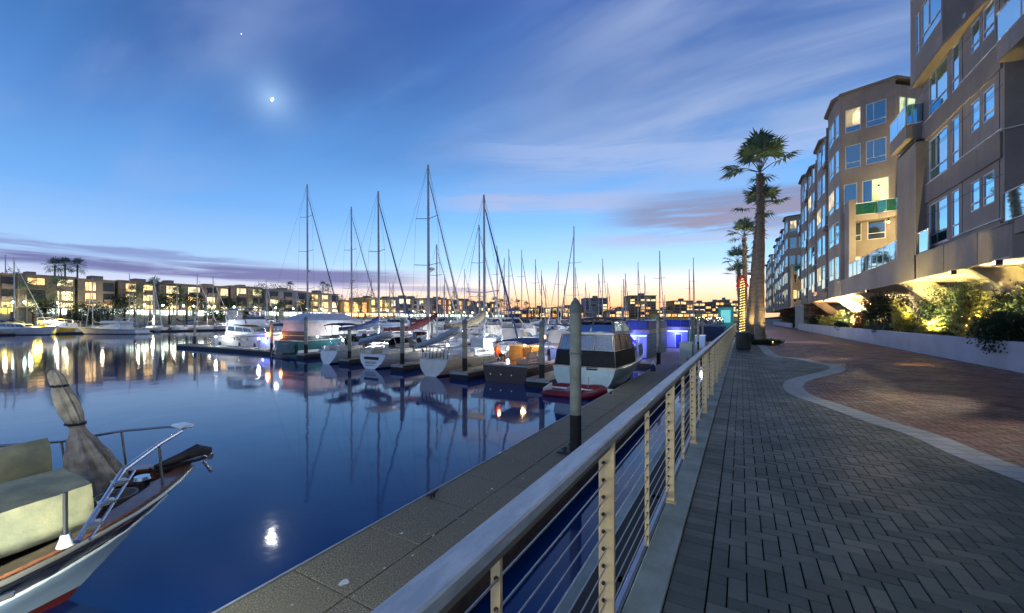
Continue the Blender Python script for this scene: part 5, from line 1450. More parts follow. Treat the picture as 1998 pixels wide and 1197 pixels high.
# ================================================================== FAR END OF THE BASIN
def condo(label, p0, p1, ytop, D, mi, depth=22, floors=6, lit=0.5, seed=1, side=0.0, group='buildings at the far end of the marina'):
    """block facing the viewer down the basin at depth D"""
    x0, y0 = atD(p0, D); x1, y1 = atD(p1, D); H = zat(ytop, D)
    rnd = random.Random(seed); L = math.hypot(x1 - x0, y1 - y0)
    th = thing('condominium', label, 'building', (x0, y0, 0), math.atan2(y1 - y0, x1 - x0), group)
    MB().box(0, L, 0, depth, -0.4, H).build('wall', M_fb[mi], th)
    MB().box(-0.5, L + 0.5, -0.8, depth, H + 0.003, H + 0.7).box(L * 0.4, L * 0.6, 4, 9, H + 0.7, H + 3).build('roof', M_fb[1], th)
    n = max(3, int(L / 5)); fh = (H - 3) / floors
    for i in range(floors):
        z = 3 + i * fh
        MB().box(-0.3, L + 0.3, -1.0, -0.003, z - 0.35, z).build('balcony_band', M_fb[0] if mi else M_fb[3], th)
        for j in range(n):
            if rnd.random() < 0.9:
                a_ = L * (j + 0.12) / n; b_ = L * (j + 0.88) / n
                MB().box(a_, b_, -0.08, -0.003, z + 0.25, z + fh - 0.6).build('window', rnd.choice(M_fl) if rnd.random() < lit else M_fdark, th)
    return th
M_fb2 = M_fb
condo('left one of two tall blocks at the end of the marina', 1141, 1186, 583, 400, 2, floors=7, lit=.3, seed=2)
condo('taller ochre tower block right of the first one at the end of the marina', 1229, 1280, 578, 400, 3, floors=8, lit=.45, seed=3)
condo('stepped orange lit apartment block left of the lone mast', 1315, 1352, 588, 420, 3, floors=5, lit=.6, seed=4)
condo('low apartment block behind the lone mast', 1352, 1388, 592, 420, 1, floors=5, lit=.5, seed=5)
condo('pale apartment block with lit bands right of the lone mast', 1389, 1412, 590, 420, 1, floors=5, lit=.6, seed=6)
condo('square stair tower at the right of the far blocks', 1413, 1424, 586, 418, 0, floors=5, lit=.1, seed=7)
condo('yellow lit block hidden partly by the bow post', 1426, 1456, 592, 430, 4, floors=5, lit=.6, seed=8)
condo('low orange lit yard building in front of the tall blocks', 1188, 1228, 607, 380, 3, floors=2, lit=.9, seed=9)
condo('low yellow lit shed at the end of the basin', 1282, 1313, 606, 370, 3, floors=2, lit=.7, seed=10)
condo('long yellow lit boathouse under the tower blocks', 1286, 1440, 612, 340, 4, floors=1, lit=.9, seed=11)
condo('red orange lit shoreline building at the far left corner', 1030, 1075, 602, 420, 5, floors=2, lit=.8, seed=12)
condo('second red orange lit shoreline building next to the thick pile', 1077, 1140, 601, 410, 5, floors=2, lit=.8, seed=13)
condo('low dark shed between the rust palms and the red shore', 992, 1029, 606, 400, 1, floors=2, lit=.6, seed=14)
M_lfo = leafmat('dusk_lit_leaves', (0.10, 0.035, 0.015), (0.20, 0.08, 0.03))
for k, (px, w_) in enumerate([(1000, 8), (1030, 10), (1052, 9), (1085, 10), (1108, 9), (1130, 8), (1200, 8), (1216, 7), (1300, 8), (1270, 7)]):
    x_, y_ = atD(px, 405 + (k % 3) * 6)
    round_tree(f'{ordn[k]} low tree from the left on the far shore', x_, y_, 0, zat(598 + (k % 3), 410), w_, 420, M_lfo if px < 1140 else M_lfd, 1.6, 200 + k, 'trees on the far shore', 0.5)
# low hills on the horizon
hl = MB(); P = []
for k in range(60):
    px = -400 + k * 45; x_, y_ = atD(px, 1500); P.append((x_, y_, 1.6 + 1500 / 790.0 * (7 + 4 * math.sin(k * 0.7) + 3 * math.sin(k * 1.9 + 1))))
hl.add([(p[0], p[1], -1) for p in P] + P + [(p[0] * 1.3, p[1] * 1.3, -1) for p in P], [(i, i + 1, 61 + i - 0, 60 + i) for i in range(59)] + [(60 + i, 61 + i, 121 + i, 120 + i) for i in range(59)])
struct('hills', hl, mat('far_hills', (0.05, 0.05, 0.07), 0.95))
# moon and a bright planet
mo = MD * 3000
q = MB()
NN = 24; pts0 = []
rr = 3000 * math.tan(R(0.18))
side = MD.cross(Vector((0, 0, 1))).normalized(); up = side.cross(MD).normalized()
q.lathe([(max(1e-3, rr * math.sin(math.pi * i / 12)), -rr * math.cos(math.pi * i / 12)) for i in range(13)], (0, 0, 0), 24)
M_moon = bpy.data.materials.new('moon_surface'); M_moon.use_nodes = True
t = NT(M_moon.node_tree); b = M_moon.node_tree.nodes['Principled BSDF']; b.inputs['Base Color'].default_value = (0.02, 0.03, 0.06, 1)
nn_ = t.node('ShaderNodeNewGeometry').outputs['Normal']
dd_ = t.node('ShaderNodeVectorMath', operation='DOT_PRODUCT'); t.l.new(nn_, dd_.inputs[0])
sdir = (side * 0.80 - up * 0.45 - MD * 0.25).normalized(); dd_.inputs[1].default_value = sdir
b.inputs['Emission Color'].default_value = (1, 0.98, 0.92, 1)
t.l.new(t.remap(dd_.outputs['Value'], 0.15, 0.4, 0.5, 16), b.inputs['Emission Strength'])
tag(q.build('moon', M_moon, None, MD * 2900), 'small bright crescent moon glowing in the upper left sky', 'moon')
u_ = (471 - 999) / 790.0; v_ = (622 - 66) / 790.0; sd = (FW + RT * u_ + Vector((0, 0, v_))).normalized()
tag(MB().ball((0, 0, 0), 1.7, 8, 5).build('planet', emis('star_light', (1, 0.95, 0.9), 6), None, sd * 2900), 'single tiny bright point of light high above the moon', 'star')
# ================================================================== BOATS
class Hull:
    """one hull form: local y forward from the transom, z up from the waterline"""
    def __init__(s, L, B, fs=0.9, fb=1.3, draft=0.5, tr=0.8, rake=0.12, fine=1.0, trake=0.0, flare=0.12, mid=0.42, dip=0.0, ustern=0.0):
        s.L, s.B, s.fs, s.fb, s.draft, s.tr, s.rake, s.fine, s.trake, s.flare, s.mid, s.dip, s.us = L, B, fs, fb, draft, tr, rake, fine, trake, flare, mid, dip, ustern
    def half(s, t):
        if t < s.mid: f = s.tr + (1 - s.tr) * math.sin(t / s.mid * math.pi / 2)
        else:
            q = (t - s.mid) / (1 - s.mid); f = max(0.0, 1 - q ** (2.1 * s.fine))
        return max(0.012, f * s.B / 2)
    def sheer(s, t): return s.fs + (s.fb - s.fs) * t ** 1.8 - s.dip * math.sin(math.pi * t)
    def y(s, t, h): return t * s.L * (1 - s.rake) + s.rake * s.L * t ** 3 * h + s.trake * (h - 1) * (1 - t) ** 4
    def pt(s, t, side, inset=0.0, dz=0.0):
        return Vector((side * max(0.01, s.half(t) - inset), s.y(t, 1.0) - (inset * 0.6 if t > 0.9 else 0), s.sheer(t) + dz))
    def section(s, t):
        b = s.half(t); sh = s.sheer(t); d = s.draft * (1 - 0.75 * t ** 3)
        out = []
        u_ = s.us * max(0.0, 1 - t / 0.45) ** 1.5
        for f, hb in ((1.0, 1.0), (0.97 - s.flare * t * 0.6 - 0.03 * u_, 0.72), (0.93 - s.flare * t * 1.4 - 0.14 * u_, 0.42), (0.88 - s.flare * t * 2.4 - 0.40 * u_, 0.10)):
            out.append((b * max(0.02, f), s.y(t, hb), sh * hb))
        bw = b * max(0.02, 0.86 - s.flare * t * 2.8 - 0.52 * u_)
        out += [(bw, s.y(t, 0.0), -0.02), (bw * 0.62, s.y(t, 0), -d * 0.6), (0.004, s.y(t, 0), -d)]
        return out
    def rings(s, n=18):
        R_ = []
        for i in range(n + 1):
            t = i / n; sec = s.section(t)
            R_.append([Vector(p) for p in sec] + [Vector((-p[0], p[1], p[2])) for p in reversed(sec[:-1])])
        return R_
    def build_into(s, root, m, m_deck=None, m_boot=None, m_stripe=None, name='hull', stripe_h=(0.80, 0.90)):
        rg = s.rings(); q = MB(); n = len(rg[0])
        vs = [p for r_ in rg for p in r_]; fs = []; mi = []
        for i in range(len(rg) - 1):
            for k in range(n - 1):
                fs.append((i * n + k, i * n + k + 1, (i + 1) * n + k + 1, (i + 1) * n + k))
                mi.append(1 if (3 <= k <= n - 5) and m_boot else 0)
        fs.append(tuple(range(n))); mi.append(0)
        q.add(vs, fs, True); q.mi = mi
        h = q.build(name, [m, m_boot or m], root)
        d = MB(); N = 18
        L_ = [s.pt(i / N, -1, 0.02, -0.03) for i in range(N + 1)]; R2 = [s.pt(i / N, 1, 0.02, -0.03) for i in range(N + 1)]
        C_ = [(a_ + b_) / 2 + Vector((0, 0, 0.04 * s.half(i / N))) for i, (a_, b_) in enumerate(zip(L_, R2))]
        d.add(L_ + C_ + R2, [(i, i + 1, N + 2 + i, N + 1 + i) for i in range(N)] + [(N + 1 + i, N + 2 + i, 2 * N + 3 + i, 2 * N + 2 + i) for i in range(N)], True)
        d.build('deck', m_deck or m, root)
        g = MB()
        for sd in (-1, 1): g.tube([s.pt(i / N, sd, -0.005, 0.0) for i in range(N + 1)], 0.028, 5)
        g.tube([s.pt(0, -1, 0, 0), s.pt(0, 1, 0, 0)], 0.028, 5)
        g.build('rub_rail', m_stripe or m, root)
        if m_stripe:
            st = MB()
            for sd in (-1, 1):
                a_, b_ = [], []
                for i in range(N + 1):
                    t = i / N; bb_ = s.half(t)
                    for hh, ar in ((stripe_h[0], a_), (stripe_h[1], b_)):
                        f = 1.0 - (1 - hh) * (0.10 + s.flare * t * 1.6)
                        ar.append(Vector((sd * (bb_ * f + 0.008), s.y(t, hh) + 0.004, s.sheer(t) * hh)))
                st.add(a_ + b_, [(i, i + 1, N + 2 + i, N + 1 + i) for i in range(N)])
            st.build('sheer_stripe', m_stripe, h)
        return h
    def rail(s, root, t0, t1, h=0.6, n=7, inset=0.06, name='guard_rail', r_=0.014, mid=True):
        q = MB()
        for sd in (-1, 1):
            for k in range(n + 1):
                p = s.pt(t0 + (t1 - t0) * k / n, sd, inset); q.tube([p, p + Vector((0, 0, h))], r_, 5)
            M_ = 14
            for hh in ((h, h * 0.5) if mid else (h,)):
                q.tube([s.pt(t0 + (t1 - t0) * i / M_, sd, inset, hh) for i in range(M_ + 1)], r_ * 0.8, 5)
        if t1 > 0.97: q.tube([s.pt(t1, -1, inset, h), s.pt(min(1, t1), 0, 0, h) + Vector((0, 0.1, 0)), s.pt(t1, 1, inset, h)], r_, 5)
        q.build(name, M_steel, root)

def cabin(root, hull, t0, t1, w0, w1, z0, h0, h1, m, name='cabin', rake0=0.2, rake1=0.6, round_=0.06, glass=None, win=(0.35, 0.8), nwin=3, tumble=0.1, roofm=None, frontglass=True):
    """trapezoid house from y(t0) to y(t1); returns (y0, y1, top z)"""
    y0, y1 = hull.y(t0, 1), hull.y(t1, 1)
    za, zb = z0 + h0, z0 + h1
    b0, b1 = w0 / 2, w1 / 2; u0, u1 = b0 - tumble, b1 - tumble
    lo = [(-b0, y0), (b0, y0), (b1, y1), (-b1, y1)]
    hi = [(-u0, y0 + rake0), (u0, y0 + rake0), (u1, y1 - rake1), (-u1, y1 - rake1)]
    q = MB(); bm = bmesh.new()
    V = [bm.verts.new((p[0], p[1], z0)) for p in lo] + [bm.verts.new((p[0], p[1], za if i < 2 else zb)) for i, p in enumerate(hi)]
    for f in ((3, 2, 1, 0), (4, 5, 6, 7), (0, 1, 5, 4), (1, 2, 6, 5), (2, 3, 7, 6), (3, 0, 4, 7)): bm.faces.new([V[i] for i in f])
    bmesh.ops.bevel(bm, geom=[e for e in bm.edges if min(v.co.z for v in e.verts) > z0 - 1e-4 and max(v.co.z for v in e.verts) > z0 + 1e-4], offset=round_, segments=2, affect='EDGES')
    bm.verts.index_update(); q.add([v.co.copy() for v in bm.verts], [[v.index for v in f.verts] for f in bm.faces], True); bm.free()
    c_ = q.build(name, m, root)
    if glass:
        def side_pt(sd, f, g): # f along, g up
            a_ = Vector((sd * b0, y0, z0)).lerp(Vector((sd * b1, y1, z0)), f); b_ = Vector((sd * u0, y0 + rake0, za)).lerp(Vector((sd * u1, y1 - rake1, zb)), f)
            return a_.lerp(b_, g) + Vector((sd * 0.012, 0, 0.0))
        for sd in (-1, 1):
            for k in range(nwin):
                f0 = 0.06 + 0.88 * k / nwin + 0.012; f1 = 0.06 + 0.88 * (k + 1) / nwin - 0.012
                p = [side_pt(sd, f0, win[0]), side_pt(sd, f1, win[0]), side_pt(sd, f1 - 0.01, win[1]), side_pt(sd, f0 + 0.01, win[1])]
                MB().extr(p, (sd * 0.012, 0, 0)).build('window', glass, c_)
        if frontglass:
            def fr(f, g):
                a_ = Vector((-b1, y1, z0)).lerp(Vector((b1, y1, z0)), f); b_ = Vector((-u1, y1 - rake1, zb)).lerp(Vector((u1, y1 - rake1, zb)), f)
                return a_.lerp(b_, g) + Vector((0, 0.014, 0.004))
            for k in range(2):
                f0, f1 = 0.07 + 0.43 * k + 0.012, 0.07 + 0.43 * (k + 1) - 0.012
                MB().extr([fr(f0, win[0]), fr(f1, win[0]), fr(f1, win[1]), fr(f0, win[1])], (0, 0.012, 0)).build('windscreen', glass, c_)
    return y0, y1, max(za, zb)

def text_part(root, s_, size, loc, rot, m, name='lettering', shear=0.0):
    cu = bpy.data.curves.new(name, 'FONT'); cu.body = s_; cu.size = size; cu.extrude = 0.003; cu.shear = shear; cu.align_x = 'CENTER'
    tmp = bpy.data.objects.new(name, cu); COL.objects.link(tmp)
    bpy.context.view_layer.update()
    me = bpy.data.meshes.new_from_object(tmp); bpy.data.objects.remove(tmp)
    me.materials.clear(); me.materials.append(m)
    o = bpy.data.objects.new(name, me); COL.objects.link(o); o.location = loc; o.rotation_euler = rot; o.parent = root
    return o

def mast_rig(root, hull, H, tm=0.55, deckz=1.2, spreaders=(0.36, 0.66), sw=1.3, boom=True, boomz=1.2, cover=None, furl=True, bagm=None, mr=0.10, radar=False, stays=True, boomlen=0.42, cover_r=0.22, sag=0.0, backstay=True):
    ym = hull.y(tm, 1)
    MB().tube([(0, ym, deckz - 0.1), (0, ym, deckz + H * 0.5), (0, ym - 0.05, deckz + H)], [mr, mr, mr * 0.7], 8).build('mast', M_alu, root)
    for f in spreaders:
        z = deckz + H * f; w_ = sw * (1.1 - 0.5 * f)
        MB().tube([(-w_, ym - 0.25, z + 0.10), (0, ym, z), (w_, ym - 0.25, z + 0.10)], 0.03, 5).build('spreader', M_alu, root)
    if stays:
        q = MB(); r_ = 0.011
        top = Vector((0, ym - 0.05, deckz + H))
        bow = hull.pt(0.99, 0); st = hull.pt(0.0, 0)
        q.tube([top, bow], r_, 4)
        if backstay: q.tube([top, Vector((0, 0.1, hull.sheer(0)))], r_, 4)
        for sd in (-1, 1):
            ch = hull.pt(tm, sd, 0.05); prev = ch
            for f in spreaders:
                z = deckz + H * f; w_ = sw * (1.1 - 0.5 * f); tip = Vector((sd * w_, ym - 0.25, z + 0.1)); q.tube([prev, tip], r_, 4); prev = tip
            q.tube([prev, top], r_, 4)
            q.tube([hull.pt(tm - 0.04, sd, 0.05), Vector((0, ym, deckz + H * spreaders[0]))], r_ * 0.8, 4)
            q.tube([hull.pt(tm + 0.05, sd, 0.05), Vector((0, ym, deckz + H * spreaders[0]))], r_ * 0.8, 4)
        q.build('rigging', mat('rigging_wire', (0.16, 0.17, 0.19), 0.5, 0.4), root)
    if furl:
        a_ = hull.pt(0.985, 0) + Vector((0, -0.1, 0.25)); b_ = Vector((0, ym - 0.02, deckz + H * 0.93))
        P = [a_.lerp(b_, i / 14) for i in range(15)]
        MB().tube(P, [0.05] + [0.095 - 0.055 * i / 14 for i in range(1, 14)] + [0.02], 7).build('furled_headsail', bagm or M_navy, root)
    if boom:
        bl = hull.L * boomlen; z = deckz + boomz
        MB().tube([(0, ym - 0.12, z), (0, ym - bl, z + 0.05)], 0.06, 7).build('boom', M_alu, root)
        if cover:
            P = []; rs = []
            for i in range(13):
                f = i / 12; P.append(Vector((0, ym - 0.05 - f * bl * 0.97, z + 0.18 + (0.75 * (1 - f) ** 3) - sag * math.sin(f * 3.14)))); rs.append(cover_r * (0.55 + 0.75 * (1 - f)) * (1 + 0.05 * math.sin(i * 2.1)))
            rings = []
            for p, r_ in zip(P, rs):
                rings.append([p + Vector((r_ * 0.55 * math.cos(a), 0, r_ * (1.15 if math.sin(a) > 0 else 1.0) * math.sin(a))) for a in [2 * math.pi * k / 10 for k in range(10)]])
            MB().loft(rings).build('sail_cover', cover, root)
    if radar:
        MB().lathe([(0.04, -0.1), (0.26, -0.08), (0.28, 0.06), (0.2, 0.14), (0.02, 0.16)], (0, ym + 0.42, deckz + H * 0.42), 12).build('radar_dome', M_white, root)
        MB().tube([(0, ym, deckz + H * 0.40), (0, ym + 0.42, deckz + H * 0.41)], 0.03, 5).build('radar_bracket', M_alu, root)

def dodger(root, hull, t, w, z, h, ln, m, win=True):
    y = hull.y(t, 1); rings = []
    for i in range(4):
        f = i / 3; yy_ = y - ln / 2 + ln * f; hh = h * (1 - 0.55 * f ** 2.2)
        rings.append([Vector((w / 2 * math.cos(a) * (1 - 0.08 * f), yy_, z + hh * (abs(math.sin(a)) ** 0.55))) for a in [math.pi * k / 10 for k in range(11)]])
    d = MB().loft(rings, False, False, False).build('spray_hood', m, root)
    if win:
        q = MB(); a0 = rings[3]; b0 = rings[2]
        for k0, k1 in ((2, 4), (4, 6), (6, 8)):
            P = [a0[k0].lerp(b0[k0], 0.15), a0[k1].lerp(b0[k1], 0.15), a0[k1].lerp(b0[k1], 0.85), a0[k0].lerp(b0[k0], 0.85)]
            q.extr([p + Vector((0, 0.012, 0.012)) for p in P], (0, 0.006, 0.006))
        q.build('hood_window', M_vinyl, d)
def bimini(root, y0, y1, w, z, m, zb=1.0, crown=0.15):
    rings = []
    for i in range(5):
        f = i / 4; y = y0 + (y1 - y0) * f; e = 0.05 * math.sin(math.pi * f)
        rings.append([Vector((w / 2 * (-1 + 2 * k / 8), y, z + crown * (1 - (-1 + 2 * k / 8) ** 2) + e)) for k in range(9)])
    top = [[p + Vector((0, 0, 0.04)) for p in r_] for r_ in rings]
    q = MB()
    full = [r_ + list(reversed(t_)) for r_, t_ in zip(rings, top)]
    q.loft(full, True, True, True)
    b_ = q.build('bimini_top', m, root)
    f_ = MB()
    for y in (y0 + 0.08, y1 - 0.08):
        for sd in (-1, 1): f_.tube([(sd * w / 2, (y0 + y1) / 2, zb), (sd * w / 2 * 0.99, y, z)], 0.016, 5)
    f_.build('bimini_frame', M_steel, b_)

def dinghy(label, loc, rz, L=2.6, m=None, pitch=0.0, roll=0.0, motor=True, group=None, inside=None):
    """inflatable: two side tubes joining at the bow, floor, thwart, transom, outboard"""
    m = m or M_rubber
    d = thing('inflatable_dinghy', label, 'dinghy', loc, rz, group); d.rotation_euler = (pitch, roll, rz)
    r_ = 0.2; w_ = 0.62; P = []
    for i in range(25):
        f = i / 24
        a = math.pi * f
        if f < 0.32: P.append(Vector((-w_, L * f / 0.32 * 0.62 - 0.1, 0.2)))
        elif f > 0.68: P.append(Vector((w_, L * (1 - f) / 0.32 * 0.62 - 0.1, 0.2)))
        else:
            g = (f - 0.32) / 0.36 * math.pi; P.append(Vector((-w_ * math.cos(g), L * 0.62 + L * 0.30 * math.sin(g) - 0.1, 0.2 + 0.14 * math.sin(g))))
    rs = [0.03] + [r_ * 0.8] + [r_] * 21 + [r_ * 0.8, 0.03]
    MB().tube(P, rs, 10).build('tube', m, d)
    MB().box(-w_ + 0.12, w_ - 0.12, 0.02, L * 0.7, 0.04, 0.10, ch=0.02).build('floor', M_grey, d)
    MB().box(-w_ + 0.1, w_ - 0.1, -0.02, 0.05, 0.0, 0.42, ch=0.01).build('transom', M_white, d)
    MB().box(-w_ + 0.1, w_ - 0.1, L * 0.3, L * 0.3 + 0.22, 0.27, 0.31, ch=0.01).build('thwart', inside or M_grey, d)
    if motor:
        q = MB(); q.box(-0.13, 0.13, -0.36, -0.06, 0.42, 0.80, ch=0.06); q.box(-0.05, 0.05, -0.25, -0.12, -0.25, 0.42, ch=0.02); q.tube([(0, -0.05, 0.6), (0.05, 0.35, 0.68)], 0.02, 6)
        q.build('outboard', M_dark, d)
    return d
def ringbuoy(label, loc, rot, m=None):
    rr = 0.27; q = MB(); P = [Vector((rr * math.cos(2 * math.pi * i / 16), 0, rr * math.sin(2 * math.pi * i / 16))) for i in range(17)]
    q.tube(P, 0.065, 8, cap=False)
    o = q.build('ring_buoy', m or M_white, None, loc); o.rotation_euler = rot
    tag(o, label, 'life ring'); return o
def fender(root, p, r_=0.12, h=0.5, m=None):
    MB().lathe([(0.02, -h / 2 - 0.05), (r_ * 0.7, -h / 2), (r_, -h / 2 + 0.08), (r_, h / 2 - 0.08), (r_ * 0.7, h / 2), (0.02, h / 2 + 0.08)], p, 10).build('fender', m or M_white, root)

def sailboat(label, x, y, rz=0.0, L=11, B=3.5, H=13, hullm=None, cover=None, furlm=None, stripe=None, boot=None, detail=2, hood=None, group=None, text=None, dz=0.0, tm=0.56, radar=False, bim=None, tr=0.72, mr=0.10, boomz=1.15, boom=True, furl=True, sag=0.0, sw=1.3, spreaders=(0.36, 0.66)):
    s_ = thing('sailing_boat', label, 'sailboat', (x, y, WZ + dz), rz, group)
    h = Hull(L, B, 1.05, 1.45, 0.5, tr, 0.14, 1.0, 0.25 if detail > 1 else 0.1, 0.16, 0.42, 0.06, 1.0)
    h.build_into(s_, hullm or M_white, M_cream, boot or M_bootblue, stripe)
    cabin(s_, h, 0.30, 0.74, B * 0.62, B * 0.36, 1.12, 0.5, 0.28, M_white, 'coachroof', 0.05, 0.7, 0.08, M_dglass if detail > 0 else None, (0.35, 0.75), 3, 0.12, frontglass=False)
    mast_rig(s_, h, H, tm, 1.45, spreaders, sw, boom, boomz, cover, furl, furlm, mr, radar, detail > 0, 0.42, 0.24, sag)
    if detail > 0:
        h.rail(s_, 0.0, 0.99, 0.62, 8)
    if hood: dodger(s_, h, 0.31, B * 0.62, 1.25, 0.95, 1.3, hood)
    if bim: bimini(s_, 0.3, h.y(0.24, 1), B * 0.7, 3.05, bim, 1.1)
    if detail > 1:
        q = MB(); q.box(-0.12, 0.12, 1.2, 1.45, 1.0, 1.75, ch=0.03); q.build('pedestal', M_white, s_)
        q = MB(); P = [Vector((0.42 * math.cos(2 * math.pi * i / 18), 1.14, 1.85 + 0.42 * math.sin(2 * math.pi * i / 18))) for i in range(19)]; q.tube(P, 0.018, 5, cap=False)
        for i in range(0, 18, 3): q.tube([(0, 1.14, 1.85), P[i]], 0.01, 4)
        q.build('wheel', M_steel, s_)
        q = MB()
        for sd in (-1, 1):
            q.box(sd * B * 0.24 - 0.3, sd * B * 0.24 + 0.3, 0.35, h.y(0.28, 1), 1.05, 1.38, ch=0.04)
        q.build('cockpit_seat', M_cream, s_)
        for sd in (-1, 1):
            p = h.pt(0.45, sd, -0.16); fender(s_, (p.x, p.y, 0.55), 0.12, 0.5, M_navy)
    return s_, h

def motorboat(label, x, y, rz=0.0, L=10, B=3.4, kind='flybridge', hullm=None, stripe=None, canvas=None, group=None, detail=1, boot=None, arch=True, fs=1.1):
    s_ = thing('motor_yacht', label, 'motorboat', (x, y, WZ), rz, group)
    h = Hull(L, B, fs, fs + 0.65, 0.5, 0.92, 0.12, 1.05, 0.0, 0.24, 0.35, 0.0, 0.3)
    h.build_into(s_, hullm or M_white, M_cream, boot or M_bootblue, stripe)
    MB().box(-B * 0.42, B * 0.42, -0.75, 0.02, 0.22, 0.30, ch=0.03).build('swim_platform', M_white, s_)
    y0, y1, zt = cabin(s_, h, 0.26, 0.70, B * 0.80, B * 0.50, fs + 0.1, 1.35, 0.95, M_white, 'saloon', 0.1, 1.3, 0.1, M_dglass, (0.42, 0.86), 3, 0.16)
    cabin(s_, h, 0.60, 0.88, B * 0.5, B * 0.22, fs + 0.25, 0.42, 0.12, M_white, 'foredeck_house', 0.1, 0.5, 0.08)
    if kind == 'flybridge':
        q = MB(); zz = zt
        q.prism([(-B * 0.38, y0 - 0.9), (B * 0.38, y0 - 0.9), (B * 0.36, y1 - 1.5), (B * 0.16, y1 - 0.9), (-B * 0.16, y1 - 0.9), (-B * 0.36, y1 - 1.5)], zz - 0.02, zz + 0.10)
        for sd in (-1, 1): q.extr([(sd * B * 0.36, y0 - 0.1, zz + 0.101), (sd * B * 0.36, y1 - 1.5, zz + 0.101), (sd * B * 0.34, y1 - 1.8, zz + 0.55), (sd * B * 0.35, y0 + 0.3, zz + 0.55)], (sd * -0.06, 0, 0))
        q.extr([(-B * 0.3, y1 - 1.45, zz + 0.101), (B * 0.3, y1 - 1.45, zz + 0.101), (B * 0.28, y1 - 1.8, zz + 0.6), (-B * 0.28, y1 - 1.8, zz + 0.6)], (0, -0.06, 0))
        q.build('flybridge', M_white, s_)
        MB().extr([(-B * 0.28, y1 - 1.78, zz + 0.62), (B * 0.28, y1 - 1.78, zz + 0.62), (B * 0.26, y1 - 2.05, zz + 0.95), (-B * 0.26, y1 - 2.05, zz + 0.95)], (0, -0.02, 0)).build('windscreen', M_dglass, s_)
        if arch:
            q = MB()
            for sd in (-1, 1): q.tube([(sd * B * 0.37, y0 + 0.6, zz), (sd * B * 0.36, y0 - 0.1, zz + 0.8), (sd * B * 0.30, y0 - 0.3, zz + 1.15)], [0.09, 0.08, 0.06], 6)
            q.tube([(-B * 0.3, y0 - 0.3, zz + 1.15), (B * 0.3, y0 - 0.3, zz + 1.15)], 0.07, 6); q.build('radar_arch', M_white, s_)
        if canvas: bimini(s_, y0 - 0.2, y1 - 2.2, B * 0.68, zz + 1.85, canvas, zz + 0.5)
    elif kind == 'express':
        if canvas: bimini(s_, 0.5, y0 + 1.2, B * 0.8, zt + 0.35, canvas, 1.2)
        q = MB()
        for sd in (-1, 1): q.tube([(sd * B * 0.45, y0 - 0.6, 1.2), (sd * B * 0.42, y0 - 1.2, zt + 0.1), (sd * B * 0.3, y0 - 1.35, zt + 0.45)], [0.1, 0.08, 0.06], 6)
        q.tube([(-B * 0.3, y0 - 1.35, zt + 0.45), (B * 0.3, y0 - 1.35, zt + 0.45)], 0.07, 6); q.build('radar_arch', M_white, s_)
    if detail > 0:
        h.rail(s_, 0.5, 0.985, 0.6, 6)
    return s_, h, y0, y1, zt
# ---------------------------------------------------------------- docks of the first row
M_agg2 = M_agg
GD = 'finger docks of the first row'
dock('long cross dock with the flybridge yacht lying behind it', -61.6, -41.2, 23.5, 25.2, 14, 1.7, GD)
for px, w_, lab, yo in ((597, 1.0, 'finger dock end in front of the canvas covered trawler', 0.5), (682, 1.0, 'finger dock end right of the white stern with the ring buoy', 0.5), (785, 1.0, 'finger dock end right of the lettered white transom', 0.5),
                        (907, 1.15, 'finger dock end below the lettered cream hull', 0.6), (1057, 1.15, 'finger dock end between the brown launch and the black canvas cruiser', 0.5)):
    c = PLOC[px]; dock(lab, c.x - w_ * 0.55, c.x + w_ * 0.55, c.y - yo, 45.0, 1, 1.5, GD)
dock('cross walkway behind the second row of boats', -64, -9.2, 45.05, 47.2, 30, 2.15, 'walkways between the boat rows')

# ---------------------------------------------------------------- first row, left to right
y1_, h1_, a_, b_, zt_ = motorboat('flybridge motor yacht with grey canopy lying along the cross dock', -58.3, 27.5, -math.pi / 2, 13.4, 4.0, 'flybridge', mat('lit_gelcoat', (0.86, 0.82, 0.74), 0.3, coat=0.3), M_grey, M_grey, fs=1.5)
# canopy sides with clear windows, portholes, blue underwater glow
for sd in (-1, 1):
    q = MB()
    for k in range(3):
        ya = a_ + 0.1 + k * 1.15; q.extr([(sd * 1.33, ya, zt_ + 0.60), (sd * 1.33, ya + 1.05, zt_ + 0.60), (sd * 1.31, ya + 1.05, zt_ + 1.72), (sd * 1.31, ya, zt_ + 1.72)], (sd * 0.015, 0, 0))
    q.build('canopy_window', M_vinyl, y1_)
for k, yq in enumerate((6.0, 6.9, 8.3)):
    p = h1_.pt(yq / 13.4, 1); MB().lathe([(0.16, 0), (0.16, 0.03)], (0, 0, 0), 12, M=Matrix.Translation((p.x - 0.07, yq, 1.25)) @ Matrix.Rotation(R(90), 4, 'Y')).build('porthole', M_dglass, y1_)
p = h1_.pt(0.84, 1); MB().ball((p.x - 0.35, 10.3, 0.9), 0.16).build('blue_lamp', emis('blue_boat_lamp', (0.05, 0.1, 1.0), 20), y1_)
lamp('blue_boat_glow', (p.x + 0.1, 10.3, 0.95), 90, (0.05, 0.1, 1.0), 0.1, parent=y1_)
for yq in (3.0, 7.2, 9.6):
    p = h1_.pt(yq / 13.4, 1); fender(y1_, (p.x + 0.1, yq, 0.55), 0.13, 0.5, M_dark)

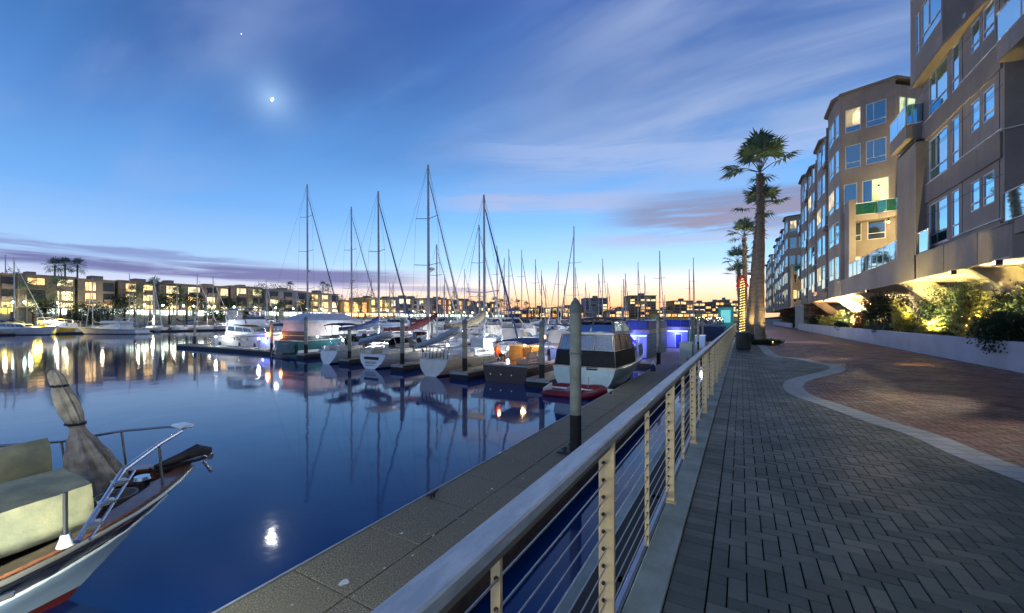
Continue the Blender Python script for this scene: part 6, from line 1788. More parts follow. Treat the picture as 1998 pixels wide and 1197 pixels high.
# orange deck lamp on the second pile
def deck_lamp(label, loc, c=(1.0, 0.32, 0.08), e=40, r_=0.12, s=14):
    t_ = thing('deck_lamp', label, 'lamp', loc, 0, 'orange deck lamps')
    MB().lathe([(0.05, -0.35), (0.05, -0.02), (0.09, 0.0)], n=8).build('stand', M_dark, t_)
    MB().ball((0, 0, 0.12), r_, 8, 5).build('globe', emis('orange_globe', c, s), t_)
    lamp('deck_lamp_glow', (0.0, 0.0, 0.42), e, c, 0.1, parent=t_)
c = PLOC[530]; deck_lamp('orange lamp shining on the pile right of the flybridge yacht', (c.x - 0.1, c.y - 0.35, -0.15), e=26, r_=0.2)
deck_lamp('orange lamp on the stern rail of the canvas covered trawler', (-40.3, 24.0, -0.35), e=4, r_=0.17)
deck_lamp('orange lamp behind the brown launch', (-14.2, 30.5, -0.05), e=60, r_=0.16)

# trawler under canvas
tw = thing('trawler_yacht', 'bulky trawler with teal and white hull under a pale peaked canvas cover', 'motorboat', (-38.4, 23.4, WZ))
ht = Hull(12, 4.2, 1.5, 2.1, 0.6, 0.94, 0.08, 1.2, 0, 0.1, 0.35, 0.0)
ht.build_into(tw, M_teal, M_cream, M_white, M_white, stripe_h=(0.0, 0.42))
cabin(tw, ht, 0.06, 0.62, 3.9, 3.2, 1.5, 0.9, 0.95, M_dark, 'lower_house', 0.02, 0.3, 0.05, M_dglass, (0.2, 0.85), 5, 0.02)
q = MB()
zz = 1.95
q.extr([(-2.0, 0.7, zz), (-2.0, 6.6, zz), (-2.0, 6.3, zz + 1.52), (-2.0, 1.0, zz + 1.52)], (0.04, 0, 0)); q.extr([(1.99, 0.7, zz), (1.99, 3.5, zz), (1.99, 3.5, zz + 1.52), (1.99, 1.0, zz + 1.52)], (0.04, 0, 0))
q.extr([(-2.0, 0.66, zz), (2.0, 0.66, zz), (1.9, 0.96, zz + 1.52), (-1.9, 0.96, zz + 1.52)], (0, 0.04, 0))
q.build('canvas_side', mat('pale_pink_canvas', (0.72, 0.58, 0.56), 0.85, var=0.12, vs=2, bump=0.5, bs=3), tw)
q = MB(); zz = 3.48
q.add([(-2.15, 0.7, zz), (2.15, 0.7, zz), (2.1, 7.2, zz), (-2.1, 7.2, zz), (-1.0, 2.2, zz + 0.72), (1.0, 2.2, zz + 0.72), (1.0, 5.6, zz + 0.72), (-1.0, 5.6, zz + 0.72), (-2.15, 0.7, zz - 0.28), (2.15, 0.7, zz - 0.28), (2.1, 7.2, zz - 0.28), (-2.1, 7.2, zz - 0.28)],
      [(4, 5, 6, 7), (0, 1, 5, 4), (1, 2, 6, 5), (2, 3, 7, 6), (3, 0, 4, 7), (8, 9, 1, 0), (9, 10, 2, 1), (10, 11, 3, 2), (11, 8, 0, 3)])
q.build('canvas_roof', mat('pale_lilac_canvas', (0.48, 0.50, 0.56), 0.8, var=0.15, vs=2, bump=0.4, bs=3), tw)
MB().box(2.0, 2.03, 3.6, 6.8, 2.0, 3.38).build('white_panel', M_white, tw)
q = MB(); q.box(-0.9, 0.9, -0.9, -0.05, 0.25, 0.32, ch=0.02); q.build('swim_platform', M_teak, tw)
MB().box(0.4, 1.6, -0.75, -0.12, 0.35, 1.25, ch=0.04).build('stern_locker', M_teal, tw)
q = MB()
for sd in (-0.28, 0.28): q.tube([(sd - 0.9, -0.85, -0.2), (sd - 0.9, -0.4, 1.6)], 0.02, 5)
for k in range(4): q.tube([(-1.18, -0.8 + 0.1 * k, 0.0 + 0.4 * k), (-0.62, -0.8 + 0.1 * k, 0.0 + 0.4 * k)], 0.018, 5)
q.build('boarding_ladder', M_steel, tw)
ht.rail(tw, 0.6, 0.98, 0.6, 5)
for k, yq in enumerate((2.5, 6.0, 9.0)): fender(tw, (2.2, yq, 0.6), 0.14, 0.55)
lamp('cover_glow', (-0.8, -0.5, 2.9), 16, (1.0, 0.78, 0.72), 0.2, parent=tw)

# white sloop with ring buoy
s3, h3 = sailboat('small white sloop with black bimini and its stern to the viewer, second tallest rig', -29.0, 21.2, 0, 10.2, 3.1, 13.9, None, M_navy, M_navy, None, M_bootblue, 2, M_black, bim=M_black, tr=0.66, spreaders=(0.28, 0.60))
MB().box(-0.45, 0.45, -0.03, 0.012, 0.42, 0.92).build('transom_recess', M_grey, s3)
for i in range(4):
    MB().box(-0.16, 0.16, -0.09, -0.03, 0.06 + i * 0.24, 0.09 + i * 0.24).build('boarding_step', M_steel, s3)
ringbuoy('white ring buoy on the stern rail of the small white sloop', (-27.95, 21.35, WZ + 1.55), (0, 0, 0))
# white sloop with lettered transom
s4, h4 = sailboat('white sloop with a lettered flat transom and the tallest mast', -23.4, 20.7, 0, 12.0, 3.7, 15.4, None, M_maroon, M_grey, None, M_bootblue, 2, M_black, bim=M_white, tr=0.72, radar=True, mr=0.12, sw=1.6, spreaders=(0.24, 0.44, 0.70))
q = MB(); q.box(-0.75, 0.70, -0.16, -0.02, 0.66, 0.86, ch=0.03); q.build('transom_window', M_dark, s4)
M_ink = mat('dark_lettering', (0.03, 0.04, 0.07), 0.6); M_ink2 = mat('red_lettering', (0.25, 0.05, 0.04), 0.6)
text_part(s4, 'ONO UNT', 0.24, (-0.05, -0.17, 0.36), (R(90 - 12), 0, 0), M_ink)
text_part(s4, 'MARINA DEL REY CA', 0.10, (-0.05, -0.205, 0.22), (R(90 - 12), 0, 0), M_ink)
dinghy('grey blue inflatable dinghy hung across the stern of the white sloop with ring buoy side lettering', (-24.9, 21.5, WZ + 1.75), R(-96), 3.0, M_rubber, 0.16, 0.05, True, 'hanging dinghies')
for o in SC.objects:
    if o.name.startswith('inflatable_dinghy') and 'side lettering' in o.get('label', ''): o['label'] = 'grey blue inflatable dinghy hanging left of the lettered white transom'
# cream sailboat with script lettering
s5, h5 = sailboat('cream hulled sailboat with script lettering and a white deck box', -17.0, 19.9, 0, 11.6, 3.7, 11.6, M_cream, M_tan, M_navy, None, M_bootred, 2, None, tr=0.62, sw=1.6, spreaders=(0.36,), boomz=1.5)
def hull_text(root, h, txt, size, t, hb, m, side=1, shear=0.2):
    y = h.y(t, hb); b_ = h.half(t) * 0.985 + 0.02
    o = text_part(root, txt, size, (side * b_, y, h.sheer(t) * hb), (R(90), 0, R(90)), m, 'lettering', shear)
    return o
hull_text(s5, h5, 'Lehilo', 0.40, 0.155, 0.45, M_ink); hull_text(s5, h5, 'CF', 0.16, 0.33, 0.30, M_ink)
MB().box(0.35, 1.35, 1.2, 2.2, 1.1, 1.62, ch=0.05).box(0.6, 1.1, 1.15, 1.18, 1.25, 1.5).build('deck_box', M_white, s5)
q = MB(); q.prism([(-0.2, 4.4), (0.9, 4.4), (0.9, 5.6), (-0.2, 5.6)], 1.1, 2.2); q.build('canvas_screen', M_white, s5)
q = MB()
for k in range(8): q.tube([(-1.2 + 0.3 * k, 0.3, 1.1), (-1.2 + 0.3 * k, 0.35 + 0.05 * (k % 3), 1.7 + 0.1 * (k % 2))], 0.025, 5)
q.tube([(-1.3, 0.35, 1.8), (1.3, 0.35, 1.8)], 0.03, 6); q.build('stern_gear', M_dark, s5)
dinghy('blue inflatable dinghy tilted on davits over the cream sailboat stern', (-18.9, 21.2, WZ + 1.65), R(-80), 3.2, M_rubber, 0.34, 0.1, True, 'hanging dinghies')
dinghy('white lined inflatable dinghy stowed on the cream sailboat deck', (-17.4, 25.5, WZ + 1.75), R(10), 2.6, M_white, 0.0, 0.05, False, 'hanging dinghies')

# brown launch with lit cockpit
s6 = thing('motor_launch', 'dark brown hulled launch with navy awning and warm golden lit cockpit', 'motorboat', (-11.75, 19.9, WZ))
h6 = Hull(9.6, 3.2, 1.0, 1.45, 0.5, 0.93, 0.10, 1.2, 0, 0.12, 0.35, 0.03)
M_brownh = mat('dark_brown_hull', (0.045, 0.022, 0.016), 0.35, var=0.2, coat=0.4)
h6.build_into(s6, M_brownh, M_teak, M_bootblue, M_trim, stripe_h=(0.86, 0.96))
MB().box(-1.50, 1.50, -0.10, 0.02, 0.93, 1.05, ch=0.02).build('transom_cap', M_trim, s6)
for k_ in (-0.9, -0.2, 0.5): MB().lathe([(0.05, 0), (0.05, 0.02)], (0, 0, 0), 8, M=Matrix.Translation((k_, -0.06, 0.45)) @ Matrix.Rotation(R(90), 4, 'X')).build('exhaust_port', M_steel, s6)
cabin(s6, h6, 0.30, 0.66, 2.6, 1.9, 0.98, 1.05, 0.8, M_white, 'wheelhouse', 0.05, 0.9, 0.08, M_dglass, (0.35, 0.85), 3, 0.12)
bimini(s6, 0.5, 3.6, 2.6, 2.15, M_navy, 1.0, 0.22)
M_gold = mat('golden_teak_panel', (0.55, 0.33, 0.10), 0.4, var=0.2, vs=5)
MB().box(-0.2, 0.35, 2.55, 2.62, 1.0, 1.85, ch=0.01).build('companion_door', mat('brown_door', (0.16, 0.08, 0.03), 0.5), s6)
q = MB(); q.box(0.4, 1.2, 2.55, 2.62, 1.0, 1.9, ch=0.01); q.box(-1.2, -0.25, 2.55, 2.62, 1.0, 1.9, ch=0.01); q.build('bulkhead', M_gold, s6)
q = MB(); q.box(0.45, 1.25, 0.5, 2.4, 1.0, 1.35, ch=0.05); q.box(1.1, 1.3, 0.5, 2.4, 1.35, 1.7, ch=0.05); q.build('cockpit_bench', mat('peach_cushion', (0.60, 0.36, 0.22), 0.8), s6)
MB().ball((0.3, 1.9, 2.02), 0.06).build('cabin_lamp', emis('cabin_lamp', (1.0, 0.72, 0.25), 30), s6)
lamp('cockpit_glow', (0.3, 1.6, 1.95), 34, (1.0, 0.62, 0.2), 0.08, parent=s6)
lamp('wheelhouse_glow', (-0.6, 0.4, 1.9), 10, (1.0, 0.45, 0.2), 0.08, parent=s6)
MB().extr([(1.30, 3.4, 1.0), (1.22, 7.6, 1.25), (1.0, 7.4, 1.5), (1.25, 3.4, 1.75)], (0.05, 0, 0)).build('side_canvas', M_navy, s6)
lamp('blue_side_glow', (2.0, 5.0, 1.6), 22, (0.1, 0.2, 1.0), 0.1, parent=s6)
h6.rail(s6, 0.0, 0.25, 0.4, 3)

# person in an orange top sitting in the launch's stern
def skin_body(name, chains, m, parent, sub=1):
    """chains: list of lists of (point, radius); chains share points by equality"""
    V = []; Rr = []; E = []; idx = {}
    for ch in chains:
        prev = None
        for p, r_ in ch:
            key = tuple(round(c_, 4) for c_ in p)
            if key not in idx: idx[key] = len(V); V.append(Vector(p)); Rr.append(r_)
            if prev is not None and prev != idx[key]: E.append((prev, idx[key]))
            prev = idx[key]
    me = bpy.data.meshes.new(name); me.from_pydata(V, E, []); o = bpy.data.objects.new(name, me); COL.objects.link(o)
    sk = o.modifiers.new('skin', 'SKIN'); me.skin_vertices or None
    for i, r_ in enumerate(Rr): me.skin_vertices[0].data[i].radius = (r_, r_)
    me.skin_vertices[0].data[0].use_root = True
    sb = o.modifiers.new('sub', 'SUBSURF'); sb.levels = sub; sb.render_levels = sub
    bpy.context.view_layer.update()
    dg = bpy.context.evaluated_depsgraph_get(); me2 = bpy.data.meshes.new_from_object(o.evaluated_get(dg)); bpy.data.objects.remove(o)
    me2.materials.clear(); me2.materials.append(m)
    me2.polygons.foreach_set('use_smooth', [True] * len(me2.polygons))
    o = bpy.data.objects.new(name, me2); COL.objects.link(o); o.parent = parent
    return o
M_skin = mat('skin', (0.50, 0.28, 0.18), 0.6)
pr_ = thing('person', 'person in an orange top sitting at the stern of the brown launch', 'person', (-12.65, 20.55, WZ + 1.0), R(-20))
pel = (0, 0, 0.42)
body = [[(pel, .13), ((0, -0.02, 0.6), .13), ((0, 0.0, 0.8), .15), ((0, 0.0, 0.94), .10), ((0, 0.01, 1.02), .05), ((0, 0.04, 1.12), .085), ((0, 0.04, 1.22), .075)]]
for sd in (-1, 1):
    body.append([((0, 0.0, 0.94), .10), ((sd * 0.18, 0, 0.90), .06), ((sd * 0.25, 0.05, 0.66), .045), ((sd * 0.16, 0.26, 0.56), .035), ((sd * 0.12, 0.34, 0.52), .028)])
    body.append([(pel, .13), ((sd * 0.11, 0.03, 0.42), .09), ((sd * 0.13, 0.42, 0.44), .065), ((sd * 0.13, 0.46, 0.08), .045), ((sd * 0.13, 0.58, 0.04), .035)])
bo = skin_body('body', body, M_skin, pr_)
top = [[((0, -0.0, 0.44), .15), ((0, -0.02, 0.6), .15), ((0, 0.0, 0.8), .17), ((0, 0.0, 0.94), .115)]]
for sd in (-1, 1): top.append([((0, 0.0, 0.94), .115), ((sd * 0.18, 0, 0.90), .075), ((sd * 0.25, 0.05, 0.66), .058), ((sd * 0.18, 0.22, 0.575), .048)])
skin_body('orange_top', top, mat('orange_cloth', (0.75, 0.16, 0.04), 0.8), pr_)
MB().ball((0, 0.02, 1.225), 0.092, 10, 6, (1, 1.05, 0.85)).build('hair', M_dark, pr_)
q = MB()
for sd in (-1, 1):
    q.tube([(sd * 0.10, 0.03, 0.43), (sd * 0.13, 0.44, 0.455), (sd * 0.13, 0.47, 0.12)], [0.10, 0.075, 0.06], 8)
q.build('trousers', mat('dark_trousers', (0.03, 0.03, 0.04), 0.8), pr_)

# cruiser with black canvas, nearest of the row
s7 = thing('cabin_cruiser', 'white cruiser with black canvas enclosure and clear plastic flybridge screens, nearest boat of the row', 'motorboat', (-6.85, 19.3, WZ), R(-2))
h7 = Hull(10.6, 3.5, 1.2, 1.9, 0.5, 0.93, 0.14, 1.05, 0.25, 0.26, 0.35, 0.06, 0.45)
h7.build_into(s7, mat('pale_green_white', (0.50, 0.62, 0.60), 0.3, var=0.12, vs=1.0, coat=0.3), M_cream, M_bootred, M_white, stripe_h=(0.90, 0.98))
MB().box(-1.6, 1.6, -0.8, 0.0, 0.18, 0.28, ch=0.03).build('swim_platform', M_white, s7)
# black canvas lower enclosure round the cockpit
q = MB(); zz = 1.27
q.extr([(-1.58, 0.1, zz), (1.58, 0.1, zz), (1.50, 0.26, zz + 0.78), (-1.50, 0.26, zz + 0.78)], (0, 0.03, 0))
for sd in (-1, 1): q.extr([(sd * 1.60, 0.1, zz), (sd * 1.66, 3.5, zz + 0.02), (sd * 1.57, 3.5, zz + 0.80), (sd * 1.52, 0.26, zz + 0.78)], (sd * 0.03, 0, 0))
q.build('canvas_enclosure', M_black, s7)
MB().box(0.15, 0.75, -0.02, 0.09, 0.55, 1.25, ch=0.02).build('stern_door', M_black, s7)
MB().box(-0.65, -0.15, -0.12, -0.02, 0.72, 1.08, ch=0.03).build('transom_hatch', M_dark, s7)
# clear panels above with white frame top
q = MB(); zz = 2.06
def panel(q, a_, b_, h_, n, off, lean=0.06):
    A = Vector(a_); B_ = Vector(b_)
    for k in range(n):
        p0_, p1_ = A.lerp(B_, (k + 0.04) / n), A.lerp(B_, (k + 0.96) / n)
        q.extr([p0_, p1_, p1_ + Vector((0, 0, h_)), p0_ + Vector((0, 0, h_))], off)
def lpanel(q, lo, hi, n, off):
    for k in range(n):
        f0, f1 = (k + 0.04) / n, (k + 0.96) / n
        q.extr([Vector(lo[0]).lerp(Vector(lo[1]), f0), Vector(lo[0]).lerp(Vector(lo[1]), f1), Vector(hi[0]).lerp(Vector(hi[1]), f1), Vector(hi[0]).lerp(Vector(hi[1]), f0)], off)
lpanel(q, ((-1.48, 0.28, zz), (1.48, 0.28, zz)), ((-1.34, 0.5, zz + 0.78), (1.34, 0.5, zz + 0.78)), 3, (0, 0.01, 0))
for sd in (-1, 1): lpanel(q, ((sd * 1.51, 0.3, zz), (sd * 1.56, 3.4, zz + 0.02)), ((sd * 1.37, 0.52, zz + 0.78), (sd * 1.42, 3.2, zz + 0.78)), 3, (sd * 0.01, 0, 0))
q.build('clear_panel', M_vinyl, s7)
q = MB()
for k in range(4): q.tube([(-1.49 + 2.98 * k / 3, 0.27, zz), (-1.35 + 2.7 * k / 3, 0.49, zz + 0.8)], 0.022, 5)
for sd in (-1, 1):
    for k in range(1, 4): q.tube([(sd * (1.52 + 0.017 * k), 0.28 + 3.12 * k / 3, zz), (sd * (1.38 + 0.017 * k), 0.50 + 2.72 * k / 3, zz + 0.8)], 0.022, 5)
q.build('canopy_frame', M_dark, s7)
MB().prism([(-1.42, 0.35), (1.42, 0.35), (1.52, 0.6), (1.5, 3.6), (1.15, 4.6), (-1.15, 4.6), (-1.5, 3.6), (-1.52, 0.6)], 2.86, 2.95).build('hardtop', M_white, s7)
cabin(s7, h7, 0.34, 0.62, 3.1, 2.5, 1.3, 1.55, 1.2, M_white, 'saloon', 0.05, 0.9, 0.1, M_dglass, (0.4, 0.88), 3, 0.10)
cabin(s7, h7, 0.56, 0.86, 2.4, 0.9, 1.5, 0.5, 0.15, M_white, 'foredeck_house', 0.1, 0.5, 0.08, M_dglass, (0.3, 0.7), 3, 0.1, frontglass=False)
lamp('cabin_glow', (0.2, 2.0, 2.6), 26, (1.0, 0.93, 0.82), 0.1, parent=s7)
lamp('flybridge_glow', (0.0, 2.4, 3.35), 8, (1.0, 0.93, 0.85), 0.1, parent=s7)
lamp('stern_glow', (0.9, -1.8, 2.4), 30, (0.9, 1.0, 0.95), 0.1, parent=s7)
# flybridge with clear screens and dark top
q = MB(); zz = 2.97
for sd in (-1, 1): lpanel(q, ((sd * 1.28, 1.0, zz), (sd * 1.22, 4.1, zz)), ((sd * 1.1, 1.5, zz + 0.52), (sd * 1.05, 3.4, zz + 0.55)), 2, (sd * 0.01, 0, 0))
lpanel(q, ((-1.22, 1.0, zz), (1.22, 1.0, zz)), ((-1.02, 1.5, zz + 0.5), (1.02, 1.5, zz + 0.5)), 2, (0, 0.01, 0)); lpanel(q, ((-1.15, 4.15, zz), (1.15, 4.15, zz)), ((-1.0, 3.45, zz + 0.55), (1.0, 3.45, zz + 0.55)), 2, (0, 0.01, 0))
q.build('flybridge_screen', M_vinyl, s7)
q = MB()
for sd in (-1, 1): q.tube([(sd * 1.3, 0.95, zz), (sd * 1.1, 1.48, zz + 0.56)], 0.02, 5); q.tube([(sd * 1.26, 2.55, zz), (sd * 1.08, 2.4, zz + 0.58)], 0.02, 5); q.tube([(sd * 1.24, 4.15, zz), (sd * 1.05, 3.42, zz + 0.58)], 0.02, 5)
q.build('flybridge_frame', M_dark, s7)
bimini(s7, 1.35, 3.6, 2.25, 3.52, mat('brown_canvas', (0.06, 0.03, 0.03), 0.85), 3.0, 0.12)
q = MB(); q.extr([(-1.1, 4.3, 2.97), (1.1, 4.3, 2.97), (0.9, 5.2, 2.97), (-0.9, 5.2, 2.97)], (0, 0, 0.3)); q.build('flybridge_cowl', M_white, s7)
MB().extr([(1.62, 4.55, 1.45), (1.55, 5.6, 1.6), (1.5, 5.5, 2.2), (1.55, 4.6, 2.1)], (0.02, 0, 0)).build('side_window', M_dglass, s7)
q = MB(); q.tube([(0.6, 4.6, 3.2), (0.62, 4.5, 5.6)], [0.03, 0.012], 5); q.tube([(0.3, 4.4, 3.2), (0.75, 4.7, 4.4)], 0.012, 4); q.build('antenna', M_white, s7)
h7.rail(s7, 0.45, 0.985, 0.55, 6)
q = MB()
for i in range(4): q.box(0.20, 0.62, -0.92, -0.84, 0.02 - 0.16 * i + 0.2, 0.05 - 0.16 * i + 0.2)
q.tube([(0.2, -0.88, -0.5), (0.2, -0.88, 0.9)], 0.018, 5); q.tube([(0.62, -0.88, -0.5), (0.62, -0.88, 0.9)], 0.018, 5)
q.build('boarding_ladder', M_steel, s7)
dinghy('deflating dark red inflatable dinghy lying against the cruiser stern', (-8.25, 18.15, WZ - 0.02), R(-88), 3.1, M_redrub, 0, 0.12, False)
q = MB(); q.tube([(-0.1, -0.55, 0.4), (-0.5, -0.5, 0.9), (-0.7, -0.2, 1.3)], 0.012, 4); q.tube([(1.7, 0.4, 1.2), (1.9, 2.2, 0.6), (2.0, 4.0, 0.48)], 0.014, 4); q.build('mooring_line', M_rope, s7)
MB().lathe([(0.28, -0.03), (0.30, 0), (0.28, 0.03)], (0, 0, 0), 18, M=Matrix.Translation((-0.35, -0.25, 0.25)) @ Matrix.Rotation(R(80), 4, 'X')).build('round_fender', M_dark, s7)
fender(s7, (1.95, 6.5, 0.5), 0.16, 0.6, M_navy); fender(s7, (1.6, 8.2, 0.5), 0.16, 0.6, M_white)

# ---------------------------------------------------------------- blue lit floating houses and platform
dock('wide platform dock in front of the blue lit floating houses', -9.4, -2.95, 31.05, 60, 5, 1.6, None, 'floating_platform')
M_hnavy = mat('navy_siding', (0.015, 0.04, 0.14), 0.6, var=0.2, vs=1.5); M_hteal = mat('teal_siding', (0.03, 0.11, 0.13), 0.6, var=0.2, vs=1.5)
M_blueneon = emis('blue_neon', (0.12, 0.14, 1.0), 14)
M_bpanel = mat('blue_white_panel', (0.35, 0.35, 0.45), 0.5)
M_htan = mat('tan_band', (0.30, 0.25, 0.17), 0.7, var=0.1)
def house(label, x0, x1, y0, y1, ztop, wall, seed):
    th = thing('floating_house', label, 'houseboat', (x0, y0, DZ + 0.005), 0, 'floating houses')
    w_, d_, H = x1 - x0, y1 - y0, ztop - DZ
    MB().box(0, w_, 0, d_, 0.0, H * 0.66).build('wall', wall, th)
    MB().box(-0.12, w_ + 0.12, -0.12, d_ + 0.12, H * 0.66 + 0.003, H * 0.76).build('tan_band', M_htan, th)
    q = MB(); n = int(w_ / 0.9) + 1; m_ = int(d_ / 1.2) + 1
    for k in range(n): q.box(w_ * k / n + 0.02, w_ * (k + 1) / n - 0.02, -0.02, 0.03, H * 0.765, H)
    for k in range(m_):
        q.box(w_ - 0.03, w_ + 0.02, d_ * k / m_ + 0.03, d_ * (k + 1) / m_ - 0.03, H * 0.765, H - 0.02 * (k % 2))
        q.box(-0.02, 0.03, d_ * k / m_ + 0.03, d_ * (k + 1) / m_ - 0.03, H * 0.765, H)
    q.build('roof_deck_screen', M_hnavy, th)
    fw = MB(); fw.box(w_ * 0.12, w_ * 0.95, -0.045, -0.003, 0.1, H * 0.6); f_ = fw.build('entrance_panel', M_bpanel, th)
    n_ = MB(); n_.box(w_ * 0.12, w_ * 0.95, -0.09, -0.048, H * 0.60, H * 0.62); n_.build('light_strip', M_blueneon, th)
    d2 = MB(); 
    for u0, u1, v0, v1 in ((0.45, 0.48, 0.1, H * 0.5), (0.70, 0.73, 0.1, H * 0.5), (0.45, 0.73, H * 0.5, H * 0.53)): d2.box(w_ * u0, w_ * u1, -0.08, -0.048, v0, v1)
    d2.build('door_frame', M_white, th)
    MB().box(w_ * 0.485, w_ * 0.695, -0.06, -0.048, 0.12, H * 0.49).build('door', M_hnavy, th)
    sd = MB()
    for k in range(6): sd.box(w_ + 0.003, w_ + 0.02, 0.2, d_ - 0.2, 0.25 + k * H * 0.1, 0.27 + k * H * 0.1)
    sd.build('siding_board', M_teal, th)
    lamp('blue_strip_glow', (w_ * 0.5, -0.45, H * 0.58), 150, (0.07, 0.09, 1.0), 0.25, parent=th)
    lamp('blue_floor_glow', (w_ * 0.5, -0.9, H * 0.3), 60, (0.1, 0.12, 1.0), 0.2, parent=th)
    return th
house('nearer floating house with a blue neon lit front right of the cruiser', -8.9, -6.35, 33.0, 42, 1.42, M_hteal, 1)
house('farther floating house with two blue lit doors left of the utility cabinet', -7.3, -4.8, 46.5, 56, 1.45, M_hteal, 2)
house('dark floating house hidden behind the cruiser canopy', -13.5, -10.2, 48, 58, 1.3, M_hnavy, 3)
# pavilion with people silhouettes replaced by planters and lights
pv = thing('dock_pavilion', 'dark blue railed dock pavilion with plants and lights behind the railing', 'pavilion', (-4.4, 62, DZ))
MB().box(-1.5, 2.4, 0, 14, 0, 2.1).build('base', M_hnavy, pv)
q = MB()
for k in range(28): q.box(-1.45 + k * 0.14, -1.40 + k * 0.14, -0.06, -0.01, 2.1, 2.9)
q.box(-1.5, 2.4, -0.08, 0.0, 2.9, 2.98); q.build('balustrade', mat('blue_balustrade', (0.12, 0.18, 0.32), 0.6), pv)
q = MB(); rnd = random.Random(8)
for k in range(500):
    c_ = Vector((rnd.uniform(-1.4, 2.3), rnd.uniform(0.2, 2.5), 2.3 + rnd.uniform(0, 1.1))); leaf(q, c_, Vector((rnd.gauss(0, 1), rnd.gauss(0, 1), rnd.gauss(0, 1))).normalized() * 0.22, 0.07)
q.build('foliage', M_lfd, pv)
q = MB()
for k in range(26): q.ball((rnd.uniform(-1.4, 2.3), -0.05, rnd.uniform(2.9, 3.4)), 0.04, 5, 3)
q.build('fairy_lights', emis('mixed_fairy', (1.0, 0.75, 0.4), 12), pv)
tq = thing('kiosk', 'small teal lit kiosk at the far end of the railing', 'kiosk', (-1.9, 70, 0))
MB().box(-1.2, 0.9, 0, 3, -0.3, 3.4).build('wall', mat('teal_kiosk', (0.08, 0.42, 0.42), 0.6), tq)
MB().box(-1.4, 1.1, -0.3, 3.2, 3.4, 3.6).build('roof', M_dark, tq); MB().box(-0.8, 0.5, -0.05, -0.003, 1.0, 2.9).build('window', emis('teal_light', (0.3, 1.0, 0.95), 0.2), tq)
bx = thing('dock_box', 'pale blue lit locker beside the farther floating house', 'locker', (-3.9, 48.5, DZ + 0.005))
MB().box(-0.5, 0.5, 0, 1, 0, 1.3, ch=0.04).build('body', mat('pale_blue_box', (0.25, 0.40, 0.65), 0.5), bx); MB().box(-0.54, 0.54, -0.04, 1.04, 1.3, 1.4, ch=0.03).build('lid', M_white, bx)
lamp('dock_glow', (0.3, -1.5, 1.8), 60, (0.75, 0.8, 1.0), 0.2, parent=bx)

# ---------------------------------------------------------------- second row and the named masts
def mrow(px, ytop, D, label, **kw):
    """sailboat whose mast stands at picture column px, depth D, with its head at row ytop"""
    x, y = atD(px, D); zt = zat(ytop, D); L = kw.pop('L', 12)
    tm = 0.56; off = tm * L * 0.86 + 0.14 * L * tm ** 3
    return sailboat(label, x, y - off, 0, L, kw.pop('B', L * 0.31), zt - WZ - 1.45, tm=tm, **kw)
SG = 'sailing boats in the rows behind'
mrow(600, 360, 58, 'big sailing boat whose mast is leftmost of the five tall ones', L=13, cover=M_navy, furlm=M_navy, detail=1, mr=0.13, sw=2.0, spreaders=(0.30, 0.55, 0.78), radar=True)
mrow(686, 404, 56, 'sailing boat carrying the second tall mast from the left', L=12.5, cover=M_grey, furlm=M_grey, detail=1, mr=0.12, sw=1.6, radar=True)
mrow(754, 560, 40.5, 'sailing boat with a long maroon boom cover behind the small white sloop', L=10, cover=M_maroon, furl=False, detail=1, boomz=1.5) if False else None
sailboat('sailing boat with a maroon boom cover in the second row', -33.2, 34, 0, 11, 3.4, 11.5, None, M_maroon, M_white, None, None, 1, M_maroon, boomz=1.7)
sailboat('sailing boat with a long white boom cover in the second row', -26.8, 33.5, 0, 12, 3.6, 13.2, None, M_white, M_white, M_navy, None, 1, M_white, boomz=1.6)
motorboat('white cabin cruiser in the second row behind the lettered sloop', -20.9, 34.5, 0, 10, 3.5, 'flybridge', None, M_navy, M_navy)
motorboat('white express cruiser with navy canvas in the second row', -15.6, 34.8, 0, 9.5, 3.3, 'express', None, None, M_navy)
motorboat('white sport boat with radar arch behind the brown launch', -10.9, 34.5, 0, 9.0, 3.2, 'express', None, M_bootred, M_white)
motorboat('dark blue hulled motor yacht in the second row left of the trawler canvas', -41.2, 35, 0, 11, 3.8, 'flybridge', M_bootblue, M_white, M_grey)
for px, yt, zt, lab, kw in [(970, 480, 15, 'distant sloop whose mast is nearest the fifth tall mast', dict(cover=M_navy)), (993, 486, 15.5, 'distant sloop with the middle one of three close masts', dict(cover=M_tan)), (1018, 488, 16, 'distant sloop with the right one of three close masts', dict(cover=M_maroon)),
        (1057, 538, 13, 'distant sloop with a thin mast left of the thick near pile', {}), (1123, 522, 14.5, 'distant sloop with its mast right above the thick near pile', dict(cover=M_navy)), (1176, 505, 15, 'distant sloop with a mast over the left tower block', dict(cover=M_tan)),
        (1217, 545, 12.5, 'distant sloop with a short mast between the two tower blocks', {}), (1245, 512, 15, 'distant sloop with a mast before the ochre tower block', dict(cover=M_grey)), (1258, 538, 13, 'distant sloop with a shorter mast before the ochre tower block', {}),
        (1353, 503, 16, 'distant sloop with the lone mast left of the palms', dict(cover=M_navy)), (1297, 576, 12, 'faint distant sloop right of the ochre tower block', {}), (1101, 556, 12.5, 'faint distant sloop left of the tower blocks', {}), (1150, 572, 12, 'faint distant sloop before the left tower block', {})]:
    D = (zt - 1.6) * 790 / (622 - yt)
    mrow(px, yt, D, lab, L=11.5, furlm=kw.get('cover', M_white), detail=0, mr=0.10 if D < 110 else 0.15, group=SG, **kw)

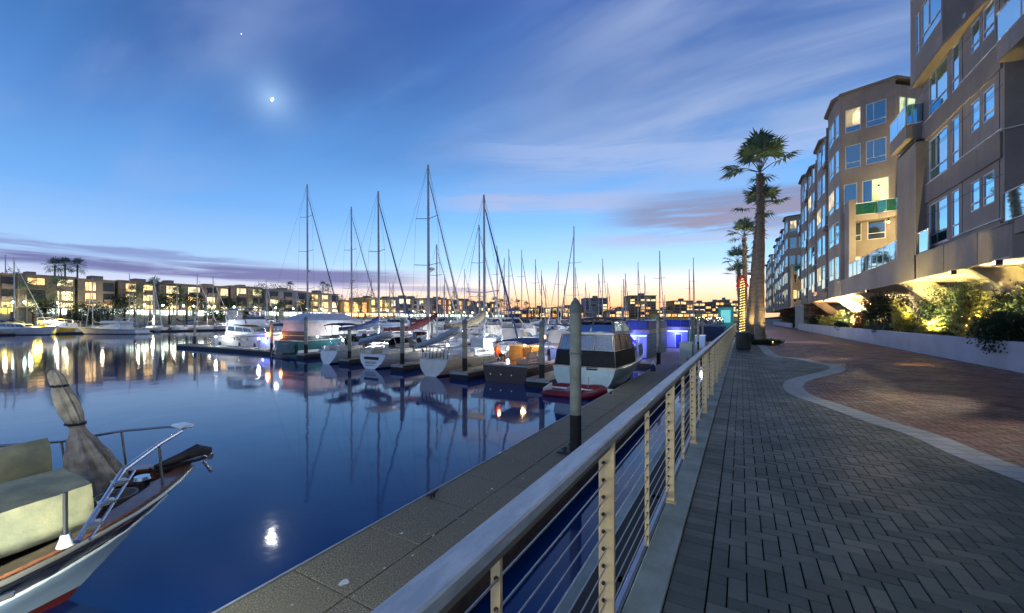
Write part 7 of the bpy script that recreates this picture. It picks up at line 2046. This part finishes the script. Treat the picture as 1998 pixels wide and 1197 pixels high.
# ---------------------------------------------------------------- prototypes for the rows behind, then copies
rnd = random.Random(11)
PROT = []
def proto_s(lab, **kw):
    s_, h = sailboat(lab, 0, 0, 0, detail=0, group='moored boats of the rear rows', **kw); return s_
def proto_m(lab, **kw):
    s_ = motorboat(lab, 0, 0, 0, detail=0, group='moored boats of the rear rows', **kw)[0]; return s_
pS = [(proto_s('x', L=10.5, B=3.3, H=12, cover=M_navy, furlm=M_navy), 'white sloop with navy boom cover'), (proto_s('x', L=11, B=3.4, H=13.5, cover=M_tan, furlm=M_white, hullm=M_cream), 'cream sloop with tan boom cover'),
      (proto_s('x', L=9.5, B=3.1, H=11, cover=M_maroon, furlm=M_maroon, boot=M_bootred), 'white sloop with maroon boom cover'), (proto_s('x', L=12, B=3.6, H=15, cover=M_white, furlm=M_grey, hullm=M_bootblue, stripe=M_white), 'navy hulled sloop with white boom cover')]
pM = [(proto_m('x', L=10.5, B=3.5, kind='flybridge', canvas=M_navy), 'white flybridge yacht with navy canvas'), (proto_m('x', L=9.5, B=3.2, kind='express', canvas=M_white), 'white express cruiser'), (proto_m('x', L=11.5, B=3.8, kind='flybridge', canvas=M_tan, stripe=M_teal), 'white flybridge yacht with tan canvas'),
      (proto_m('x', L=8.5, B=3.0, kind='express', canvas=M_black, stripe=M_bootblue), 'small cruiser with black canvas')]
used = {}
cnt = {}
def place(kind, x, y, rz, where, sc=1.0):
    src, lab = kind
    key = (lab, where); cnt[key] = cnt.get(key, 0) + 1; k = cnt[key]
    L_ = f'{lab}, {ordn[min(k - 1, 19)]} of its kind {where}'
    if src.name not in used:
        used[src.name] = 1; src.location = (x, y, WZ); src.rotation_euler = (0, 0, rz); src['label'] = L_
        return src
    return dup(src, (x, y, WZ), rz, L_, None, None, (sc, sc, sc * 1.0) if sc != 1 else None)
rows = [(49.0, -61, -14, 5.6, 'in the third row'), (66, -84, -12, 5.6, 'in the fourth row'), (86, -104, -16, 6.0, 'in the fifth row'), (112, -120, -12, 6.6, 'in the sixth row'), (150, -130, -12, 8, 'in the seventh row'), (200, -135, -12, 10, 'in the eighth row'), (265, -140, -14, 13, 'in the ninth row'), (335, -140, -14, 17, 'in the last row')]
for y, xa, xb, st, wh in rows:
    x = xb
    while x > xa:
        kind = rnd.choice(pS) if rnd.random() < 0.42 else rnd.choice(pM)
        place(kind, x + rnd.uniform(-.4, .4), y + rnd.uniform(-.5, 1.2), (0 if rnd.random() < 0.75 else math.pi) + rnd.uniform(-.02, .02), wh, rnd.uniform(0.92, 1.1)) if (abs(math.cos(0)) and True) else None
        x -= st * rnd.uniform(0.9, 1.2)
    dock(f'long walkway dock {wh}', xa - 2, xb + 3, y - 2.0 - 1.5, y - 2.0, max(8, int((xb - xa) / 3)), 1.5, 'walkways between the boat rows')
# a few boats turned end for end would overlap the walkway: shift them forward
for o in list(SC.objects):
    if o.get('group') == 'moored boats of the rear rows' and o.parent is None and abs(abs(o.rotation_euler.z) - math.pi) < 0.1: o.location.y += 10.5
for k, (px, yt, D) in enumerate([(28, 502, 100), (11, 498, 108), (98, 538, 112), (385, 533, 128), (416, 540, 132), (305, 560, 130)]):
    mrow(px, yt, D, f'{ordn[k]} tall rigged sloop moored below the apartments of the far bank', L=12, cover=[M_navy, M_tan, M_maroon][k % 3], furlm=M_white, detail=0, mr=0.14, group='rigged sloops by the far bank')
for k in range(48):
    y_ = 20 + k * 4.7
    kind = rnd.choice(pS) if rnd.random() < 0.28 else rnd.choice(pM)
    place(kind, -146.5 + rnd.uniform(-1.2, 1.2), y_ + rnd.uniform(-.3, .3), R(-90 if rnd.random() < 0.6 else 90) , 'in the carport berths', rnd.uniform(0.9, 1.05))
for k in range(26):
    y_ = 62 + k * 6.2
    place(rnd.choice(pM + pM + pS), -126 + rnd.uniform(-2, 2), y_ + rnd.uniform(-.4, .4), R(-90 if rnd.random() < 0.6 else 90), 'in the outer bank berths', rnd.uniform(0.95, 1.1))
# the three boats at the left edge
ba = motorboat('white cabin cruiser with a long foredeck at the left edge of the picture', 0, 0, 0, 14, 4.2, 'express', None, None, M_navy)[0]
def aim(o, pa, pb, D):
    a = Vector(atD(pa, D)); b = Vector(atD(pb, D)); d = (b - a).normalized(); o.location = (a.x, a.y, WZ); o.rotation_euler = (0, 0, math.atan2(-d.x, d.y)); return (b - a).length
ln = aim(ba, -22, 113, 90); ba.scale = (1, ln / 14, 1.1)
bb_ = motorboat('long sleek white motor yacht with dark swept windows at the left bank', 0, 0, 0, 15, 4.4, 'flybridge', None, M_grey, None, arch=True)[0]
ln = aim(bb_, 278, 150, 95); bb_.scale = (1, ln / 15, 1.0)
bc = motorboat('small boat glowing yellow between the two white yachts at the left bank', 0, 0, 0, 8.5, 3.4, 'express', mat('yellow_gelcoat', (0.75, 0.50, 0.05), 0.4), None, mat('yellow_canvas', (0.75, 0.50, 0.05), 0.7))[0]
p = atD(131, 99); bc.location = (p[0], p[1], WZ); bc.rotation_euler = (0, 0, R(-135)); bc.scale = (1.15, 1.0, 1.15)
lamp('yellow_boat_glow', (1.8, 6.0, 3.0), 900, (1.0, 0.72, 0.06), 0.3, parent=bc); lamp('yellow_boat_glow', (-1.0, 9.5, 2.5), 900, (1.0, 0.72, 0.06), 0.3, parent=bc)
dock('walkway dock behind the boats at the left bank', -156.5, -154.9, 20, 230, 1, 6, 'walkways between the boat rows')

# pedestals added as fill lamps to brighten the boats along fingers and walkways
pd0 = None; kk = 0
pts_ = [(PLOC[597].x, 27.0), (PLOC[682].x, 26.5), (PLOC[785].x, 26.0), (PLOC[907].x, 25.5), (PLOC[1057].x, 25.0), (-45.0, 24.4), (-54.0, 24.4)] + [(x_, 46.1) for x_ in (-12, -18, -24, -30, -36, -44, -52, -60)] + [(x_, 63.2) for x_ in (-16, -28, -40, -54, -68)] + [(x_, 83.2) for x_ in (-20, -40, -60, -80)]
pts_b = [(-139.5, y_) for y_ in (30, 48, 66, 84, 104, 126, 150, 178)]
for x_, y_ in pts_:
    kk += 1
    lab = f'{(ordn + ["twenty first", "twenty second", "twenty third", "twenty fourth", "twenty fifth"])[kk - 1]} added white pedestal with a fill lamp, counted outward from the trawler finger'
    if pd0 is None:
        pd0 = thing('added_pedestal', lab, 'pedestal', (x_, y_, DZ), 0, 'added lamp pedestals on the docks')
        MB().box(-0.12, 0.12, -0.10, 0.10, 0.01, 0.95, ch=0.03).build('body', M_white, pd0)
        MB().lathe([(0.09, 0.96), (0.10, 1.0), (0.10, 1.10), (0.05, 1.14)], n=10).build('lens', emis('added_pedestal_lens', (1.0, 0.90, 0.72), 9), pd0)
        cur_ = pd0
    else:
        cur_ = dup(pd0, (x_, y_, DZ), 0, lab)
    lamp('added_pedestal_glow', (0, 0, 1.45), 150 if y_ < 40 else 220, [(1.0, 0.88, 0.68), (0.85, 0.95, 1.0), (1.0, 0.75, 0.5)][kk % 3], 0.12, parent=cur_)
for k, (x_, y_) in enumerate(pts_b):  # more pedestals added to lift the dark boats by the bank
    cur_ = dup(pd0, (x_, y_, DZ), 0, f'{ordn[k]} added fill lamp pedestal from the left among the carport berths', None, None, (1.6, 1.6, 1.8))
    lamp('added_pedestal_glow', (-0.4, 0, 1.7), 900, [(1.0, 0.88, 0.68), (0.85, 0.95, 1.0), (1.0, 0.75, 0.5)][k % 3], 0.2, parent=cur_)
dock('narrow walkway dock carrying added lamp pedestals before the carport berths', -140.4, -138.6, 18, 250, 1, 6, 'walkways between the boat rows')
q_ = dup(pd0, (-4.72, 0.40, DZ), 0, 'low added fill lamp pedestal on the near dock beside the classic boat', None, None, (1, 1, 0.5))  # unseen lamp added to brighten the near hull and covers
lamp('added_pedestal_glow', (0, 0, 1.45), 85, (0.86, 1.0, 0.86), 0.12, parent=q_)
# ================================================================== CLASSIC BOAT IN THE LEFT FOREGROUND
cb = thing('classic_sailboat', 'white hulled classic boat with varnished rail and tan canvas covers in the left foreground', 'sailboat', (-7.6, -8.55, WZ))
hc = Hull(11.6, 3.9, 1.02, 1.24, 0.7, 0.6, 0.115, 3.0, 0.1, 0.30, 0.42, 0.04, 0.6)
M_hullw = mat('pale_blue_white_hull', (0.62, 0.78, 0.80), 0.28, var=0.12, vs=1.3, coat=0.4)
M_deckd = mat('dark_deck', (0.045, 0.05, 0.06), 0.45, var=0.4, vs=3)  # deck in one dark base colour with random tone
hh = hc.build_into(cb, M_hullw, M_deckd, M_bootred, mat('black_sheer_band', (0.012, 0.012, 0.014), 0.35), stripe_h=(0.80, 0.94))
# broad varnished cap rail and bulwark
def strip(z0, z1, in0, in1, m, name, t0=0.0, t1=1.0, n=40):
    q = MB()
    for sd in (-1, 1):
        A, B_, C_, D_ = [], [], [], []
        for i in range(n + 1):
            t = t0 + (t1 - t0) * i / n
            A.append(hc.pt(t, sd, in0, z0)); B_.append(hc.pt(t, sd, in1, z0)); C_.append(hc.pt(t, sd, in1, z1)); D_.append(hc.pt(t, sd, in0, z1))
        q.loft([[a, b, c, d] for a, b, c, d in zip(A, B_, C_, D_)], True, True, True, False)
    return q.build(name, m, cb)
strip(0.10, 0.135, -0.035, 0.17, M_teak, 'cap_rail')
strip(-0.005, 0.02, 0.16, 0.42, M_teak, 'covering_board')
strip(-0.02, 0.098, 0.0, 0.05, M_teak, 'bulwark')
q = MB()
for sd in (-1, 1): q.tube([hc.pt(i / 40, sd, -0.055, 0.075) for i in range(41)], 0.030, 6)
q.build('brass_rub_strip', mat('pale_bronze', (0.55, 0.50, 0.38), 0.3, 0.8), cb)
q = MB()
for sd in (-1, 1):
    pts = []
    for i in range(41):
        t = i / 40; f = 1.0 - (1 - 0.785) * (0.10 + hc.flare * t * 1.6); pts.append(Vector((sd * (hc.half(t) * f + 0.012), hc.y(t, 0.785), hc.sheer(t) * 0.785)))
    q.tube(pts, 0.02, 5)
q.build('white_moulding', M_white, cb)
# bow platform / stem head with roller
bt = hc.pt(1.0, 0)
q = MB(); q.prism([(-0.12, bt.y - 0.45), (0.12, bt.y - 0.45), (0.07, bt.y + 0.22), (-0.07, bt.y + 0.22)], bt.z + 0.14, bt.z + 0.18); q.tube([(0, bt.y - 0.42, bt.z + 0.19), (0, bt.y - 0.1, bt.z + 0.25), (0, bt.y + 0.12, bt.z + 0.30), (0, bt.y + 0.30, bt.z + 0.24)], [0.04, 0.07, 0.10, 0.06], 10); q.build('stem_head', mat('dark_bronze', (0.05, 0.045, 0.05), 0.4, 0.5), cb)
q = MB(); q.tube([(-0.1, bt.y + 0.26, bt.z + 0.17), (0.1, bt.y + 0.26, bt.z + 0.17)], 0.05, 8); q.tube([(0, bt.y + 0.2, bt.z + 0.10), (0, bt.y + 0.32, bt.z - 0.12)], 0.025, 6); q.build('bow_roller', M_steel, cb)
# pulpit: outer legs and tube, stainless
def P_(t, sd, ins, z): return hc.pt(t, sd, ins, z)
q = MB()
topz = 0.56
def L3(wx, wy, wz): return Vector((wx + 7.6, wy + 8.55, wz - WZ))
nb_ = [L3(-5.85, 1.40, -0.66), L3(-6.45, 1.93, -0.22), L3(-6.95, 2.45, -0.12), L3(-7.35, 2.85, -0.10), L3(-7.6, 2.98, -0.10)]
fb_ = [Vector((-p.x * 1.0, p.y, p.z)) for p in nb_]
q.tube(nb_ + fb_[::-1][1:-1] + [L3(-9.3, 0.9, -0.14), L3(-9.4, -1.5, -0.18)], 0.019, 7)
for p in (nb_[2], fb_[2], fb_[1]): q.tube([p, Vector((p.x * 0.96, p.y + 0.05, hc.sheer(0.95) + 0.12))], 0.017, 6)
q.build('pulpit', M_steel, cb)
MB().box(-0.17, 0.17, nb_[4].y - 0.10, nb_[4].y + 0.10, nb_[4].z, nb_[4].z + 0.05, ch=0.02).build('pulpit_light', M_white, cb)
q = MB()
q.tube([nb_[0], nb_[1], nb_[2], nb_[3]], 0.030, 8); q.tube([nb_[0] + Vector((0.05, 0.08, 0)), nb_[1] + Vector((0.05, 0.09, -0.02))], 0.016, 6)
for f_ in (0.2, 0.5, 0.8):
    p_ = nb_[0].lerp(nb_[1], f_); q.box(p_.x - 0.045, p_.x + 0.075, p_.y - 0.03, p_.y + 0.10, p_.z - 0.012, p_.z + 0.02)
q.build('steel_brace', M_steel, cb)
# canvas covered deckhouse: ridge cover over the boom and a boxy cover over the cabin
M_cv = mat('cream_canvas_cover', (0.50, 0.44, 0.23), 0.9, var=0.22, vs=2.2, bump=0.8, bs=6, c2=(0.33, 0.32, 0.19))
yE = 10.25
def house_cover():
    q = MB(); rings = []
    N = 60
    def cr(y_, k_): return 0.018 * math.sin(y_ * 7.1 + k_) + 0.012 * math.sin(y_ * 17.3 + 2 * k_) + 0.03 * math.sin(y_ * 2.3 + k_)
    for i in range(N + 1):
        y = 1.4 + (yE - 1.4) * i / N; f = i / N
        w_ = 1.62 - 0.52 * f ** 3; hgt = 0.62 - 0.04 * f + 0.012 * math.sin(y * 4.7); zb = hc.sheer(y / 11.6) - 0.02
        sec = [(-w_ * 0.10, zb + 0.12), (-w_ * 0.06, zb + 0.32), (-w_ * 0.02, zb + 0.56), (w_ * 0.15, zb + hgt), (w_ * 0.45, zb + hgt + 0.05), (w_ * 0.75, zb + hgt + 0.02), (w_ - 0.08, zb + 0.56), (w_, zb + 0.34), (w_ + 0.05, zb + 0.12)]
        rings.append([Vector((x + cr(y, k_) * (1 if k_ > 5 else 0.4), y, z + (cr(y, k_ + 3) if k_ in (3, 4, 5) else 0) + (0.03 * abs(math.sin(y * 3.1)) if k_ in (0, 8) else 0))) for k_, (x, z) in enumerate(sec)])
    q.loft(rings, True, True, False, True)
    return q.build('cabin_cover', M_cv, cb)
cvo = house_cover()
MB().prism([(-1.4, 1.3), (1.5, 1.3), (1.02, yE - 0.06), (-1.0, yE - 0.5)], hc.sheer(0.5) - 0.15, hc.sheer(0.5) + 0.13).build('coachroof', M_teak, cb)
# seams and toggles of the cover
q = MB()
for k in range(5):
    y = 3.0 + k * 1.35; f = (y - 1.4) / (yE - 1.4); w_ = 1.62 - 0.52 * f ** 3; zb = hc.sheer(y / 11.6) - 0.02
    q.tube([(w_ + 0.06, y, zb + 0.14), (w_ + 0.03, y, zb + 0.34), (w_ - 0.06, y, zb + 0.57)], 0.006, 4)
    q.tube([(w_ + 0.06, y + 0.5, zb + 0.26), (w_ + 0.07, y + 0.55, zb + 0.18), (w_ + 0.06, y + 0.62, zb + 0.27)], 0.006, 4)
q.build('cover_tie', M_dark, cvo)
# second, higher rolled cover behind (sail on its boom)
rings = []
for i in range(15):
    y = 0.2 + 10.1 * i / 14; r_ = 0.40 + 0.02 * math.sin(i * 0.9) ; z = hc.sheer(y / 11.6) + 0.40
    rings.append([Vector((-0.95 + r_ * 0.75 * math.cos(a), y, z + r_ * math.sin(a) * 0.95)) for a in [2 * math.pi * k / 12 for k in range(12)]])
rings[-1] = [Vector((-0.95 + (v.x + 0.95) * 0.75, v.y - 0.0, v.z)) for v in rings[-1]]
MB().loft(rings).build('sail_cover', M_cv, cb)
# bundled sail standing on the foredeck, tied in two places
M_bag = mat('bundled_canvas', (0.46, 0.38, 0.27), 0.9, var=0.35, vs=6, bump=0.5, bs=25, c2=(0.30, 0.25, 0.19))
rings = []; N = 44
base = Vector((-0.50, 10.72, hc.sheer(0.9) + 0.02)); tip = Vector((-1.20, 10.42, hc.sheer(0.9) + 1.70))
prof = [(0, .40), (.10, .36), (.25, .28), (.38, .19), (.46, .125), (.50, .105), (.54, .12), (.62, .150), (.72, .155), (.80, .135), (.86, .10), (.88, .108), (.94, .105), (.985, .075), (1.0, .03)]
def rp(f):
    for (f0, r0), (f1, r1) in zip(prof, prof[1:]):
        if f <= f1: g_ = (f - f0) / (f1 - f0); g_ = g_ * g_ * (3 - 2 * g_); return r0 + (r1 - r0) * g_
    return 0.05
for i in range(N + 1):
    f = i / N
    c_ = base.lerp(tip, f) + Vector((0.05 * math.sin(f * 5), 0, 0))
    r_ = rp(f) * 0.88; rg = []
    am = 0.17 if f < 0.5 else 0.12
    am *= min(1.0, abs(f - 0.5) * 6 + 0.35)
    for k in range(72):
        a = 2 * math.pi * k / 72; tw_ = 1.6 * f
        fold = 1 + am * (abs(math.sin(a * 4.5 + tw_)) * 2 - 1) + 0.5 * am * (abs(math.sin(a * 8.5 + 2.2 * tw_ + 1)) * 2 - 1)
        sk = 0.05 * math.sin(3 * a + 1) if f < 0.06 else 0
        rg.append(c_ + Vector((r_ * fold * math.cos(a), r_ * fold * math.sin(a) * 0.85, sk)))
    rings.append(rg)
MB().loft(rings).build('bundled_sail', M_bag, cb)
q = MB()
for f, rr in ((0.54, 0.13), (0.86, 0.105)):
    c_ = base.lerp(tip, f) + Vector((0.05 * math.sin(f * 5), 0, 0)); P = [c_ + Vector((rr * math.cos(2 * math.pi * k / 14), rr * math.sin(2 * math.pi * k / 14) * 0.8, 0.01 * (k % 2))) for k in range(15)]; q.tube(P, 0.018, 5, cap=False)
q.build('sail_tie', M_dark, cb)
# stanchion on the near side deck, lifelines on the far side
q = MB(); p = L3(-5.95, 1.34, -0.70); q.tube([p, p + Vector((0, 0, 0.54))], 0.020, 7); q.lathe([(0.06, 0), (0.03, 0.1)], p, 8)
q.build('stanchion', M_dark, cb)
q = MB(); q.lathe([(0.07, 0), (0.05, 0.06), (0.035, 0.12)], L3(-5.95, 1.34, -0.70), 10); q.lathe([(0.07, 0), (0.05, 0.06), (0.035, 0.12)], P_(0.45, 1, 0.16, 0.13), 10); q.build('stanchion_socket', M_white, cb)
q = MB()
for t in (0.15, 0.3, 0.45, 0.58): p = P_(t, -1, 0.12, 0.13); q.tube([p, p + Vector((0, 0, 0.66))], 0.014, 5)
for hz in (0.66, 0.40): q.tube([P_(i / 20 * 0.68, -1, 0.12, 0.13 + hz) for i in range(21)], 0.011, 5)
q.build('lifeline', M_steel, cb)
# windlass, coils and fittings in the dark foredeck
q = MB(); z0 = hc.sheer(0.9)
q.lathe([(0.10, 0), (0.08, 0.1), (0.11, 0.2), (0.09, 0.24)], (0.25, 10.95, z0 + 0.0), 12)
q.build('windlass', M_steel, cb)
q = MB()
for k in range(4): q.tube([Vector((0.45 + (0.18 + 0.01 * k) * math.cos(a), 10.62 + (0.18 + 0.01 * k) * math.sin(a), z0 + 0.05 + 0.03 * k)) for a in [2 * math.pi * i / 16 for i in range(17)]], 0.016, 5, cap=False)
q.build('rope_coil', M_rope, cb)
MB().box(-0.10, 0.65, 10.3, 10.42, z0 - 0.02, z0 + 0.12, ch=0.03).build('fore_hatch', M_teak, cb)
q = MB()
for t in (0.52, 0.70, 0.84):
    p = P_(t, 1, -0.01, 0.0); q.box(p.x - 0.02, p.x + 0.02, p.y - 0.14, p.y + 0.14, p.z - 0.10, p.z - 0.04, ch=0.01)
q.build('fairlead', M_steel, cb)
